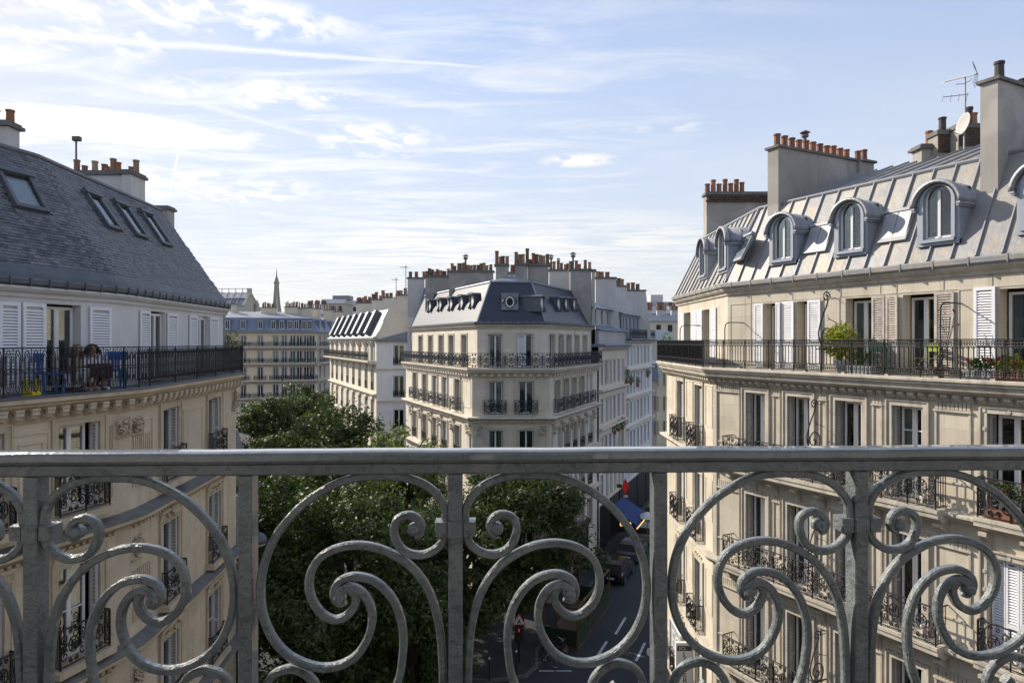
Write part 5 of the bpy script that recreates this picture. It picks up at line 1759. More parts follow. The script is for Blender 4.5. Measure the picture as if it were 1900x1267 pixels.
def left_neighbour():
    Bd = thing('apartment_building', 'pale apartment building along the avenue with a bright slanted zinc roof cut by seven dormers', 'building', (-18, 80, G))
    dl = Vector((.405, -.914))
    a = Vector((-13.9, 70))
    PL = [tuple(a - dl * 29.6), tuple(a), (-10.3, 70.2)]
    F, N = Frame(PL[0], PL[1]), Frame(PL[1], PL[2])
    st, tr = 'stone_mid', 'stone_mid_trim'
    slab_prism(Bd, offset(PL, -1.0) + [(-4, 74), (-4, 95)], G, .5, 'interior', 'interior')
    z5, lip = -2.0, -2.35
    xs = [F.x(p, .0) for p in (617, 625.5, 635, 645, 656, 667.5, 679.5, 691)]
    plain_facade(Bd, F, 0, F.L, z5, .3, xs, [(z5, -.05)], 1.15, st, tr, seed=2, shut=.2, sm='shutter_grey')
    rows_ = [(-5.1, -2.95), (-8.4, -6.1), (-11.7, -9.4), (-15.0, -12.8)]
    plain_facade(Bd, F, 0, F.L, G, lip, xs, rows_, 1.15, st, tr, seed=3, rail=True)
    horiz(Bd, PL[:2], [(-.02, z5), (.9, z5), (.9, z5 - .15), (.6, lip), (-.02, lip)], tr, 'balcony_slab')
    Fr = Frame(*offset(PL[:2], .84))
    railing(Bd, Fr, 0, Fr.L, z5, .95, 'scroll_far', 'iron', 0, uw=1.0)
    for zz in (-5.35, -8.6, -11.9):
        horiz(Bd, PL[:2], [(-.02, zz), (.35, zz - .05), (.35, zz - .15), (.1, zz - .3), (-.02, zz - .3)], tr, 'string_course')
    for x in xs:
        for zz in (-6.0, -2.75):
            b = MB(); b.box(x - .75, x + .75, -.22, 0, zz, zz + .14); b.box(x - .5, x + .5, -.16, 0, zz + .14, zz + .34)
            b.build('pediment', MT[tr], Bd, F.M)
    zz = -8.75
    for x in xs:
        b = MB()
        for s in (-1, 1): b.prism([(0, 0), (-.35, 0), (-.35, -.12), (-.12, -.5), (0, -.6)], x + s * .6 - .14, x + s * .6 + .14, 'x')
        b.build('console', MT[tr], Bd, F.M)
    # roof
    horiz(Bd, PL[:2], [(-.05, .15), (.3, .2), (.36, .42), (.3, .5), (-.05, .5)], 'zinc_pale', 'gutter')
    e0, e1, rz0, rz1 = .1, -1.25, .5, 3.3
    E0, E1 = offset(PL[:2], e0), offset(PL[:2], e1)
    E2 = offset(PL[:2], -6)
    roof = MB().add([(*E0[0], rz0), (*E0[1], rz0), (*E1[1], rz1), (*E1[0], rz1)], [(0, 1, 2, 3)]).build('roof', MT['zinc_pale'], Bd)
    MB().add([(*E1[0], rz1), (*E1[1], rz1), (*E2[1], rz1 + 1.2), (*E2[0], rz1 + 1.2)], [(0, 1, 2, 3)]).build('roof_top', MT['zinc_pale'], roof)
    Ms = F.slope_M(0, -e0, rz0, -e1, rz1)
    L = math.hypot(1.35, 2.8)
    for px in (622, 631, 641, 651.5, 662.5, 674, 687):
        x, v = F.slope_hit(px, 619, -e0, rz0, -e1, rz1)
        d = MB().box(x - .55, x + .55, .12, L - .22, .0, .62).build('dormer', MT['lead'], roof, Ms)  # shade of the dormer flanks put into a dark body colour
        MB().box(x - .50, x + .50, .16, L - .26, .621, .65).build('zinc_lid', MT['zinc_pale'], d, Ms)
    # party wall at the near end of the roof, and the side wing facing the balcony
    prof = [(0, -.4), (3.2, -.4), (3.2, 4.5), (1.75, 4.6), (1.3, 3.4), (.35, 1.2), (-.25, .35)]
    MB().prism(prof, 0, .45, 'y').build('party_wall', MT['plaster_cream'], Bd, N.M @ T(.0, .05, 0))
    chimney(Bd, N.M @ T(2.0, .0, 0), 1.85, .6, 3.0, 4.7, rpots(5, .35, .7), 'plaster_cream', psc=1.6, cap=.1)
    nx = [N.x(740)]
    for k, (c, d) in enumerate(((-2.45, -.35), (-5.8, -3.5), (-9.1, -6.95), (-12.3, -10.1))): pass
    rws = ((-2.45, -.35), (-5.75, -3.5), (-9.1, -6.95), (-12.3, -10.1))
    ops = [(nx[0] - .55, nx[0] + .55, c, d) for c, d in rws]
    wall(Bd, N, 0, N.L + .25, G, 0, ops, 'plaster_white', .2)
    for k, (p, q_, c, d) in enumerate(ops):
        window(Bd, N, p + .02, q_ - .02, c + .02, d - .02, .12, ('blind_yellow', 'blind_yellow', None, None)[k], detail=False)
        shutter(Bd, N, p - .58, p - .02, c, d, -.05, 'shutter_white', True)
        shutter(Bd, N, q_ + .02, q_ + .55, c, d, -.05, 'shutter_white', True)
        railing(Bd, N, p, q_, c + .05, .7, 'scroll_far', 'iron', -.08, uw=1.1)
        horiz(Bd, PL[1:], [(-.02, c - .3), (.15, c - .32), (.15, c - .45), (-.02, c - .5)], tr, 'string_course')
    horiz(Bd, PL[1:], [(-.1, -.02), (.35, -.02), (.4, .12), (-.1, .3)], 'zinc_dark', 'gutter')
    MB().prism([(-.2, .13), (3.9, .13), (3.9, 1.2), (3.0, 1.0)], 0, 2.2, 'y').build('wing_roof', MT['zinc_dark'], Bd, N.M @ T(0, -.02, 0))
    X = lambda px, y: (px - CX) / FPX * y
    for px0, px1, py, Y, n in ((661, 690, 563, 92, 8), (690, 712, 557, 84, 4), (710, 726, 553, 79, 3)):
        chimney(Bd, T(X(px0, Y), Y, 0), X(px1, Y) - X(px0, Y), .8, 2.5, (CY - py) / FPX * Y, rpots(n, .4, .9), 'plaster_cream', psc=1.9, cap=.1)
    return Bd


left_neighbour()


def white_house():
    Bd = thing('apartment_building', 'narrow white building with blue zinc attic squeezed behind the middle corner building', 'building', (-9, 66, G))
    X = lambda px, y: (px - CX) / FPX * y
    Y = 65.0
    F = Frame((X(756, Y), Y), (X(800, Y), Y))
    wall(Bd, F, 0, F.L, G, 2.3, [(.2, .9, -2.2, -.2)], 'plaster_white', .2)
    slab_prism(Bd, [tuple(F.w(0, .3)), tuple(F.w(F.L, .3)), tuple(F.w(F.L, 8)), tuple(F.w(0, 8))], G, 2.4, 'plaster_white', 'side_wall')
    chimney(Bd, F.M @ T(.0, .1, 0), X(786, Y) - X(756, Y), .6, 2.0, (CY - 517) / FPX * Y, rpots(3, .4, .6), 'chimney_pale', psc=1.6, cap=.1)
    MB().prism([(.9, 2.4), (2.3, 2.4), (2.3, 5.6), (1.6, 5.0), (1.2, 3.4)], 0, 3, 'y').build('roof', MT['zinc_blue'], Bd, F.M @ T(0, -.3, 0))
    b = MB().box(1.2, 1.75, -.6, .2, 2.6, 3.7)
    d = b.build('dormer', MT['zinc_blue'], Bd, F.M)
    MB().box(1.26, 1.69, -.63, -.601, 2.7, 3.6).build('window', MT['window_white'], d, F.M)
    MB().box(1.32, 1.63, -.636, -.631, 2.76, 3.54).build('pane', MT['interior'], d, F.M)


white_house()


def street_row():
    """houses continuing the right-hand street behind the middle building"""
    dr = Vector((.380, .925)).normalized()
    o = Vector((2.47, 44)); X = lambda px, y: (px - CX) / FPX * y
    base = Frame(tuple(o), tuple(o + dr * 60))
    s0, s1, s2 = 11.5, base.x(1160), base.x(1208)
    st = 'plaster_cream'
    A = thing('apartment_building', 'cream street house with bowed zinc attic right behind the middle corner building', 'building', (*base.w((s0 + s1) / 2), G), 'houses along the narrow street')
    F = Frame(tuple(base.w(s0, -.1)), tuple(base.w(s1, -.1)))
    xs = [F.x(p) for p in (1116, 1123.5, 1131, 1139, 1147, 1154.5)]
    rows_ = [(-3.55, -1.6), (-6.65, -4.7), (-9.8, -7.8), (-12.9, -10.9)]
    plain_facade(A, F, 0, F.L, G, -.45, xs, rows_, .85, st, 'stone_mid_trim', seed=5, shut=.35)
    slab_prism(A, [tuple(F.w(0, .6)), tuple(F.w(F.L, .6)), tuple(F.w(F.L, 9)), tuple(F.w(0, 9))], G, 1.0, 'interior', 'interior')
    for zz in (-.45, -3.9, -7.0):
        horiz(A, [tuple(F.p), tuple(F.q)], [(-.02, zz), (.3, zz), (.36, zz - .12), (.1, zz - .3), (-.02, zz - .3)], 'stone_mid_trim', 'string_course')
    f0 = Frame(tuple(F.w(0, .0)), tuple(F.w(F.L, .0)))
    horiz(A, [tuple(F.p), tuple(F.q)], [(-1, -.44), (.5, -.44), (.55, -.3), (.5, -.2), (-1, -.2)], 'zinc_blue', 'gutter')
    MB().prism([(0, -.2), (0, .9), (.3, 1.0), (.3, -.2)], 0, F.L, 'x').build('attic_parapet', MT['zinc_pale'], A, F.M)
    roof = MB().add([(0, -.25, .9), (F.L, -.25, .9), (F.L, .7, 1.35), (0, .7, 1.35)], [(0, 1, 2, 3)]).build('roof', MT['zinc_blue'], A, F.M)
    wall(A, F, 0, F.L, 1.3, 2.75, [(t, t + .7, 1.45, 2.6) for t in (1.2, 3.2, 5.2, 7.2)], 'zinc_pale', .2, 'attic_wall', .7)
    for t in (1.2, 3.2, 5.2, 7.2): window(A, F, t + .02, t + .68, 1.47, 2.58, .85, detail=False)
    MB().add([(0, .4, 2.75), (F.L, .4, 2.75), (F.L, 4.5, 4.6), (0, 4.5, 4.6)], [(0, 1, 2, 3)]).build('roof_top', MT['zinc_blue'], roof, F.M)
    def party(B, px0, px1, py, Y, n, m='chimney_pale', z0=1.0, slope=.0):
        zt = (CY - py) / FPX * Y; w_ = X(px1, Y) - X(px0, Y)
        chimney(B, T(X(px0, Y), Y, 0), w_, .6, z0, zt, rpots(n, .45, .8, .06, .6 if n < 5 else .94), m, psc=1.9, cap=.1,
                wedge=[(0, z0), (w_ + slope, z0), (w_ + slope * .6, z0 + (zt - z0) * .4)] if slope else None)
    party(A, 1105, 1143, 517, 61, 3, 'chimney_pale', .8, .35)
    Bw = thing('apartment_building', 'white street house with rows of tall windows and an attic behind iron railings', 'building', (*base.w((s1 + s2) / 2), G), 'houses along the narrow street')
    F = Frame(tuple(base.w(s1 + .02, -.1)), tuple(base.w(s2, -.1)))
    xs = [F.x(p) for p in (1164, 1170, 1176, 1183, 1189.5, 1196, 1202.5)]
    rows_ = [(-2.3, -.4), (-5.0, -3.0), (-7.8, -5.8), (-10.6, -8.6), (-12.9, -11.4)]
    plain_facade(Bw, F, 0, F.L, G, .05, xs, rows_, .9, 'plaster_white', 'plaster_white', seed=6, shut=.4)
    slab_prism(Bw, [tuple(F.w(0, .6)), tuple(F.w(F.L, .6)), tuple(F.w(F.L, 9)), tuple(F.w(0, 9))], G, .8, 'interior', 'interior')
    for zz in (.05, -2.65, -5.3, -8.1):
        horiz(Bw, [tuple(F.p), tuple(F.q)], [(-.02, zz), (.32, zz), (.36, zz - .12), (.1, zz - .25), (-.02, zz - .25)], 'stone_mid_trim', 'string_course')
    horiz(Bw, [tuple(F.p), tuple(F.q)], [(-1, .06), (.5, .06), (.55, .16), (.5, .26), (-1, .26)], 'lead', 'gutter')
    railing(Bw, F, 0, F.L, .26, .95, 'scroll_far', 'iron_blue', -.35, uw=1.2)
    wall(Bw, F, 0, F.L, .26, 2.6, [(x - .4, x + .4, .4, 2.35) for x in xs], 'zinc_blue', .2, 'attic_wall', .45)
    for x in xs: window(Bw, F, x - .38, x + .38, .42, 2.33, .55, detail=False)
    MB().add([(0, .2, 2.6), (F.L, .2, 2.6), (F.L, 4.0, 4.3), (0, 4.0, 4.3)], [(0, 1, 2, 3)]).build('roof', MT['zinc_blue'], Bw, F.M)
    for B, Fx in ((A, Frame(tuple(base.w(s0, -.1)), tuple(base.w(s1, -.1)))), (Bw, F)):
        for k in range(3):
            xa, xb = Fx.L * k / 3 + .3, Fx.L * (k + 1) / 3 - .2
            MB().box(xa, xb, -.12, -.003, G + .13, -13.25).build('shop_front', MT['black_paint'], B, Fx.M)
    party(Bw, 1143, 1163, 532, 66, 3)
    party(Bw, 1163, 1198, 540, 71, 3, 'chimney_pale', .3, .6)
    # cream house closing the view at the bend
    Y = 84.0
    Cc = thing('apartment_building', 'plain cream house at the far bend of the narrow street', 'building', (X(1222, Y), Y + 4, G))
    F = Frame((X(1204, Y), Y), (X(1250, Y), Y + .5))
    plain_facade(Cc, F, 0, F.L, G, .2, [.9, 2.2], [(-5.6, -3.9), (-8.6, -6.8), (-11.6, -9.8), (-14.6, -12.8)], .7, 'plaster_cream', 'plaster_cream', seed=9)
    slab_prism(Cc, [tuple(F.w(0, .5)), tuple(F.w(F.L, .5)), tuple(F.w(F.L, 9)), tuple(F.w(0, 9))], G, .0, 'plaster_cream', 'side_wall')
    MB().prism([(-.3, .2), (2.2, 1.5), (9, 1.5), (9, .2)], -.2, F.L + .2, 'x').build('roof', MT['zinc_dark'], Cc, F.M)
    Fd = Frame((X(1207, 80), 80), (X(1219, 80), 80))
    lw = thing('garden_house', 'low house with a blue slate cap in the narrow street', 'house', (X(1213, 80), 82, G))
    plain_facade(lw, Fd, 0, Fd.L, G, -4.6, [.4], [(-8.2, -6.4), (-11, -9.3)], .4, 'plaster_cream', 'plaster_cream', seed=4)
    slab_prism(lw, [tuple(Fd.w(0, .4)), tuple(Fd.w(Fd.L, .4)), tuple(Fd.w(Fd.L, 3)), tuple(Fd.w(0, 3))], G, -4.6, 'plaster_cream', 'side_wall')
    MB().prism([(-.2, -4.6), (.5, -2.6), (1.6, -2.3), (3, -2.3), (3, -4.6)], -.1, Fd.L + .15, 'x').build('roof', MT['zinc_blue'], lw, Fd.M)


street_row()


def far_block():
    Bd = thing('apartment_building', 'long ochre apartment block with blue-grey mansard closing the avenue on the left', 'building', (-47, 138, G))
    X = lambda px, y: (px - CX) / FPX * y
    P = [(X(385, 134), 134), (X(588, 139), 139), (X(640, 166), 166)]
    F, N = Frame(P[0], P[1]), Frame(P[1], P[2])
    slab_prism(Bd, offset(P, -1.0) + [(-50, 180), (-75, 170)], G, 2.0, 'interior', 'interior')
    cols = (452, 483, 511.7, 527.5, 543.3, 555.5, 568.6, 579)
    xs = [F.x(p) for p in cols]
    rows_ = [(-1.0, 1.2), (-4.3, -1.85), (-7.7, -5.1), (-11.2, -8.6), (-14.6, -12.2)]
    plain_facade(Bd, F, 0, F.L, G, 2.0, xs + [F.x(420)], rows_, 1.05, 'plaster_ochre', 'stone_mid_trim', seed=12, curtain=.5)
    ns = [N.x(p) for p in (594, 602, 612, 622, 632)]
    plain_facade(Bd, N, 0, N.L, G, 2.0, ns, rows_, 1.1, 'far_stone', 'far_stone', seed=13, curtain=.4)
    for k, z in enumerate((-1.0, -4.3, -7.7, -11.2)):
        for f in (F, N):
            horiz(Bd, [tuple(f.p), tuple(f.q)], [(-.02, z), (.8, z), (.8, z - .25), (.4, z - .6), (-.02, z - .7)], 'stone_mid_trim', 'balcony_slab')
        if k in (0, 1, 3):
            railing(Bd, F, .2, F.L - .2, z, 1.0, 'scroll_far', 'iron_blue', -.7, uw=2.4)
            railing(Bd, N, .2, N.L - .2, z, 1.0, 'scroll_far', 'iron_blue', -.7, uw=2.6)
        else:
            for x in xs: railing(Bd, F, x - 1.1, x + 1.1, z, 1.0, 'scroll_far', 'iron_blue', -.5, uw=2.2)
    e0, e1, z0, z1 = .2, -1.2, 2.1, 4.8
    E0, E1, E2 = offset(P, e0), offset(P, e1), offset(P, -7)
    roof = None
    for i in range(2):
        o = MB().add([(*E0[i], z0), (*E0[i + 1], z0), (*E1[i + 1], z1), (*E1[i], z1)], [(0, 1, 2, 3)]).build('roof' if roof is None else 'mansard', MT['zinc_blue'], Bd if roof is None else roof)
        roof = roof or o
        MB().add([(*E1[i], z1), (*E1[i + 1], z1), (*E2[i + 1], z1 + 1.4), (*E2[i], z1 + 1.4)], [(0, 1, 2, 3)]).build('roof_top', MT['zinc_pale'], roof)
    horiz(Bd, P, [(-.05, 1.8), (.5, 1.8), (.5, 2.1), (-.05, 2.15)], 'zinc_dark', 'gutter')
    def dm(mb):
        mb.box(-.85, .85, 0, 1.6, 0, 2.05); n = 8
        mb.prism([(-1.0 * math.cos(math.pi * i / n), 2.051 + .28 * math.sin(math.pi * i / n)) for i in range(n + 1)], -.12, 1.7, 'y')
    for f, px in [(F, p) for p in (422, 451, 483, 507, 523, 538, 550, 564, 575)] + [(N, p) for p in (594, 604, 616, 628)]:
        x = f.x(px)
        M = f.M @ T(x, -.02, 2.35) @ SC(.72, 1, .95)
        d = inst('dormer', 'dmF', dm, MT['zinc_blue'], roof, M)
        def fr(mb):
            mb.box(-.58, -.47, -.05, -.002, .1, 1.95); mb.box(.47, .58, -.05, -.002, .1, 1.95); mb.box(-.06, .06, -.05, -.002, .1, 1.95)
            mb.box(-.47, -.06, -.05, -.002, 1.84, 1.95); mb.box(.06, .47, -.05, -.002, 1.84, 1.95); mb.box(-.47, -.06, -.05, -.002, .1, .22); mb.box(.06, .47, -.05, -.002, .1, .22)
        w_ = inst('window', 'dmW', fr, MT['window_white'], d, M)
        inst('pane', 'dmP', lambda mb: mb.box(-.47, .47, -.02, -.003, .22, 1.84), MT['interior'], d, M)
    # standing seams of the mansard
    sm = MB()
    Ms = F.slope_M(0, -e0, z0, -e1, z1)
    for k in range(int(F.L / .8)): sm.box(k * .8 - .03, k * .8 + .03, 0, 2.9, 0, .07)
    tag(sm.build('seams', MT['zinc_dark'], roof, Ms), kind='stuff')
    for px0, px1, py, Y, n in ((428, 436, 565, 141, 2), (484, 511, 571, 142, 9), (528, 552, 570, 143, 8), (553, 578, 572, 144, 8), (579, 594, 573, 146, 5), (600, 616, 576, 152, 4), (620, 634, 579, 160, 4)):
        chimney(Bd, T(X(px0, Y), Y, 0), X(px1, Y) - X(px0, Y), 1.0, 4.0, (CY - py) / FPX * Y, rpots(n, .7, 1.1), 'plaster_cream', psc=1.3, cap=.15)


far_block()


def skyline():
    X = lambda px, y: (px - CX) / FPX * y
    Z = lambda py, y: (CY - py) / FPX * y
    # glass-roofed church beyond the block
    Y = 330.0
    Ch = thing('church', 'grey church with a glazed ridge and pointed stone gable on the left skyline', 'church', (X(440, Y), Y, G))
    def at(px, py, y): return Vector((X(px, y), y, Z(py, y)))
    ap, lo, hi = at(463, 544, Y + 8), at(450, 569, Y), at(482, 578, Y + 20)
    left = Vector((-46, 4, 0))
    base = [Vector((p.x, p.y, G)) for p in (lo, hi)]
    MB().add([lo, hi, ap, base[0], base[1]] + [p + left for p in (lo, hi, ap, base[0], base[1])],
             [(3, 4, 1, 2, 0), (5, 7, 6, 9, 8), (0, 5, 8, 3)]).build('gable', MT['far_stone'], Ch)
    roof = MB().add([lo + Vector((0, 0, .2)), ap + Vector((0, 0, .2)), ap + left + Vector((0, 0, .2)), lo + left + Vector((0, 0, .2))], [(0, 1, 2, 3)]).build('roof', MT['zinc_dark'], Ch)
    MB().add([hi, hi + left, ap + left, ap], [(0, 1, 2, 3)]).build('rear_roof', MT['zinc_dark'], roof)
    for k in range(14):
        o = left * (k / 13)
        MB().tube([lo + o + Vector((0, -.2, .4)), ap + o + Vector((0, -.2, .4))], .28, 4).build('roof_rib', MT['zinc_pale'], roof)
        MB().tube([ap + o, ap + o + Vector((0, 0, 2.2))], .16, 4).build('cresting', MT['far_iron'], roof)
    MB().tube([ap + Vector((0, 0, 2.2)), ap + left + Vector((0, 0, 2.2))], .14, 4).build('cresting_rail', MT['far_iron'], roof)
    m_ = (lo * .45 + ap * .55)
    MB().add([m_ + Vector((0, -.3, .5)), ap + Vector((0, -.3, .4)), ap + left * .5 + Vector((0, -.3, .4)), m_ + left * .5 + Vector((0, -.3, .5))], [(0, 1, 2, 3)]).build('glazing', MT['zinc_pale'], roof)
    for p_, q_ in ((lo, ap), (ap, hi)): MB().tube([p_ + Vector((.5, -.3, .5)), q_ + Vector((.5, -.3, .5))], .55, 4).build('gable_coping', MT['far_stone'], Ch)
    MB().box(ap.x - .9, ap.x + .9, ap.y - 1, ap.y + 1, ap.z - 1, ap.z + 2.4).build('ridge_pier', MT['far_stone'], Ch)
    MB().lathe([(1.2, Z(585, Y)), (1.0, Z(564, Y)), (1.3, Z(563, Y)), (.1, Z(553, Y))], 6, (X(477, Y + 14), Y + 14, 0)).build('pinnacle', MT['far_stone'], Ch)
    # tall iron tower far off
    Y = 2750.0
    Tw = thing('lattice_tower', 'tall tapering iron lattice tower far off on the skyline', 'tower', (X(513, Y), Y, G))
    cx, top = X(513.3, Y), Z(500, Y)
    H = 330.0; b0 = top - H
    hw = lambda h: 62 * math.exp(-h / 84.0) + 3.2 if h < 276 else 2.4
    lv = [0, 28, 57, 86, 115] + list(range(127, 276, 12)) + [276]
    legs = MB()
    for sx in (-1, 1):
        for sy in (-1, 1):
            pts = [(cx + sx * hw(h), Y + sy * hw(h), b0 + h) for h in lv]
            legs.tube(pts, 1.5, 4, radii=[5.2 - 3.6 * h / 276 for h in lv])
    legs.build('legs', MT['far_iron'], Tw)
    lat = MB()
    for a, b_ in zip(lv[4:-1], lv[5:]):
        for sy in (-1, 1):
            for p, q_ in (((-1, a), (1, b_)), ((1, a), (-1, b_)), ((-1, b_), (1, b_))):
                lat.bar((cx + p[0] * hw(p[1]), Y + sy * hw(p[1]), b0 + p[1]), (cx + q_[0] * hw(q_[1]), Y + sy * hw(q_[1]), b0 + q_[1]), 1.7)
        for sx in (-1, 1):
            for p, q_ in (((-1, a), (1, b_)), ((1, a), (-1, b_))):
                lat.bar((cx + sx * hw(p[1]), Y + p[0] * hw(p[1]), b0 + p[1]), (cx + sx * hw(q_[1]), Y + q_[0] * hw(q_[1]), b0 + q_[1]), 1.7)
    tag(lat.build('lattice', MT['far_iron'], Tw), kind='stuff')
    pl = MB()
    for h, w_, t in ((57, 36, 7), (115, 21, 6), (276, 9, 7)): pl.box(cx - w_, cx + w_, Y - w_, Y + w_, b0 + h - t / 2, b0 + h + t / 2)
    pl.build('platforms', MT['far_iron'], Tw)
    MB().lathe([(8.5, b0 + 280), (8.5, b0 + 286), (6, b0 + 293), (3.2, b0 + 300), (2.2, b0 + 308), (1.2, b0 + 330)], 8, (cx, Y, 0)).build('mast', MT['far_iron'], Tw)
    # roofs between and beyond: (px range, top, distance, walls, label)
    for i, (px0, px1, py, Y, m, lab) in enumerate((
            (597, 638, 563, 240, 'far_stone', 'flat-roofed brown penthouse block beyond the left apartment roofs'),
            (638, 662, 565, 260, 'far_white', 'low white block with small windows beside the brown penthouse block'),
            (560, 600, 582, 210, 'far_stone', 'grey roofed house just above the long block of the avenue'),
            (1202, 1248, 566, 330, 'far_white', 'white stepped modern block on the right skyline'),
            (1196, 1262, 582, 250, 'far_stone', 'pale roofs with rows of chimney pots on the right skyline'),
            (1190, 1275, 596, 170, 'plaster_cream', 'cream house roofs below the white block on the right skyline'),
            (1120, 1195, 590, 300, 'far_stone', 'pale building hidden behind the narrow street houses'))):
        b = thing('city_block', lab, 'building', (X((px0 + px1) / 2, Y), Y, G), 'buildings on the far skyline')
        xa, xb, zt = X(px0, Y), X(px1, Y), Z(py, Y)
        MB().box(xa, xb, Y, Y + 14, G, zt).build('wall', MT[m], b)
        MB().prism([(Y - .6, zt + .001), (Y + 14, zt + .001), (Y + 11, zt + 1.6), (Y + 1.6, zt + 1.6)], xa - .4, xb + .4, 'x').build('roof', MT['zinc_dark' if i % 2 else 'zinc_pale'], b)
        nx = max(3, int((xb - xa) / 2.6))
        for r in range(3):
            for k in range(nx):
                x = xa + (k + .5) * (xb - xa) / nx
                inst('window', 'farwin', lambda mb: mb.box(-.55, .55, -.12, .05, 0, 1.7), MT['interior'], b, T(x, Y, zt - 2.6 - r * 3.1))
        if i in (2, 4, 5, 6):
            for k in range(3):
                chimney(b, T(xa + (xb - xa) * (.1 + .32 * k), Y + 4, 0), (xb - xa) * .2, 1.0, zt, zt + 3.0, rpots(6, .9, 1.4), 'chimney_pale', psc=2.4, cap=.2)
        if i == 3:
            MB().box(xa + 2, xb - 4, Y + 3, Y + 11, zt + 1.6, zt + 5.2).build('upper_storey', MT['far_white'], b)
        if i == 0:
            MB().box(xa + 3, xa + 9, Y + 3, Y + 9, zt + 1.6, zt + 3.0).build('roof_plant', MT['zinc_dark'], b)


skyline()

# ------------------------------------------------------------------ ground, roads, pavements
def ground():
    def sheet(name, poly, z, m):
        o = MB().add([(x, y, z) for x, y in poly], [tuple(range(len(poly)))]).build(name, MT[m])
        return tag(o, kind='structure')
    sheet('ground', [(-3500, -390), (3500, -390), (3500, 3900), (-3500, 3900)], G - .02, 'city_ground')
    sheet('road', [(-40, -30), (40, -30), (60, 60), (50, 120), (-70, 130), (-60, 40)], G, 'asphalt')
    dr, dl = Vector((.380, .925)).normalized(), Vector((-.405, .914)).normalized()
    def pave(name, poly):
        b = MB().prism(poly, G - .01, G + .13)
        tag(b.build(name, MT['pavement']), kind='structure')
        k = MB(); n = len(poly)
        for i in range(n):
            a, c = Vector(poly[i]), Vector(poly[(i + 1) % n])
            d = (c - a).normalized(); nn = Vector((d.y, -d.x)) * .15
            q_ = [a + nn * .02, c + nn * .02, c - nn, a - nn]
            k.prism([tuple(p) for p in q_], G - .005, G + .134)
        tag(k.build('kerb', MT['kerb_stone']), kind='structure')
    c0 = Vector((1.45, 37.6))
    pave('pavement', [(-5.2, 34.6), (-1.2, 34.0), (.7, 34.5), (1.35, 35.6), tuple(c0), tuple(c0 + dr * 48), tuple(Vector((2.0, 44)) + dr * 45), (2.0, 44.4), (-2.2, 44.4),
                      tuple(Vector((-2.2, 44)) + dl * 60), tuple(Vector((-6.2, 36.6)) + dl * 64)])
    pave('pavement', [(-9.2, 14), (-9.6, 24.5), tuple(Vector((-9.8, 24.5)) + dl * 10), tuple(Vector((-7.2, 24.5)) + dl * 10), (-7.0, 24.5), (-6.6, 14)])
    pave('pavement', [(4.4, 31.5), (4.5, 24.4), (6.9 , 19.5), (11, 12), (14, 12), (7.2, 24), (7.2, 31.5)])
    # painted lines: lane dashes, crossing bars, parking edge
    p0 = Vector(ground_at(1107, 1226))
    nrm = Vector((dr.y, -dr.x))
    def bar(c, L, w, d=dr):
        n_ = Vector((d.y, -d.x))
        q_ = [c - n_ * w / 2, c + n_ * w / 2, c + n_ * w / 2 + d * L, c - n_ * w / 2 + d * L]
        sheet('road_marking', [tuple(p) for p in q_], G + .004, 'road_paint')
    for px, py in ((1103, 1226), (1142, 1176)): bar(Vector(ground_at(px, py)), 2.6, .16)
    for k in range(9): bar(p0 + dr * (14 + k * 1.3) + nrm * .1, .5, .12)
    for k in range(3): bar(Vector(ground_at(1180, 1226)) + dr * k * 5.0, 2.4, .14)
    for k in range(5): bar(Vector((-3.2 + k * 1.0, 31.2)), 2.6, .5, Vector((.18, .98)).normalized())
    for px in (1000, 1028): bar(Vector(ground_at(px, 1244)), .9, .12, Vector((1, 0)))


ground()


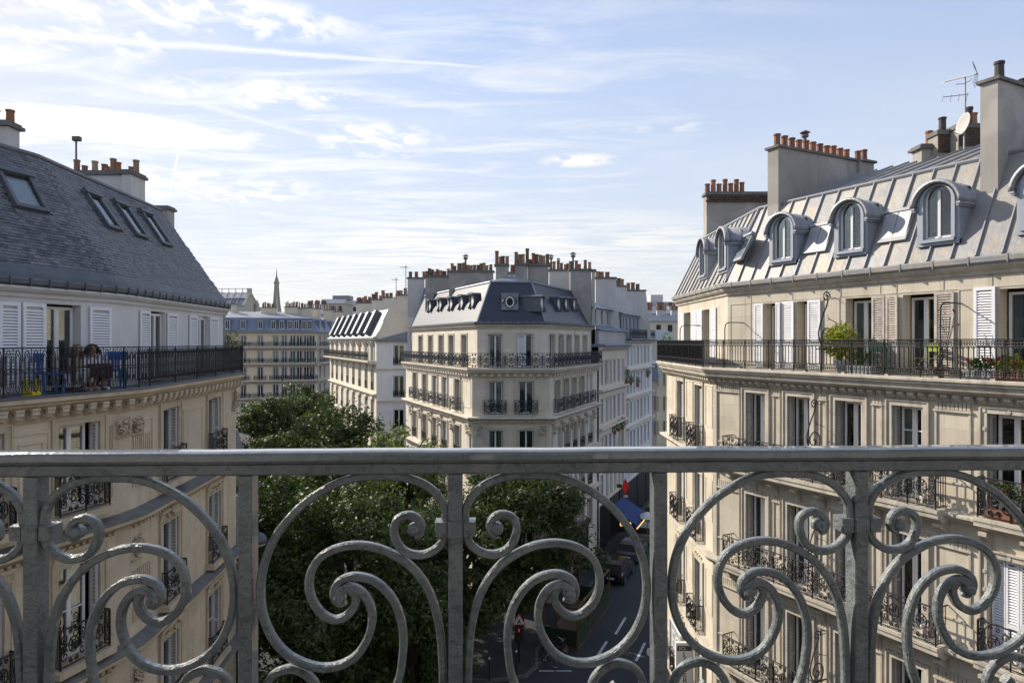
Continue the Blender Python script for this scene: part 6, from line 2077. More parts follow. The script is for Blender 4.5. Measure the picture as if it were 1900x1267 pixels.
# ------------------------------------------------------------------ trees
def tree(base, top_z, rad, hgt, n, label, m='leaf', seed=1, leaf=.15, flat=1.0):
    rg = np.random.default_rng(seed); rr = random.Random(seed)
    x0, y0 = base
    Tr = thing('street_tree', label, 'tree', (x0, y0, G), 'trees along the avenue')
    cz = top_z - hgt / 2
    tr = MB()
    tz = cz + .1 * hgt
    tr.tube([(x0, y0, G), (x0 + .1, y0, G + (tz - G) * .5), (x0 + .05, y0 + .1, tz)], .2, 8, radii=[.30, .21, .14])
    ends = []
    for k in range(9):
        a = 2.4 * k; L = rad * rr.uniform(.45, .8); z0 = G + (tz - G) * rr.uniform(.55, 1)
        e = (x0 + L * math.cos(a), y0 + L * math.sin(a), min(top_z - .8, z0 + rr.uniform(1.2, 3.4)))
        tr.tube([(x0 + .05, y0, z0), (x0 + .5 * L * math.cos(a), y0 + .5 * L * math.sin(a), (z0 + e[2]) / 2 + .3), e], .08, 6, radii=[.11, .07, .03])
    tr.build('trunk', MT['bark'], Tr)
    # boughs: clumps scattered on an uneven shell, leaves scattered on each clump
    K = 84
    d = rg.normal(size=(K, 3)); d /= np.linalg.norm(d, axis=1, keepdims=True)
    d[:, 2] = np.sign(d[:, 2]) * np.abs(d[:, 2]) ** .8
    d[:, :2] *= np.where(d[:, 2:3] < 0, 1.18, 1.0)
    lump = 1 + .16 * np.sin(d[:, 0] * 4.1 + seed) + .14 * np.sin(d[:, 1] * 5.3 + 2 * seed) + rg.uniform(-.14, .1, K)
    r = (rg.uniform(.35, 1, K) ** .45) * lump
    c = d * r[:, None] * np.array([rad, rad, hgt / 2]) * .84 + np.array([x0, y0, cz])
    cr = rg.uniform(.14, .29, K) * rad * .95
    w = cr ** 2; w /= w.sum()
    idx = rg.choice(K, n, p=w)
    v = rg.normal(size=(n, 3)); v /= np.linalg.norm(v, axis=1, keepdims=True)
    rad_l = rg.uniform(.25, 1.0, n) ** .5
    v[:, 2] *= .72
    pos = c[idx] + v * (rad_l * cr[idx])[:, None]
    # sprigs that stick out of the outline
    ns = n // 14
    up = rg.normal(size=(ns, 3)); up[:, 2] = np.abs(up[:, 2]) + .3; up /= np.linalg.norm(up, axis=1, keepdims=True)
    pos[:ns] = c[idx[:ns]] + up * (cr[idx[:ns]] * rg.uniform(1.0, 1.35, ns))[:, None]
    nor = v * .8 + rg.normal(size=(n, 3)) * .55 + np.array([0, 0, .55])
    nor /= np.linalg.norm(nor, axis=1, keepdims=True)
    t = np.cross(nor, rg.normal(size=(n, 3))); t /= np.linalg.norm(t, axis=1, keepdims=True)
    b = np.cross(nor, t)
    L = leaf * rg.uniform(.6, 1.35, n)[:, None]
    drop = -nor * L * .22
    V = np.stack([pos - t * L, pos + b * L * .42 + drop * .0, pos + t * L + drop, pos - b * L * .42], 1).reshape(-1, 3)
    me = bpy.data.meshes.new('crown')
    me.vertices.add(4 * n); me.vertices.foreach_set('co', V.ravel())
    me.loops.add(4 * n); me.loops.foreach_set('vertex_index', np.arange(4 * n, dtype=np.int32))
    me.polygons.add(n); me.polygons.foreach_set('loop_start', np.arange(0, 4 * n, 4, dtype=np.int32))
    me.update(calc_edges=True)
    me.materials.append(MT[m])
    link(bpy.data.objects.new('crown', me), Tr)


tree((-7.3, 30.5), -5.5, 4.5, 9.6, 60000, 'large leafy tree filling the view below the railing, nearest of the avenue trees', 'leaf', 1, .115)
tree((.4, 38.6), -6.3, 4.5, 8.6, 36000, 'dark leafy tree standing in front of the middle corner building', 'leaf', 2, .125)
tree((-6.6, 41.5), -5.2, 3.3, 8.0, 18000, 'light green tree against the foot of the middle building, just above the hand rail', 'leaf_bright', 3, .12)
tree((-11.6, 46), -4.5, 3.5, 8.0, 20000, 'round tree in the middle of the avenue, with the pale side wing behind it', 'leaf', 4, .13)
tree((-17.6, 60), -3.6, 3.9, 9.0, 18000, 'tallest avenue tree, in front of the long ochre block', 'leaf', 5, .15)
tree((-19.4, 52), -4.0, 2.7, 7.5, 12000, 'bushy tree beside the end of the left balcony', 'leaf', 6, .14)
tree((-14.2, 40.5), -4.9, 3.0, 8.5, 16000, 'tree close to the corner of the left building, rising just above the hand rail', 'leaf', 7, .125)
tree((-11.2, 34), -6.3, 3.3, 9.0, 20000, 'shaded tree against the left building, behind the railing post', 'leaf', 8, .12)
tree((-15.5, 53), -5.2, 3.2, 8.5, 12000, 'low avenue tree between the tallest tree and the round one', 'leaf', 9, .14)
tree((-22.5, 74), -4.2, 3.2, 8, 8000, 'distant avenue tree at the foot of the pale building', 'leaf', 10, .18)
tree((-5.2, 35.8), -7.6, 3.7, 8.4, 24000, 'shaded tree between the nearest tree and the middle building', 'leaf', 11, .125)
tree((-2.6, 34.5), -8.2, 2.9, 7.0, 15000, 'low shaded tree at the corner of the pavement, behind the centre post of the railing', 'leaf', 12, .12)
tree((-8.4, 26.6), -8.3, 2.9, 7.6, 22000, 'low added tree darkening the gap right under the nearest large tree', 'leaf', 13, .11)  # extra crown, added to cover bright ground and keep it dark
tree((-4.4, 28.8), -9.6, 3.0, 6.6, 22000, 'low added tree darkening the gap below the nearest large tree, towards the centre post', 'leaf', 14, .11)  # another added crown that darkens the open ground

# ------------------------------------------------------------------ signs, cars and other things in the street
def text(parent, s, size, m, M, ext=.004, align='CENTER'):
    cu = bpy.data.curves.new('lettering', 'FONT')
    cu.body, cu.size, cu.extrude = s, size, ext
    cu.align_x, cu.align_y = align, 'CENTER'
    o = bpy.data.objects.new('tmp', cu)
    me = bpy.data.meshes.new_from_object(o)
    bpy.data.objects.remove(o)
    me.materials.clear(); me.materials.append(MT[m])
    return link(bpy.data.objects.new('lettering', me), parent, M @ RX(math.pi / 2))


def emit_mat(name, col, k):
    m = bpy.data.materials.new(name); m.use_nodes = True
    b = m.node_tree.nodes['Principled BSDF']
    b.inputs['Base Color'].default_value = rgba(col)
    b.inputs['Emission Color'].default_value = rgba(col)
    b.inputs['Emission Strength'].default_value = k
    MATS[name] = m


emit_mat('signal_red', (.8, .02, .03), .22)
emit_mat('bulb', (1.0, .55, .15), .8)
emit_mat('neon_red', (.62, .02, .015), .06)
DR = Vector((.380, .925)).normalized()


def shop_fronts():
    for F, spans, nm in ((M_FL[2], ((.4, 4.2), (4.8, 8.6)), 'a'), (M_FL[1], ((.5, 2.2), (2.8, 4.5)), 'b')):
        for a, b in spans:
            t = thing('shop_front', {'a0.4': 'dark red shop front under the middle building, near the terrace', 'a4.8': 'dark shop front further up the narrow street from the terrace',
                                     'b0.5': 'dark glazed shop front on the left of the middle building corner', 'b2.8': 'dark glazed shop front on the right of the middle building corner'}[nm + str(a)], 'shop front', (*F.w((a + b) / 2, -.05), G + .13))
            mb = MB()
            for x in (a, (a + b) / 2 - .06, b - .12): mb.box(x, x + .12, -.10, -.003, G + .13, G + 3.0)
            mb.box(a + .12, b - .12, -.09, -.003, G + .13, G + .6)
            mb.build('frame', MT['black_paint'], t, F.M)
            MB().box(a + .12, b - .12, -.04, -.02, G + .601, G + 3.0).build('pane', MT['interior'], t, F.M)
            MB().prism([(-.12, G + 3.0), (-.003, G + 3.0), (-.003, G + 3.65), (-.18, G + 3.6)], a - .05, b + .05, 'x').build('fascia', MT['cloth_maroon' if nm == 'a' else 'black_paint'], t, F.M)
            if nm == 'a' and a < 1:
                MB().prism([(-1.3, G + 2.55), (-1.3, G + 2.75), (-.2, G + 3.3), (-.2, G + 3.1)], a, b, 'x').build('awning', MT['cloth_maroon'], t, F.M)


shop_fronts()


def bar_and_signs():
    # blue awning of the bar
    o = Vector(((1172 - CX) / FPX * 57, 57.0))
    x, y = o
    F = Frame((7.9, 54.5), tuple(Vector((7.9, 54.5)) + DR * 6))
    t = thing('awning', 'blue awning over the bar with a string of lit bulbs along its edge', 'awning', (*F.w(3, -1), G + 2.7))
    z0, z1 = G + 2.55, G + 3.7
    MB().prism([(-2.0, z0), (-2.0, z0 + .06), (0, z1 + .06), (0, z1)], .0, 4.2, 'x').build('canopy', MT['awning_blue'], t, F.M)
    MB().box(0, 4.2, -2.02, -2.001, z0 - .35, z0 + .0).build('valance', MT['awning_blue'], t, F.M)
    MB().prism([(-1.99, z0 - .35), (-1.99, z0 - .002), (0, z1 - .002), (0, z0 - .9)], -.02, -.002, 'x').build('side_panel', MT['black_paint'], t, F.M)
    Mx = F.M @ T(-.03, -1.15, z0 + .02) @ RZ(-math.pi / 2)
    text(t, 'BAR', .55, 'bulb', F.M @ T(-.024, -1.2, z0 + .0) @ RZ(-math.pi / 2))
    for k in range(12):
        inst('bulb', 'bulb', lambda mb: mb.lathe([(.02, -.06), (.05, 0), (.02, .06)], 6), MT['bulb'], t, F.M @ T(.2 + k * .34, -2.06, z0 - .3))
    # red lozenge sign of the tobacconist
    t = thing('tobacco_sign', 'red lozenge-shaped sign hanging above the blue bar awning', 'sign', (*F.w(1.2, -.6), G + 5.2))
    Mt = F.M @ T(.8, -1.0, G + 5.35) @ RZ(-math.pi / 2) @ SC(.72, .72, .72)
    MB().prism([(0, -.85), (.36, 0), (0, .85), (-.36, 0)], -.06, .06, 'y').build('plate', MT['neon_red'], t, Mt)
    b = MB()
    P = [(0, -.92), (.42, 0), (0, .92), (-.42, 0)]
    for i in range(4): b.bar((P[i][0], -.07, P[i][1]), (P[(i + 1) % 4][0], -.07, P[(i + 1) % 4][1]), .05)
    b.build('border', MT['sign_red'], t, Mt)
    MB().box(-1.0, -.42, -.05, .05, -.18, .22).build('side_box', MT['wood_ochre'], t, Mt)
    MB().box(-.2, .25, -.05, .05, -1.2, -.95).build('hanging_tag', MT['sign_white'], t, Mt)
    # laundry sign, a blade across the short side of the right building
    Ys = 25.0
    t = thing('laundry_sign', 'white vertical blade sign with black letters on the right building', 'sign', (6.35, Ys, -12.5))
    MB().box(6.03, 6.60, Ys, Ys + .14, -14.9, -11.05).build('panel', MT['sign_white'], t)
    b = MB()
    b.box(6.0, 6.029, Ys - .02, Ys + .16, -14.93, -11.02); b.box(6.601, 6.63, Ys - .02, Ys + .16, -14.93, -11.02); b.box(6.03, 6.60, Ys - .02, Ys + .16, -11.049, -11.02)
    b.build('frame', MT['window_white'], t)
    MB().box(6.05, 6.58, Ys - .012, Ys - .001, -11.31, -11.13).build('header', MT['sign_dark'], t)
    text(t, 'ECL', .16, 'sign_white', T(6.24, Ys - .016, -11.22))
    for k, ch in enumerate('LAVERIE'):
        text(t, ch, .29, 'sign_dark', T(6.33, Ys - .008, -11.46 - k * .235))
    for z in (-11.3, -14.4): MB().tube([(6.6, Ys + .07, z), (6.95, Ys + .07, z)], .025, 5).build('bracket', MT['iron'], t)
    # lower wall sign, white strokes on grey
    t = thing('wall_sign', 'grey sign with white letters low on the short side of the right building', 'sign', (6.7, 28.2, -13))
    Fs = Frame((6.78, 29.2), (6.78, 27.3))
    MB().box(0, 1.9, 0, .08, -14.4, -11.75).build('panel', MT['shutter_grey'], t, Fs.M)
    b = MB()
    for p, q_ in (((0, -.012, -11.78), (1.9, -.012, -11.78)), ((0, -.012, -14.38), (1.9, -.012, -14.38)), ((.02, -.012, -11.78), (.02, -.012, -14.38)), ((1.88, -.012, -11.78), (1.88, -.012, -14.38))): b.bar(p, q_, .06)
    b.build('border', MT['sign_white'], t, Fs.M)
    text(t, 'EC', 1.05, 'sign_white', Fs.M @ T(.95, -.01, -12.5))
    text(t, 'ES', 1.05, 'sign_white', Fs.M @ T(.95, -.01, -13.5))
    # round clock-like enamel plate on a bracket
    t = thing('bracket_sign', 'small round white plate on a bracket beside the railing post', 'sign', (6.2, 31, -14))
    Yb = 31.0; xx, zz = (1204 - CX) / FPX * Yb, (CY - 1209) / FPX * Yb
    n = 14
    MB().prism([(xx + .10 * math.cos(2 * math.pi * i / n), zz + .17 * math.sin(2 * math.pi * i / n)) for i in range(n)], Yb - .04, Yb + .04, 'y').build('plate', MT['sign_white'], t)
    MB().tube([(xx, Yb, zz + .17), (xx, Yb, zz + .24), (6.98, Yb - .6, zz + .24)], .015, 5).build('bracket', MT['iron'], t)
    # pedestrian warning sign over a red signal
    x, y = .37, 36.0
    t = thing('traffic_sign', 'triangular pedestrian sign above a red signal on the pavement corner', 'sign', (x, y, G + .13))
    MB().cyl((x, y), .045, .045, G + .13, G + 3.0, 8).build('post', MT['black_paint'], t)
    zc = (CY - 1150) / FPX * y
    tri = lambda s: [(x - s, zc - s * .62), (x + s, zc - s * .62), (x, zc + s * 1.1)]
    MB().prism(tri(.36), y - .075, y - .06, 'y').build('border', MT['sign_red'], t)
    MB().prism(tri(.30), y - .085, y - .0755, 'y').build('plate', MT['sign_white'], t)
    b = MB()
    b.prism([(x - .04, zc + .02), (x + .04, zc + .02), (x + .1, zc - .15), (x + .05, zc - .15), (x, zc - .05), (x - .05, zc - .15), (x - .1, zc - .15)], y - .092, y - .0855, 'y')
    b.add(*disc(x, y - .09, zc + .06, .035)); b.build('pictogram', MT['sign_dark'], t)
    MB().box(x - .12, x + .12, y - .2, y - .05, zc - .62, zc - .28).build('signal_box', MT['black_paint'], t)
    b = MB(); b.box(x - .035, x + .035, y - .215, y - .201, zc - .53, zc - .36); b.build('red_light', MT['signal_red'], t)
    for px, py, lab in ((908, 1262, 'thin black bollard with white cap, the one nearer the railing centre post'), (958, 1248, 'thin black bollard with white cap beside the traffic sign')):
        x, y = ground_at(px, py, G + .13)
        t = thing('bollard', lab, 'bollard', (x, y, G + .13), 'bollards at the pavement corner')
        MB().cyl((x, y), .035, .03, G + .13, G + 1.18, 8).build('post', MT['black_paint'], t)
        MB().lathe([(.03, 0), (.05, .03), (.045, .09), (.01, .12)], 8, (x, y, G + 1.181)).build('cap', MT['sign_white'], t)
    # street lamp on the left pavement
    Yl = 24.4; x, z = (480 - CX) / FPX * Yl, (CY - 1000) / FPX * Yl
    t = thing('street_lamp', 'dark domed street lamp by the left building', 'street lamp', (x - .7, Yl, G + .13))
    MB().tube([(x - .7, Yl, G + .13), (x - .7, Yl, z - .4), (x - .66, Yl, z + .25), (x - .4, Yl, z + .5), (x - .1, Yl, z + .42), (x, Yl, z + .2)], .05, 8, radii=[.09, .05, .04, .035, .035, .03]).build('post', MT['black_paint'], t)
    MB().lathe([(.30, -.12), (.29, .0), (.22, .14), (.1, .22), (.03, .25)], 14, (x, Yl, z)).build('shade', MT['lead'], t, None, True)
    MB().lathe([(.1, -.25), (.22, -.2), (.27, -.125)], 14, (x, Yl, z)).build('diffuser', MT['sign_white'], t)
    # parasol further up
    Yp = 56.0; x = (1201 - CX) / FPX * Yp
    zt = (CY - 950) / FPX * Yp
    t = thing('parasol', 'small pale parasol standing in the dark narrow street', 'parasol', (x, Yp, G + .0))
    MB().cyl((x, Yp), .03, .03, G, zt, 6).build('pole', MT['chrome'], t)
    MB().lathe([(.78, zt - .42), (.76, zt - .40), (.5, zt - .16), (.2, zt - .02), (.02, zt + .04)], 12, (x, Yp, 0)).build('canopy', MT['sign_white'], t)


bar_and_signs()


def cars():
    def mk(label, paint, pos, kind=0):
        L, Wd, H = (4.1, 1.74, 1.46) if kind == 0 else (4.6, 1.84, 1.9)
        x, y = pos
        t = thing('parked_car', label, 'car', (x, y, G), 'cars parked along the narrow street')
        ang = math.atan2(DR.y, DR.x)
        M = T(x, y, G) @ RZ(ang)
        # body of cross-sections along its length: x, half width low, half width high, sill, shoulder, roof
        st = [(-.5, .80, .70, .42, .80), (-.485, .93, .84, .28, .92), (-.40, .99, .92, .2, .98), (-.15, 1, .95, .18, .97), (.15, 1, .95, .18, .95), (.30, .99, .92, .2, .92), (.44, .95, .84, .24, .78), (.5, .8, .66, .36, .62)]
        mb = MB(); vs, fs = [], []
        for s, wl, wh, zl, zs in st:
            w0, w1 = Wd / 2 * wl, Wd / 2 * wh
            X = s * L
            vs += [(X, -w0 * .9, zl), (X, -w0, zl + .15), (X, -w0, zs - .18), (X, -w1, zs), (X, w1, zs), (X, w0, zs - .18), (X, w0, zl + .15), (X, w0 * .9, zl)]
        for i in range(len(st) - 1): fs += [(i * 8 + k, (i + 1) * 8 + k, (i + 1) * 8 + (k + 1) % 8, i * 8 + (k + 1) % 8) for k in range(8)]
        fs += [tuple(range(8)), tuple(range((len(st) - 1) * 8, len(st) * 8))[::-1]]
        mb.add(vs, fs); mb.build('body', MT[paint], t, M)
        cab = [(-.46, .86, .95), (-.38, .74, H - .06), (-.2, .73, H), (.06, .73, H - .02), (.26, .86, .94)]
        mb = MB(); vs, fs = [], []
        for s, wh, z in cab: vs += [(s * L, -Wd / 2 * wh, z), (s * L, Wd / 2 * wh, z)]
        roof = MB().add([vs[i] for i in (2, 3, 5, 4)], [(0, 3, 2, 1)])
        mb.add(vs[2:8] + [(v[0], v[1], v[2] - .05) for v in vs[2:8]], [(0, 2, 3, 1), (2, 4, 5, 3), (0, 6, 8, 2), (2, 8, 10, 4), (1, 3, 9, 7), (3, 5, 11, 9), (0, 1, 7, 6), (4, 10, 11, 5)])
        mb.build('roof', MT[paint], t, M)
        g = MB()
        sh = .90
        g.add([(-.46 * L, -Wd / 2 * .86, sh), (-.46 * L, Wd / 2 * .86, sh), (-.385 * L, Wd / 2 * .75, H - .07), (-.385 * L, -Wd / 2 * .75, H - .07),
               (.27 * L, -Wd / 2 * .88, sh - .03), (.27 * L, Wd / 2 * .88, sh - .03), (.07 * L, Wd / 2 * .74, H - .06), (.07 * L, -Wd / 2 * .74, H - .06)],
              [(0, 3, 2, 1), (4, 5, 6, 7), (0, 4, 7, 3), (1, 2, 6, 5)])
        g.build('windows', MT['interior'], t, M)
        for sx in (-.31, .31):
            for sy in (-1, 1):
                Mw = M @ T(sx * L, sy * (Wd / 2 - .1), .31) @ RX(math.pi / 2)
                w = inst('wheel', 'tyre', lambda mb: mb.lathe([(.22, -.1), (.30, -.1), (.315, -.06), (.315, .06), (.30, .1), (.22, .1)], 16), MT['rubber'], t, Mw)
                inst('rim', 'rim', lambda mb: mb.lathe([(.06, -.105), (.2, -.101), (.215, -.08), (.215, .08), (.2, .101), (.06, .105)], 12), MT['chrome'], w, Mw)
        for sy in (-1, 1):
            MB().box(-.499 * L, -.47 * L, sy * Wd * .36 - .1, sy * Wd * .36 + .1, .62, .86).build('tail_light', MT['sign_red'], t, M)
            MB().box(.465 * L, .492 * L, sy * Wd * .33 - .14, sy * Wd * .33 + .14, .50, .66).build('headlight', MT['chrome'], t, M)
        MB().box(-.512 * L, -.501 * L, -.26, .26, .5, .61).build('number_plate', MT['sign_white'], t, M)
    mat('paint_black', (.012, .012, .014), .25, coat=.6)
    mat('paint_grey', (.10, .105, .11), .3, coat=.6)
    mat('paint_sand', (.30, .27, .22), .35, coat=.5)
    mat('paint_navy', (.012, .02, .045), .3, coat=.6)
    nrm = Vector((DR.y, -DR.x))
    k0 = Vector((1.45, 37.6)) + nrm * 1.25
    at = lambda s: tuple(k0 + DR * s)
    mk('black hatchback, first in the row of cars parked beyond the terrace', 'paint_black', at(13.2))
    mk('dark grey car, second in the parked row after the black hatchback', 'paint_grey', at(18.2))
    mk('sand-coloured car with pale roof, third in the parked row', 'paint_sand', at(23.4))
    mk('navy van, last in the parked row below the bar awning', 'paint_navy', at(29.0), 1)


cars()


def bicycles():
    def mk(label, M, col):
        t = thing('bicycle', label, 'bicycle', tuple(M.translation), 'bicycles parked at the kerb', 0)
        f = MB()
        A, B, C, D_, E = (-.52, 0, .34), (0, 0, .30), (-.16, 0, .82), (.42, 0, .84), (.55, 0, .34)
        for p, q_ in ((A, B), (A, C), (B, C), (B, D_), (C, D_), (D_, E)): f.tube([p, q_], .016, 6)
        f.build('frame', MT[col], t, M)
        for w in (A, E):
            Mw = M @ T(*w) @ RX(math.pi / 2)
            wh = inst('wheel', 'bwheel', lambda mb: mb.tube([(.33 * math.cos(2 * math.pi * i / 24), .33 * math.sin(2 * math.pi * i / 24), 0) for i in range(24)], .016, 5, True), MT['rubber'], t, Mw)
            def rim(mb):
                mb.tube([(.305 * math.cos(2 * math.pi * i / 24), .305 * math.sin(2 * math.pi * i / 24), 0) for i in range(24)], .009, 4, True)
                for i in range(12): mb.tube([(0, 0, .02 * (-1) ** i), (.3 * math.cos(math.pi * i / 6), .3 * math.sin(math.pi * i / 6), 0)], .003, 3)
            inst('rim', 'brim', rim, MT['chrome'], wh, Mw)
        MB().tube([D_, (.38, 0, 1.0), (.38, .26, 1.03), (.25, .28, 1.0)], .013, 5).tube([(.38, 0, 1.0), (.38, -.26, 1.03), (.25, -.28, 1.0)], .013, 5).build('handlebar', MT['chrome'], t, M)
        b = MB(); b.tube([C, (-.19, 0, .93)], .014, 5); b.prism([(-.36, -.08), (-.30, -.1), (.0, -.03), (.0, .03), (-.30, .1), (-.36, .08)], .93, .98); b.build('saddle', MT['rubber'], t, M)
        MB().box(.42, .70, -.14, .14, .78, .98).build('basket', MT['black_paint'], t, M)
    x, y = ground_at(1012, 1240)
    mk('bicycle with pale wheel rims parked across the kerb, nearest the traffic sign', T(x, y, G) @ RZ(.12), 'black_paint')
    x, y = ground_at(1030, 1222)
    mk('dark bicycle leaning behind the nearer one by the terrace', T(x, y, G) @ RZ(.5), 'cloth_navy')


bicycles()


def terrace():
    nrm = Vector((DR.y, -DR.x))
    o = Vector((1.55, 38.4)) + nrm * .15
    t = thing('cafe_terrace', 'wooden cafe terrace enclosure with ochre posts and green panels in the parking lane', 'terrace', (o.x + 2, o.y + 3, G))
    ang = math.atan2(DR.y, DR.x)
    M = T(o.x, o.y, G) @ RZ(ang)         # x along the street, -y towards the roadway
    MB().box(0, 7.0, -2.1, 0, 0, .12).build('deck', MT['wood_ochre'], t, M)
    for x in (0.05, 2.3, 4.6, 6.95):
        for y in (-2.05, -.05): MB().box(x - .05, x + .05, y - .05, y + .05, .121, 2.25).build('post', MT['wood_ochre'], t, M)
    for y in (-2.05, -.05): MB().box(0, 7.0, y - .05, y + .05, 2.251, 2.35).build('beam', MT['wood_ochre'], t, M)
    for x in (.05, 6.95): MB().box(x - .05, x + .05, -1.999, -.101, 2.251, 2.35).build('beam', MT['wood_ochre'], t, M)
    for x0, x1 in ((.11, 2.24), (2.36, 4.54), (4.66, 6.89)):
        MB().box(x0, x1, -2.09, -2.03, .125, 1.05).build('panel', MT['wood_green'], t, M)
    for x in (.05, 6.95): MB().box(x - .03, x + .03, -1.99, -.11, .125, 1.05).build('panel', MT['wood_green'], t, M)
    rg = random.Random(4); b = MB()
    for k in range(500):
        x, y, z = rg.uniform(.1, 6.9), rg.uniform(-2.25, -1.9), rg.uniform(.9, 1.5)
        a, c = rg.uniform(0, 6.28), rg.uniform(.05, .1)
        b.add([(x, y, z), (x + c * math.cos(a), y + c * .5, z + c * .4), (x + c * 1.6 * math.cos(a), y + c * math.sin(a), z + .02), (x + c * .6 * math.cos(a + 1), y - c * .4, z - .04)], [(0, 1, 2, 3)])
    tag(b.build('foliage', MT['leaf'], t, M), kind='stuff')


terrace()


# ------------------------------------------------------------------ things on the roofs and balconies
def roof_things():
    X = lambda px, y: (px - CX) / FPX * y
    Z = lambda py, y: (CY - py) / FPX * y
    Y = 21.3
    t = thing('tv_antenna', 'tall roof mast with two television antennas on the right building', 'antenna', (X(1791, Y), Y, Z(265, Y)))
    x = X(1791, Y)
    MB().tube([(x, Y, Z(275, Y)), (x, Y, Z(143, Y))], .022, 6).build('mast', MT['aluminium'], t)
    a, c = Vector((X(1744, Y), Y - .2, Z(157, Y))), Vector((X(1823, Y), Y + .2, Z(133, Y)))
    b = MB(); b.tube([a, c], .014, 5)
    b.tube([(x - .3, Y, Z(157, Y)), (x - .05, Y, Z(156, Y)), (x + .16, Y, Z(150, Y)), (x + .2, Y, Z(140, Y))], .011, 5)
    for k in range(15):
        p = a.lerp(c, k / 17)
        b.tube([p + Vector((.03, -.13, 0)), p + Vector((-.03, .13, 0))], .008, 4)
    b.build('boom', MT['aluminium'], t)
    b = MB()
    e = a.lerp(c, .97)
    for s in (1, -1):
        for r in range(4):
            z0 = s * (.06 + r * .085); xo = -.02 - s * r * .0 - abs(r) * .03
            b.tube([e + Vector((xo - .16, -.22, z0)), e + Vector((xo + .20, .22, z0 - .05))], .007, 4)
        for q_ in (-.16, .02, .20): b.tube([e + Vector((q_ - .02, q_ * 1.1, s * .06)), e + Vector((q_ - .12, q_ * 1.1, s * .33))], .006, 4)
    b.build('reflector', MT['aluminium'], t)
    zl = Z(176, Y)
    b = MB(); b.tube([(x - .75, Y - .12, zl - .12), (x, Y, zl), (x + .1, Y, zl + .01)], .012, 5)
    for q_, w in ((-.7, .30), (-.45, .34), (-.2, .36), (.05, .42)): b.tube([(x + q_ - w * .6, Y - w, zl - .1 + q_ * .05), (x + q_ + w * .6, Y + w, zl - .08 + q_ * .05)], .007, 4)
    b.build('lower_antenna', MT['aluminium'], t)
    Yd = 20.6
    t = thing('satellite_dish', 'pale oval satellite dish beside the brick chimneys on the right roof', 'satellite dish', (X(1790, Yd), Yd, Z(250, Yd)))
    M = T(X(1790, Yd), Yd, Z(231, Yd)) @ RZ(math.radians(-92)) @ RX(math.radians(78))
    prof = [(.02, -.0), (.15, .012), (.27, .04), (.335, .065), (.34, .06), (.27, .025), (.15, -.005), (.02, -.02)]
    MB().lathe(prof, 24).build('dish', MT['dish_white'], t, M, True)
    b = MB(); b.tube([(0, -.33, .06), (0, -.30, .36)], .012, 5); b.tube([(0, -.30, .30), (0, -.24, .42)], .035, 6); b.build('feed_arm', MT['sign_dark'], t, M)
    MB().tube([(X(1795, Yd), Yd + .15, Z(275, Yd)), (X(1795, Yd), Yd + .15, Z(235, Yd))], .025, 5).build('bracket', MT['aluminium'], t)
    for px, py, Y, lab in ((753, 492, 62, 'thin television aerial over the roofs left of the middle building'), (735, 515, 70, 'aerial mast above the chimneys of the pale avenue building')):
        x = X(px, Y)
        t = thing('tv_antenna', lab, 'antenna', (x, Y, Z(550, Y)))
        b = MB(); b.tube([(x, Y, Z(555, Y)), (x, Y, Z(py, Y))], .035, 4)
        b.tube([(x - .5, Y, Z(py + 4, Y)), (x + .25, Y, Z(py + 4, Y))], .03, 4)
        for k in range(4): b.tube([(x - .45 + k * .2, Y - .25, Z(py + 4, Y)), (x - .45 + k * .2, Y + .25, Z(py + 4, Y))], .02, 3)
        b.build('mast', MT['aluminium'], t)


roof_things()


def leaves(mb, rg, c, r, n, size, up=.3, sq=1.0):
    for _ in range(n):
        v = Vector((rg.gauss(0, 1), rg.gauss(0, 1), rg.gauss(0, 1))).normalized() * (rg.random() ** .4)
        p = Vector((c[0] + v.x * r[0], c[1] + v.y * r[1], c[2] + v.z * r[2]))
        d = Vector((v.x + rg.gauss(0, .5), v.y + rg.gauss(0, .5), v.z + up + rg.gauss(0, .5))).normalized()
        s = d.cross(Vector((rg.gauss(0, 1), rg.gauss(0, 1), .2))).normalized()
        L = size * rg.uniform(.6, 1.3)
        mb.add([p, p + d * L * .5 + s * L * .2 * sq, p + d * L - Vector((0, 0, L * .15)), p + d * L * .5 - s * L * .2 * sq], [(0, 1, 2, 3)])


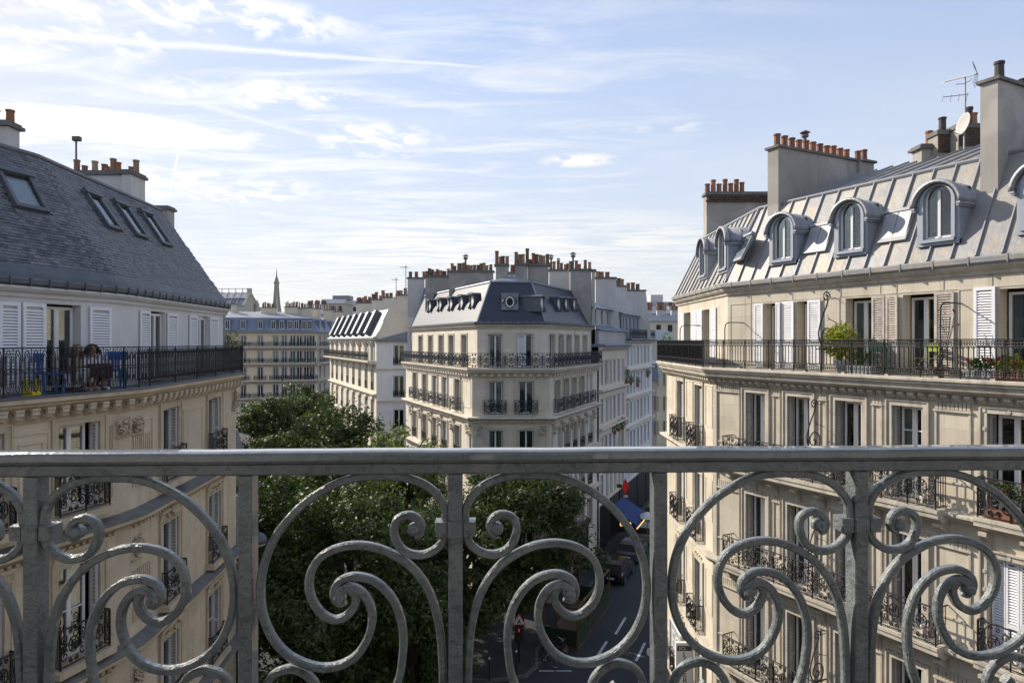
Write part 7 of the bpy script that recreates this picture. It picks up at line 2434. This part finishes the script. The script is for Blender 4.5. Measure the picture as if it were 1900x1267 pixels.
def plant(label, M, pot_r, pot_h, crown, n, size, m, pm='pot_white', flowers=0, cat='potted plant', box=None, name='potted_plant', sq=1.0, seed=1, stems=5):
    rg = random.Random(seed)
    t = thing(name, label, cat, tuple(M.translation))
    if box: MB().box(-box[0] / 2, box[0] / 2, -box[1] / 2, box[1] / 2, 0, pot_h).build('planter', MT[pm], t, M)
    else: MB().lathe([(pot_r * .72, 0), (pot_r, pot_h * .92), (pot_r * 1.08, pot_h * .92), (pot_r * 1.08, pot_h), (pot_r * .9, pot_h), (pot_r * .85, pot_h * .85)], 12).build('pot', MT[pm], t, M)
    b = MB(); c, r = crown
    for k in range(stems):
        a = 2.4 * k
        b.tube([(.3 * r[0] * math.cos(a) * .3, .3 * r[1] * math.sin(a) * .3, pot_h * .8), (c[0] + r[0] * .4 * math.cos(a), c[1] + r[1] * .4 * math.sin(a), c[2]), (c[0] + r[0] * .7 * math.cos(a), c[1] + r[1] * .7 * math.sin(a), c[2] + r[2] * .6)], .006, 4)
    b.build('stems', MT['bark'], t, M)
    lb = MB(); leaves(lb, rg, c, r, n, size, .5, sq)
    tag(lb.build('leaves', MT[m], t, M), kind='stuff')
    for k in range(flowers):
        p = (c[0] + rg.uniform(-1, 1) * r[0], c[1] - r[1] * rg.uniform(.2, .9), c[2] + rg.uniform(.0, .9) * r[2])
        inst('flower', 'flower', lambda mb: mb.lathe([(.01, -.03), (.045, 0), (.035, .03), (.01, .045)], 7), MT['flower_red'], t, M @ T(*p))
    return t


def chair(label, M, m, fold=False, group=None):
    t = thing('garden_chair', label, 'chair', tuple(M.translation), group)
    w = .21
    if fold:
        for k in range(5): MB().box(-w, w, -.18 + k * .085, -.115 + k * .085, .44, .455).build('seat_slat', MT[m], t, M)
        for k in range(2): MB().box(-w, w, .215, .23, .62 + k * .13, .71 + k * .13).build('back_slat', MT[m], t, M)
        for s in (-1, 1):
            MB().tube([(s * (w + .012), -.22, 0), (s * (w + .012), .2, .55), (s * (w + .012), .235, .87)], .011, 5).build('leg', MT[m], t, M)
            MB().tube([(s * (w - .012), .22, 0), (s * (w - .012), -.18, .43)], .011, 5).build('leg', MT[m], t, M)
    else:
        MB().bbox(-w, w, -.21, .21, .40, .44, .01).build('seat', MT[m], t, M)
        b = MB(); b.bbox(-w, w, .19, .22, .66, .86, .008)
        b.build('backrest', MT[m], t, M)
        for k in (-.1, 0, .1): MB().box(k - .018, k + .018, .195, .215, .441, .659).build('back_rail', MT[m], t, M)
        for sx in (-1, 1):
            for sy in (-1, 1): MB().box(sx * .18 - .02, sx * .18 + .02, sy * .18 - .02, sy * .18 + .02, 0, .399).build('leg', MT[m], t, M)
    return t


def balcony_things():
    f5 = R_M5; z5 = -.87
    at = lambda px, y=-.5: f5.M @ T(f5.x(px, y), y, z5)
    plant('bushy yellow-green shrub in a pale pot on the right balcony', at(1560, -.55), .2, .34, ((0, 0, .86), (.42, .30, .48)), 900, .17, 'leaf_shrub', 'pot_white', sq=.6, seed=2, stems=8)
    plant('dark brown-leaved plant in a low trough beside the yellow-green shrub', at(1598, -.55), .2, .22, ((0, 0, .42), (.28, .16, .22)), 220, .09, 'leaf_pot', 'pot_white', box=(.7, .24), seed=3)
    plant('red geraniums in a white planter by the right balcony railing', at(1822, -.66), .2, .2, ((0, 0, .33), (.30, .14, .16)), 260, .09, 'leaf_pot', 'pot_white', flowers=7, box=(.6, .22), seed=4, sq=1.6)
    plant('geranium trough with orange and green leaves at the right end of the balcony', at(1872, -.66), .2, .2, ((0, 0, .36), (.30, .14, .20)), 260, .10, 'leaf_shrub', 'terracotta', flowers=3, box=(.6, .22), seed=5, sq=1.6)
    plant('bare red-leaved climber twining on the balcony divider', at(1742, -.75), .14, .26, ((.08, .2, 1.1), (.22, .3, .6)), 26, .10, 'curtain_red', 'terracotta', seed=6, stems=7)
    plant('straggly olive shrub at the far end of the right balcony', R_S5.M @ T(.35, -.55, z5), .16, .3, ((0, 0, .78), (.30, .26, .45)), 260, .10, 'leaf_pot', 'terracotta', seed=7)
    chair('green folding slatted chair on the right balcony', at(1628, -.42) @ RZ(.5), 'chair_green', True)
    chair('lime folding slatted chair by the open balcony door on the right', at(1716, -.42) @ RZ(-.4), 'chair_lime', True)
    m0 = R_M0
    plant('yellow-green box plant on the lowest right balcony', m0.M @ T(m0.x(1521, -.35), -.35, -10.5), .15, .28, ((0, 0, .52), (.24, .22, .26)), 600, .07, 'leaf_shrub', 'terracotta', seed=8, sq=1.4)
    plant('flowering plants in a trough on the balconette below the geraniums', m0.M @ T(m0.x(1870, -.2), -.16, -4.0), .15, .22, ((0, 0, .62), (.35, .12, .2)), 300, .09, 'leaf_pot', 'terracotta', box=(.8, .2), seed=9, flowers=2)
    # left balcony
    f = LB_F5[0]; zl = LB_Z5
    L = lambda px, y: f.M @ T(f.x(px, y), y, zl)
    chair('blue painted chair left of the two seated people', L(93, -.36) @ RZ(1.2), 'chair_blue', group='blue chairs on the left balcony')
    f3 = LB_F5[1]
    chair('blue painted chair right of the two seated people', L(213, -.36) @ RZ(-1.1), 'chair_blue', group='blue chairs on the left balcony')
    for px, a, lab in ((47, .3, 'yellow rubber boot, the left one of the pair'), (67, -.5, 'yellow rubber boot, the right one of the pair')):
        M = L(px, -.50) @ RZ(a)
        t = thing('rubber_boot', lab, 'boot', tuple(M.translation), 'yellow boots on the left balcony')
        MB().lathe([(.045, .03), (.048, .1), (.05, .2), (.062, .33), (.058, .33), (.046, .2)], 10).build('shaft', MT['plastic_yellow'], t, M)
        MB().prism([(.05, 0), (-.10, 0), (-.19, .01), (-.20, .05), (-.14, .09), (-.04, .12), (.045, .12)], -.045, .045, 'x').build('foot', MT['plastic_yellow'], t, M)
    plant('wispy pale grass plant at the end of the left balcony', LB_F5[4].M @ T(1.2, -.35, zl), .15, .3, ((0, 0, .95), (.38, .35, .55)), 260, .2, 'leaf_pot', 'pot_white', seed=12, sq=.35)

    base = Frame((2.47, 44), tuple(Vector((2.47, 44)) + DR * 60))
    for k, (px, py, pm, h, lab) in enumerate(((1163.5, 712, 'leaf', .75, 'small dark conifer on a window sill of the white street house'),
                                         (1171, 714, 'leaf_pot', .3, 'leafy pot plant on the sill beside the small conifer'),
                                         (1184, 718, 'leaf', .4, 'dark bushy plant on a middle sill of the white street house'),
                                         (1202.5, 700, 'leaf_pot', .3, 'pot plant on the farthest sill of the white street house'),
                                         (1141, 806, 'leaf', .4, 'bushy plant on a sill of the cream street house, nearest of three'),
                                         (1149, 800, 'leaf_pot', .4, 'green plant on a sill of the cream street house, middle of three'),
                                         (1156, 796, 'leaf', .45, 'dark plant on a sill of the cream street house, farthest of three'))):
        x = base.x(px, -.3)
        plant(lab, base.M @ T(x, -.28, base.z(py, x, -.3)), .15, .25, ((0, 0, .3 + h * .7), (.32, .25, h)), 160, .16, pm, 'terracotta', seed=30 + k)


balcony_things()


def person(label, M, skin, hair, parts, arms, seed=0, head_turn=0.0):
    """seated figure: one continuous skinned body, clothes and hair as children"""
    t = thing('person', label, 'person', tuple(M.translation))
    def skin_obj(name, V, E, R, m, sub=2, parent=None):
        me = bpy.data.meshes.new(name); me.from_pydata(V, E, [])
        o = bpy.data.objects.new(name, me); me.materials.append(MT[m])
        link(o, parent or t, M)
        md = o.modifiers.new('skin', 'SKIN')
        for k, v in enumerate(me.skin_vertices[0].data):
            r = R[k]; v.radius = (r, r) if np.isscalar(r) else r
            v.use_root = (k == 0)
        md.use_smooth_shade = True
        s = o.modifiers.new('sub', 'SUBSURF'); s.levels = sub; s.render_levels = sub
        return o
    U = -.20
    V = [(0, -.14, .45), (0, -.13, .62), (0, -.15, .82), (0, -.18, .98), (0, -.20, 1.07), (0, -.215, 1.13), (0, -.20, 1.21)]
    V = [(a, b_, c + U) for a, b_, c in V]
    arms = [[(a, b_, c + U) for a, b_, c in arm_] for arm_ in arms]
    R = [.13, .115, .125, .05, .062, .085, .07]
    E = [(i, i + 1) for i in range(6)]
    hands = []
    for s, (el, wr) in zip((-1, 1), arms):
        b = len(V)
        V += [(s * .15, -.16, .90 + U), el, wr]; R += [.055, .042, .027]
        E += [(2, b), (b, b + 1), (b + 1, b + 2)]
        d = (Vector(wr) - Vector(el)).normalized()
        side = d.cross(Vector((0, 0, 1))).normalized()
        palm = Vector(wr) + d * .06
        V.append(tuple(palm)); R.append((.036, .018)); E.append((b + 2, len(V) - 1)); pi = len(V) - 1
        hands.append((pi, palm, d, side, s))
    for s in (-1, 1):
        b = len(V)
        V += [(s * .09, -.17, .44 + U), (s * .11, -.46, .50), (s * .10, -.43, .10), (s * .11, -.52, .045), (s * .11, -.60, .035)]
        R += [.085, .06, .038, .036, .026]
        E += [(0, b), (b, b + 1), (b + 1, b + 2), (b + 2, b + 3), (b + 3, b + 4)]
    skin_obj('body', V, E, R, skin)
    for pi, palm, d, side, s in hands:      # five separate, unequal, slightly bent fingers per hand
        for k, (o, L) in enumerate(((-.027, .062), (-.009, .075), (.009, .07), (.026, .055))):
            p0 = palm + side * o + d * .01
            p1, p2 = p0 + d * L * .6 + Vector((0, 0, -.006)), p0 + d * L + Vector((0, 0, -.028))
            MB().tube([p0, p1, p2], .009, 6, radii=[.0095, .0085, .0065]).build('finger', MT[skin], t, M, True)
        p0 = palm - d * .03 + side * (-.03 * s)
        MB().tube([p0, p0 + d * .03 + side * (-.022 * s), p0 + d * .058 + side * (-.026 * s) + Vector((0, 0, -.012))], .01, 6, radii=[.012, .010, .007]).build('thumb', MT[skin], t, M, True)
    # face
    Mh = M @ T(0, 0, U)
    MB().tube([(0, -.292, 1.155), (0, -.312, 1.125), (0, -.302, 1.11)], .012, 6, radii=[.007, .013, .012]).build('nose', MT[skin], t, Mh, True)
    for s in (-1, 1):
        MB().lathe([(.001, -.008), (.009, -.004), (.009, .004), (.001, .008)], 8, (s * .031, -.290, 1.15)).build('eye', MT['sign_dark'], t, Mh)
        MB().lathe([(.006, -.03), (.016, -.01), (.018, .012), (.008, .03)], 8, (s * .087, -.205, 1.135)).build('ear', MT[skin], t, Mh)
    MB().tube([(-.025, -.291, 1.083), (0, -.297, 1.08), (.025, -.291, 1.083)], .005, 5).build('mouth', MT['cloth_maroon'], t, Mh)
    rg = random.Random(seed)
    b = MB()
    hl = parts['hair_len']; curl = parts.get('curl', 0)
    for k in range(260):
        a = rg.uniform(.35, 2 * math.pi - .35) - math.pi / 2 - math.pi    # leaves the face free
        a = rg.uniform(-.75, math.pi + .75)
        el = rg.uniform(.15, 1.5)
        r0 = .088
        p = Vector((r0 * math.cos(a) * math.cos(el), -.20 + r0 * math.sin(a) * math.cos(el) * 1.05, 1.155 + .088 * math.sin(el)))
        pts = [p * 1.0]
        for j in range(1, 5):
            f_ = j / 4
            spread = (.10 if curl else .05) * f_
            pts.append(p + Vector((math.cos(a) * spread + curl * .025 * math.sin(j * 2.2 + k), math.sin(a) * spread * .7 + .01 * f_ + curl * .025 * math.cos(j * 1.9 + k), .02 * math.sin(f_ * 3) - hl * f_)))
        b.tube(pts, .012, 4, radii=[.014, .017, .016, .014, .006])
    tag(b.build('hair', MT[hair], t, Mh, True), kind='stuff')
    V = [(0, -.14, .52 + U), (0, -.13, .65 + U), (0, -.15, .83 + U), (0, -.17, .93 + U)]
    R = [.145, .135, .142, .07]
    E = [(0, 1), (1, 2), (2, 3)]
    for s, (el, wr) in zip((-1, 1), arms):
        b_ = len(V); el, wr = Vector(el), Vector(wr)
        sh = Vector((s * .15, -.16, .895 + U))
        V += [tuple(sh), tuple(sh.lerp(el, .92))]; R += [.068, .056]; E += [(2, b_), (b_, b_ + 1)]
        if parts.get('sleeves'): V.append(tuple(el.lerp(wr, .9))); R.append(.04); E.append((b_ + 1, b_ + 2))
    skin_obj('top', V, E, R, parts['top'], 1)
    V, R, E = [(0, -.14, .46 + U)], [.15], []
    for s in (-1, 1):
        b_ = len(V)
        V += [(s * .09, -.18, .45 + U), (s * .11, -.46, .505)]; R += [.10, .078]; E += [(0, b_), (b_, b_ + 1)]
        if parts['legs'] == 'long': V.append((s * .10, -.435, .16)); R.append(.055); E.append((b_ + 1, b_ + 2))
    skin_obj('trousers' if parts['legs'] == 'long' else 'skirt', V, E, R, parts['bottom'], 1)
    if parts['legs'] != 'long':
        MB().prism([(-.10, .16), (-.52, .30), (-.56, .54), (-.45, .60), (-.08, .42)], -.25, .25, 'x').build('lap_cloth', MT[parts['bottom']], t, M)
    for s in (-1, 1):
        skin_obj('shoe', [(s * .11, -.41, .05), (s * .11, -.52, .045), (s * .11, -.62, .035)], [(0, 1), (1, 2)], [.052, .05, .035], parts['shoe'], 1)
    return t


def people():
    f = LB_F5[0]
    L = lambda px, y: f.M @ T(f.x(px, y), y, LB_Z5)
    person('person with long fair hair and pale trousers, sitting on the left balcony', L(126, -.04) @ RZ(.25), 'skin', 'hair_fair',
           dict(top='cloth_sand', bottom='cloth_white', legs='long', shoe='cloth_sand', hair_len=.24, sleeves=True), (((-.2, -.22, .68), (-.02, -.40, .60)), ((.2, -.22, .68), (.04, -.38, .62))), 3)
    person('person with dark curly hair and white top, sitting on the left balcony', L(160, -.04) @ RZ(-.15), 'skin', 'hair_brown',
           dict(top='cloth_white', bottom='cloth_maroon', legs='skirt', shoe='cloth_white', hair_len=.17, curl=1), (((-.21, -.24, .70), (-.06, -.45, .64)), ((.21, -.24, .70), (.08, -.44, .66))), 5)
    # the low bench they sit on
    t = thing('bench', 'low dark bench against the left balcony wall under the two seated people', 'bench', tuple(L(142, -.2).translation))
    M = L(142, -.0)
    MB().bbox(-.62, .62, -.30, -.02, .06, .10, .006).build('seat', MT['wood_ochre'], t, M)
    for s in (-.55, .55):
        for y in (-.26, -.06): MB().box(s - .025, s + .025, y - .025, y + .025, 0, .059).build('leg', MT['wood_ochre'], t, M)


people()

# ------------------------------------------------------------------ the air: pale even haze round the whole scene
def haze():
    m = bpy.data.materials.new('haze'); m.use_nodes = True
    nt = m.node_tree; nt.nodes.clear()
    v = nt.nodes.new('ShaderNodeVolumePrincipled'); o = nt.nodes.new('ShaderNodeOutputMaterial')
    v.inputs['Color'].default_value = (.93, .95, .98, 1)
    v.inputs['Density'].default_value = .00004
    v.inputs['Anisotropy'].default_value = .35
    nt.links.new(v.outputs[0], o.inputs['Volume'])
    me = MB().box(-3600, 3600, -400, 4000, G - 1.2, 330).mesh('haze', m)
    tag(link(bpy.data.objects.new('haze', me)), kind='stuff')


haze()
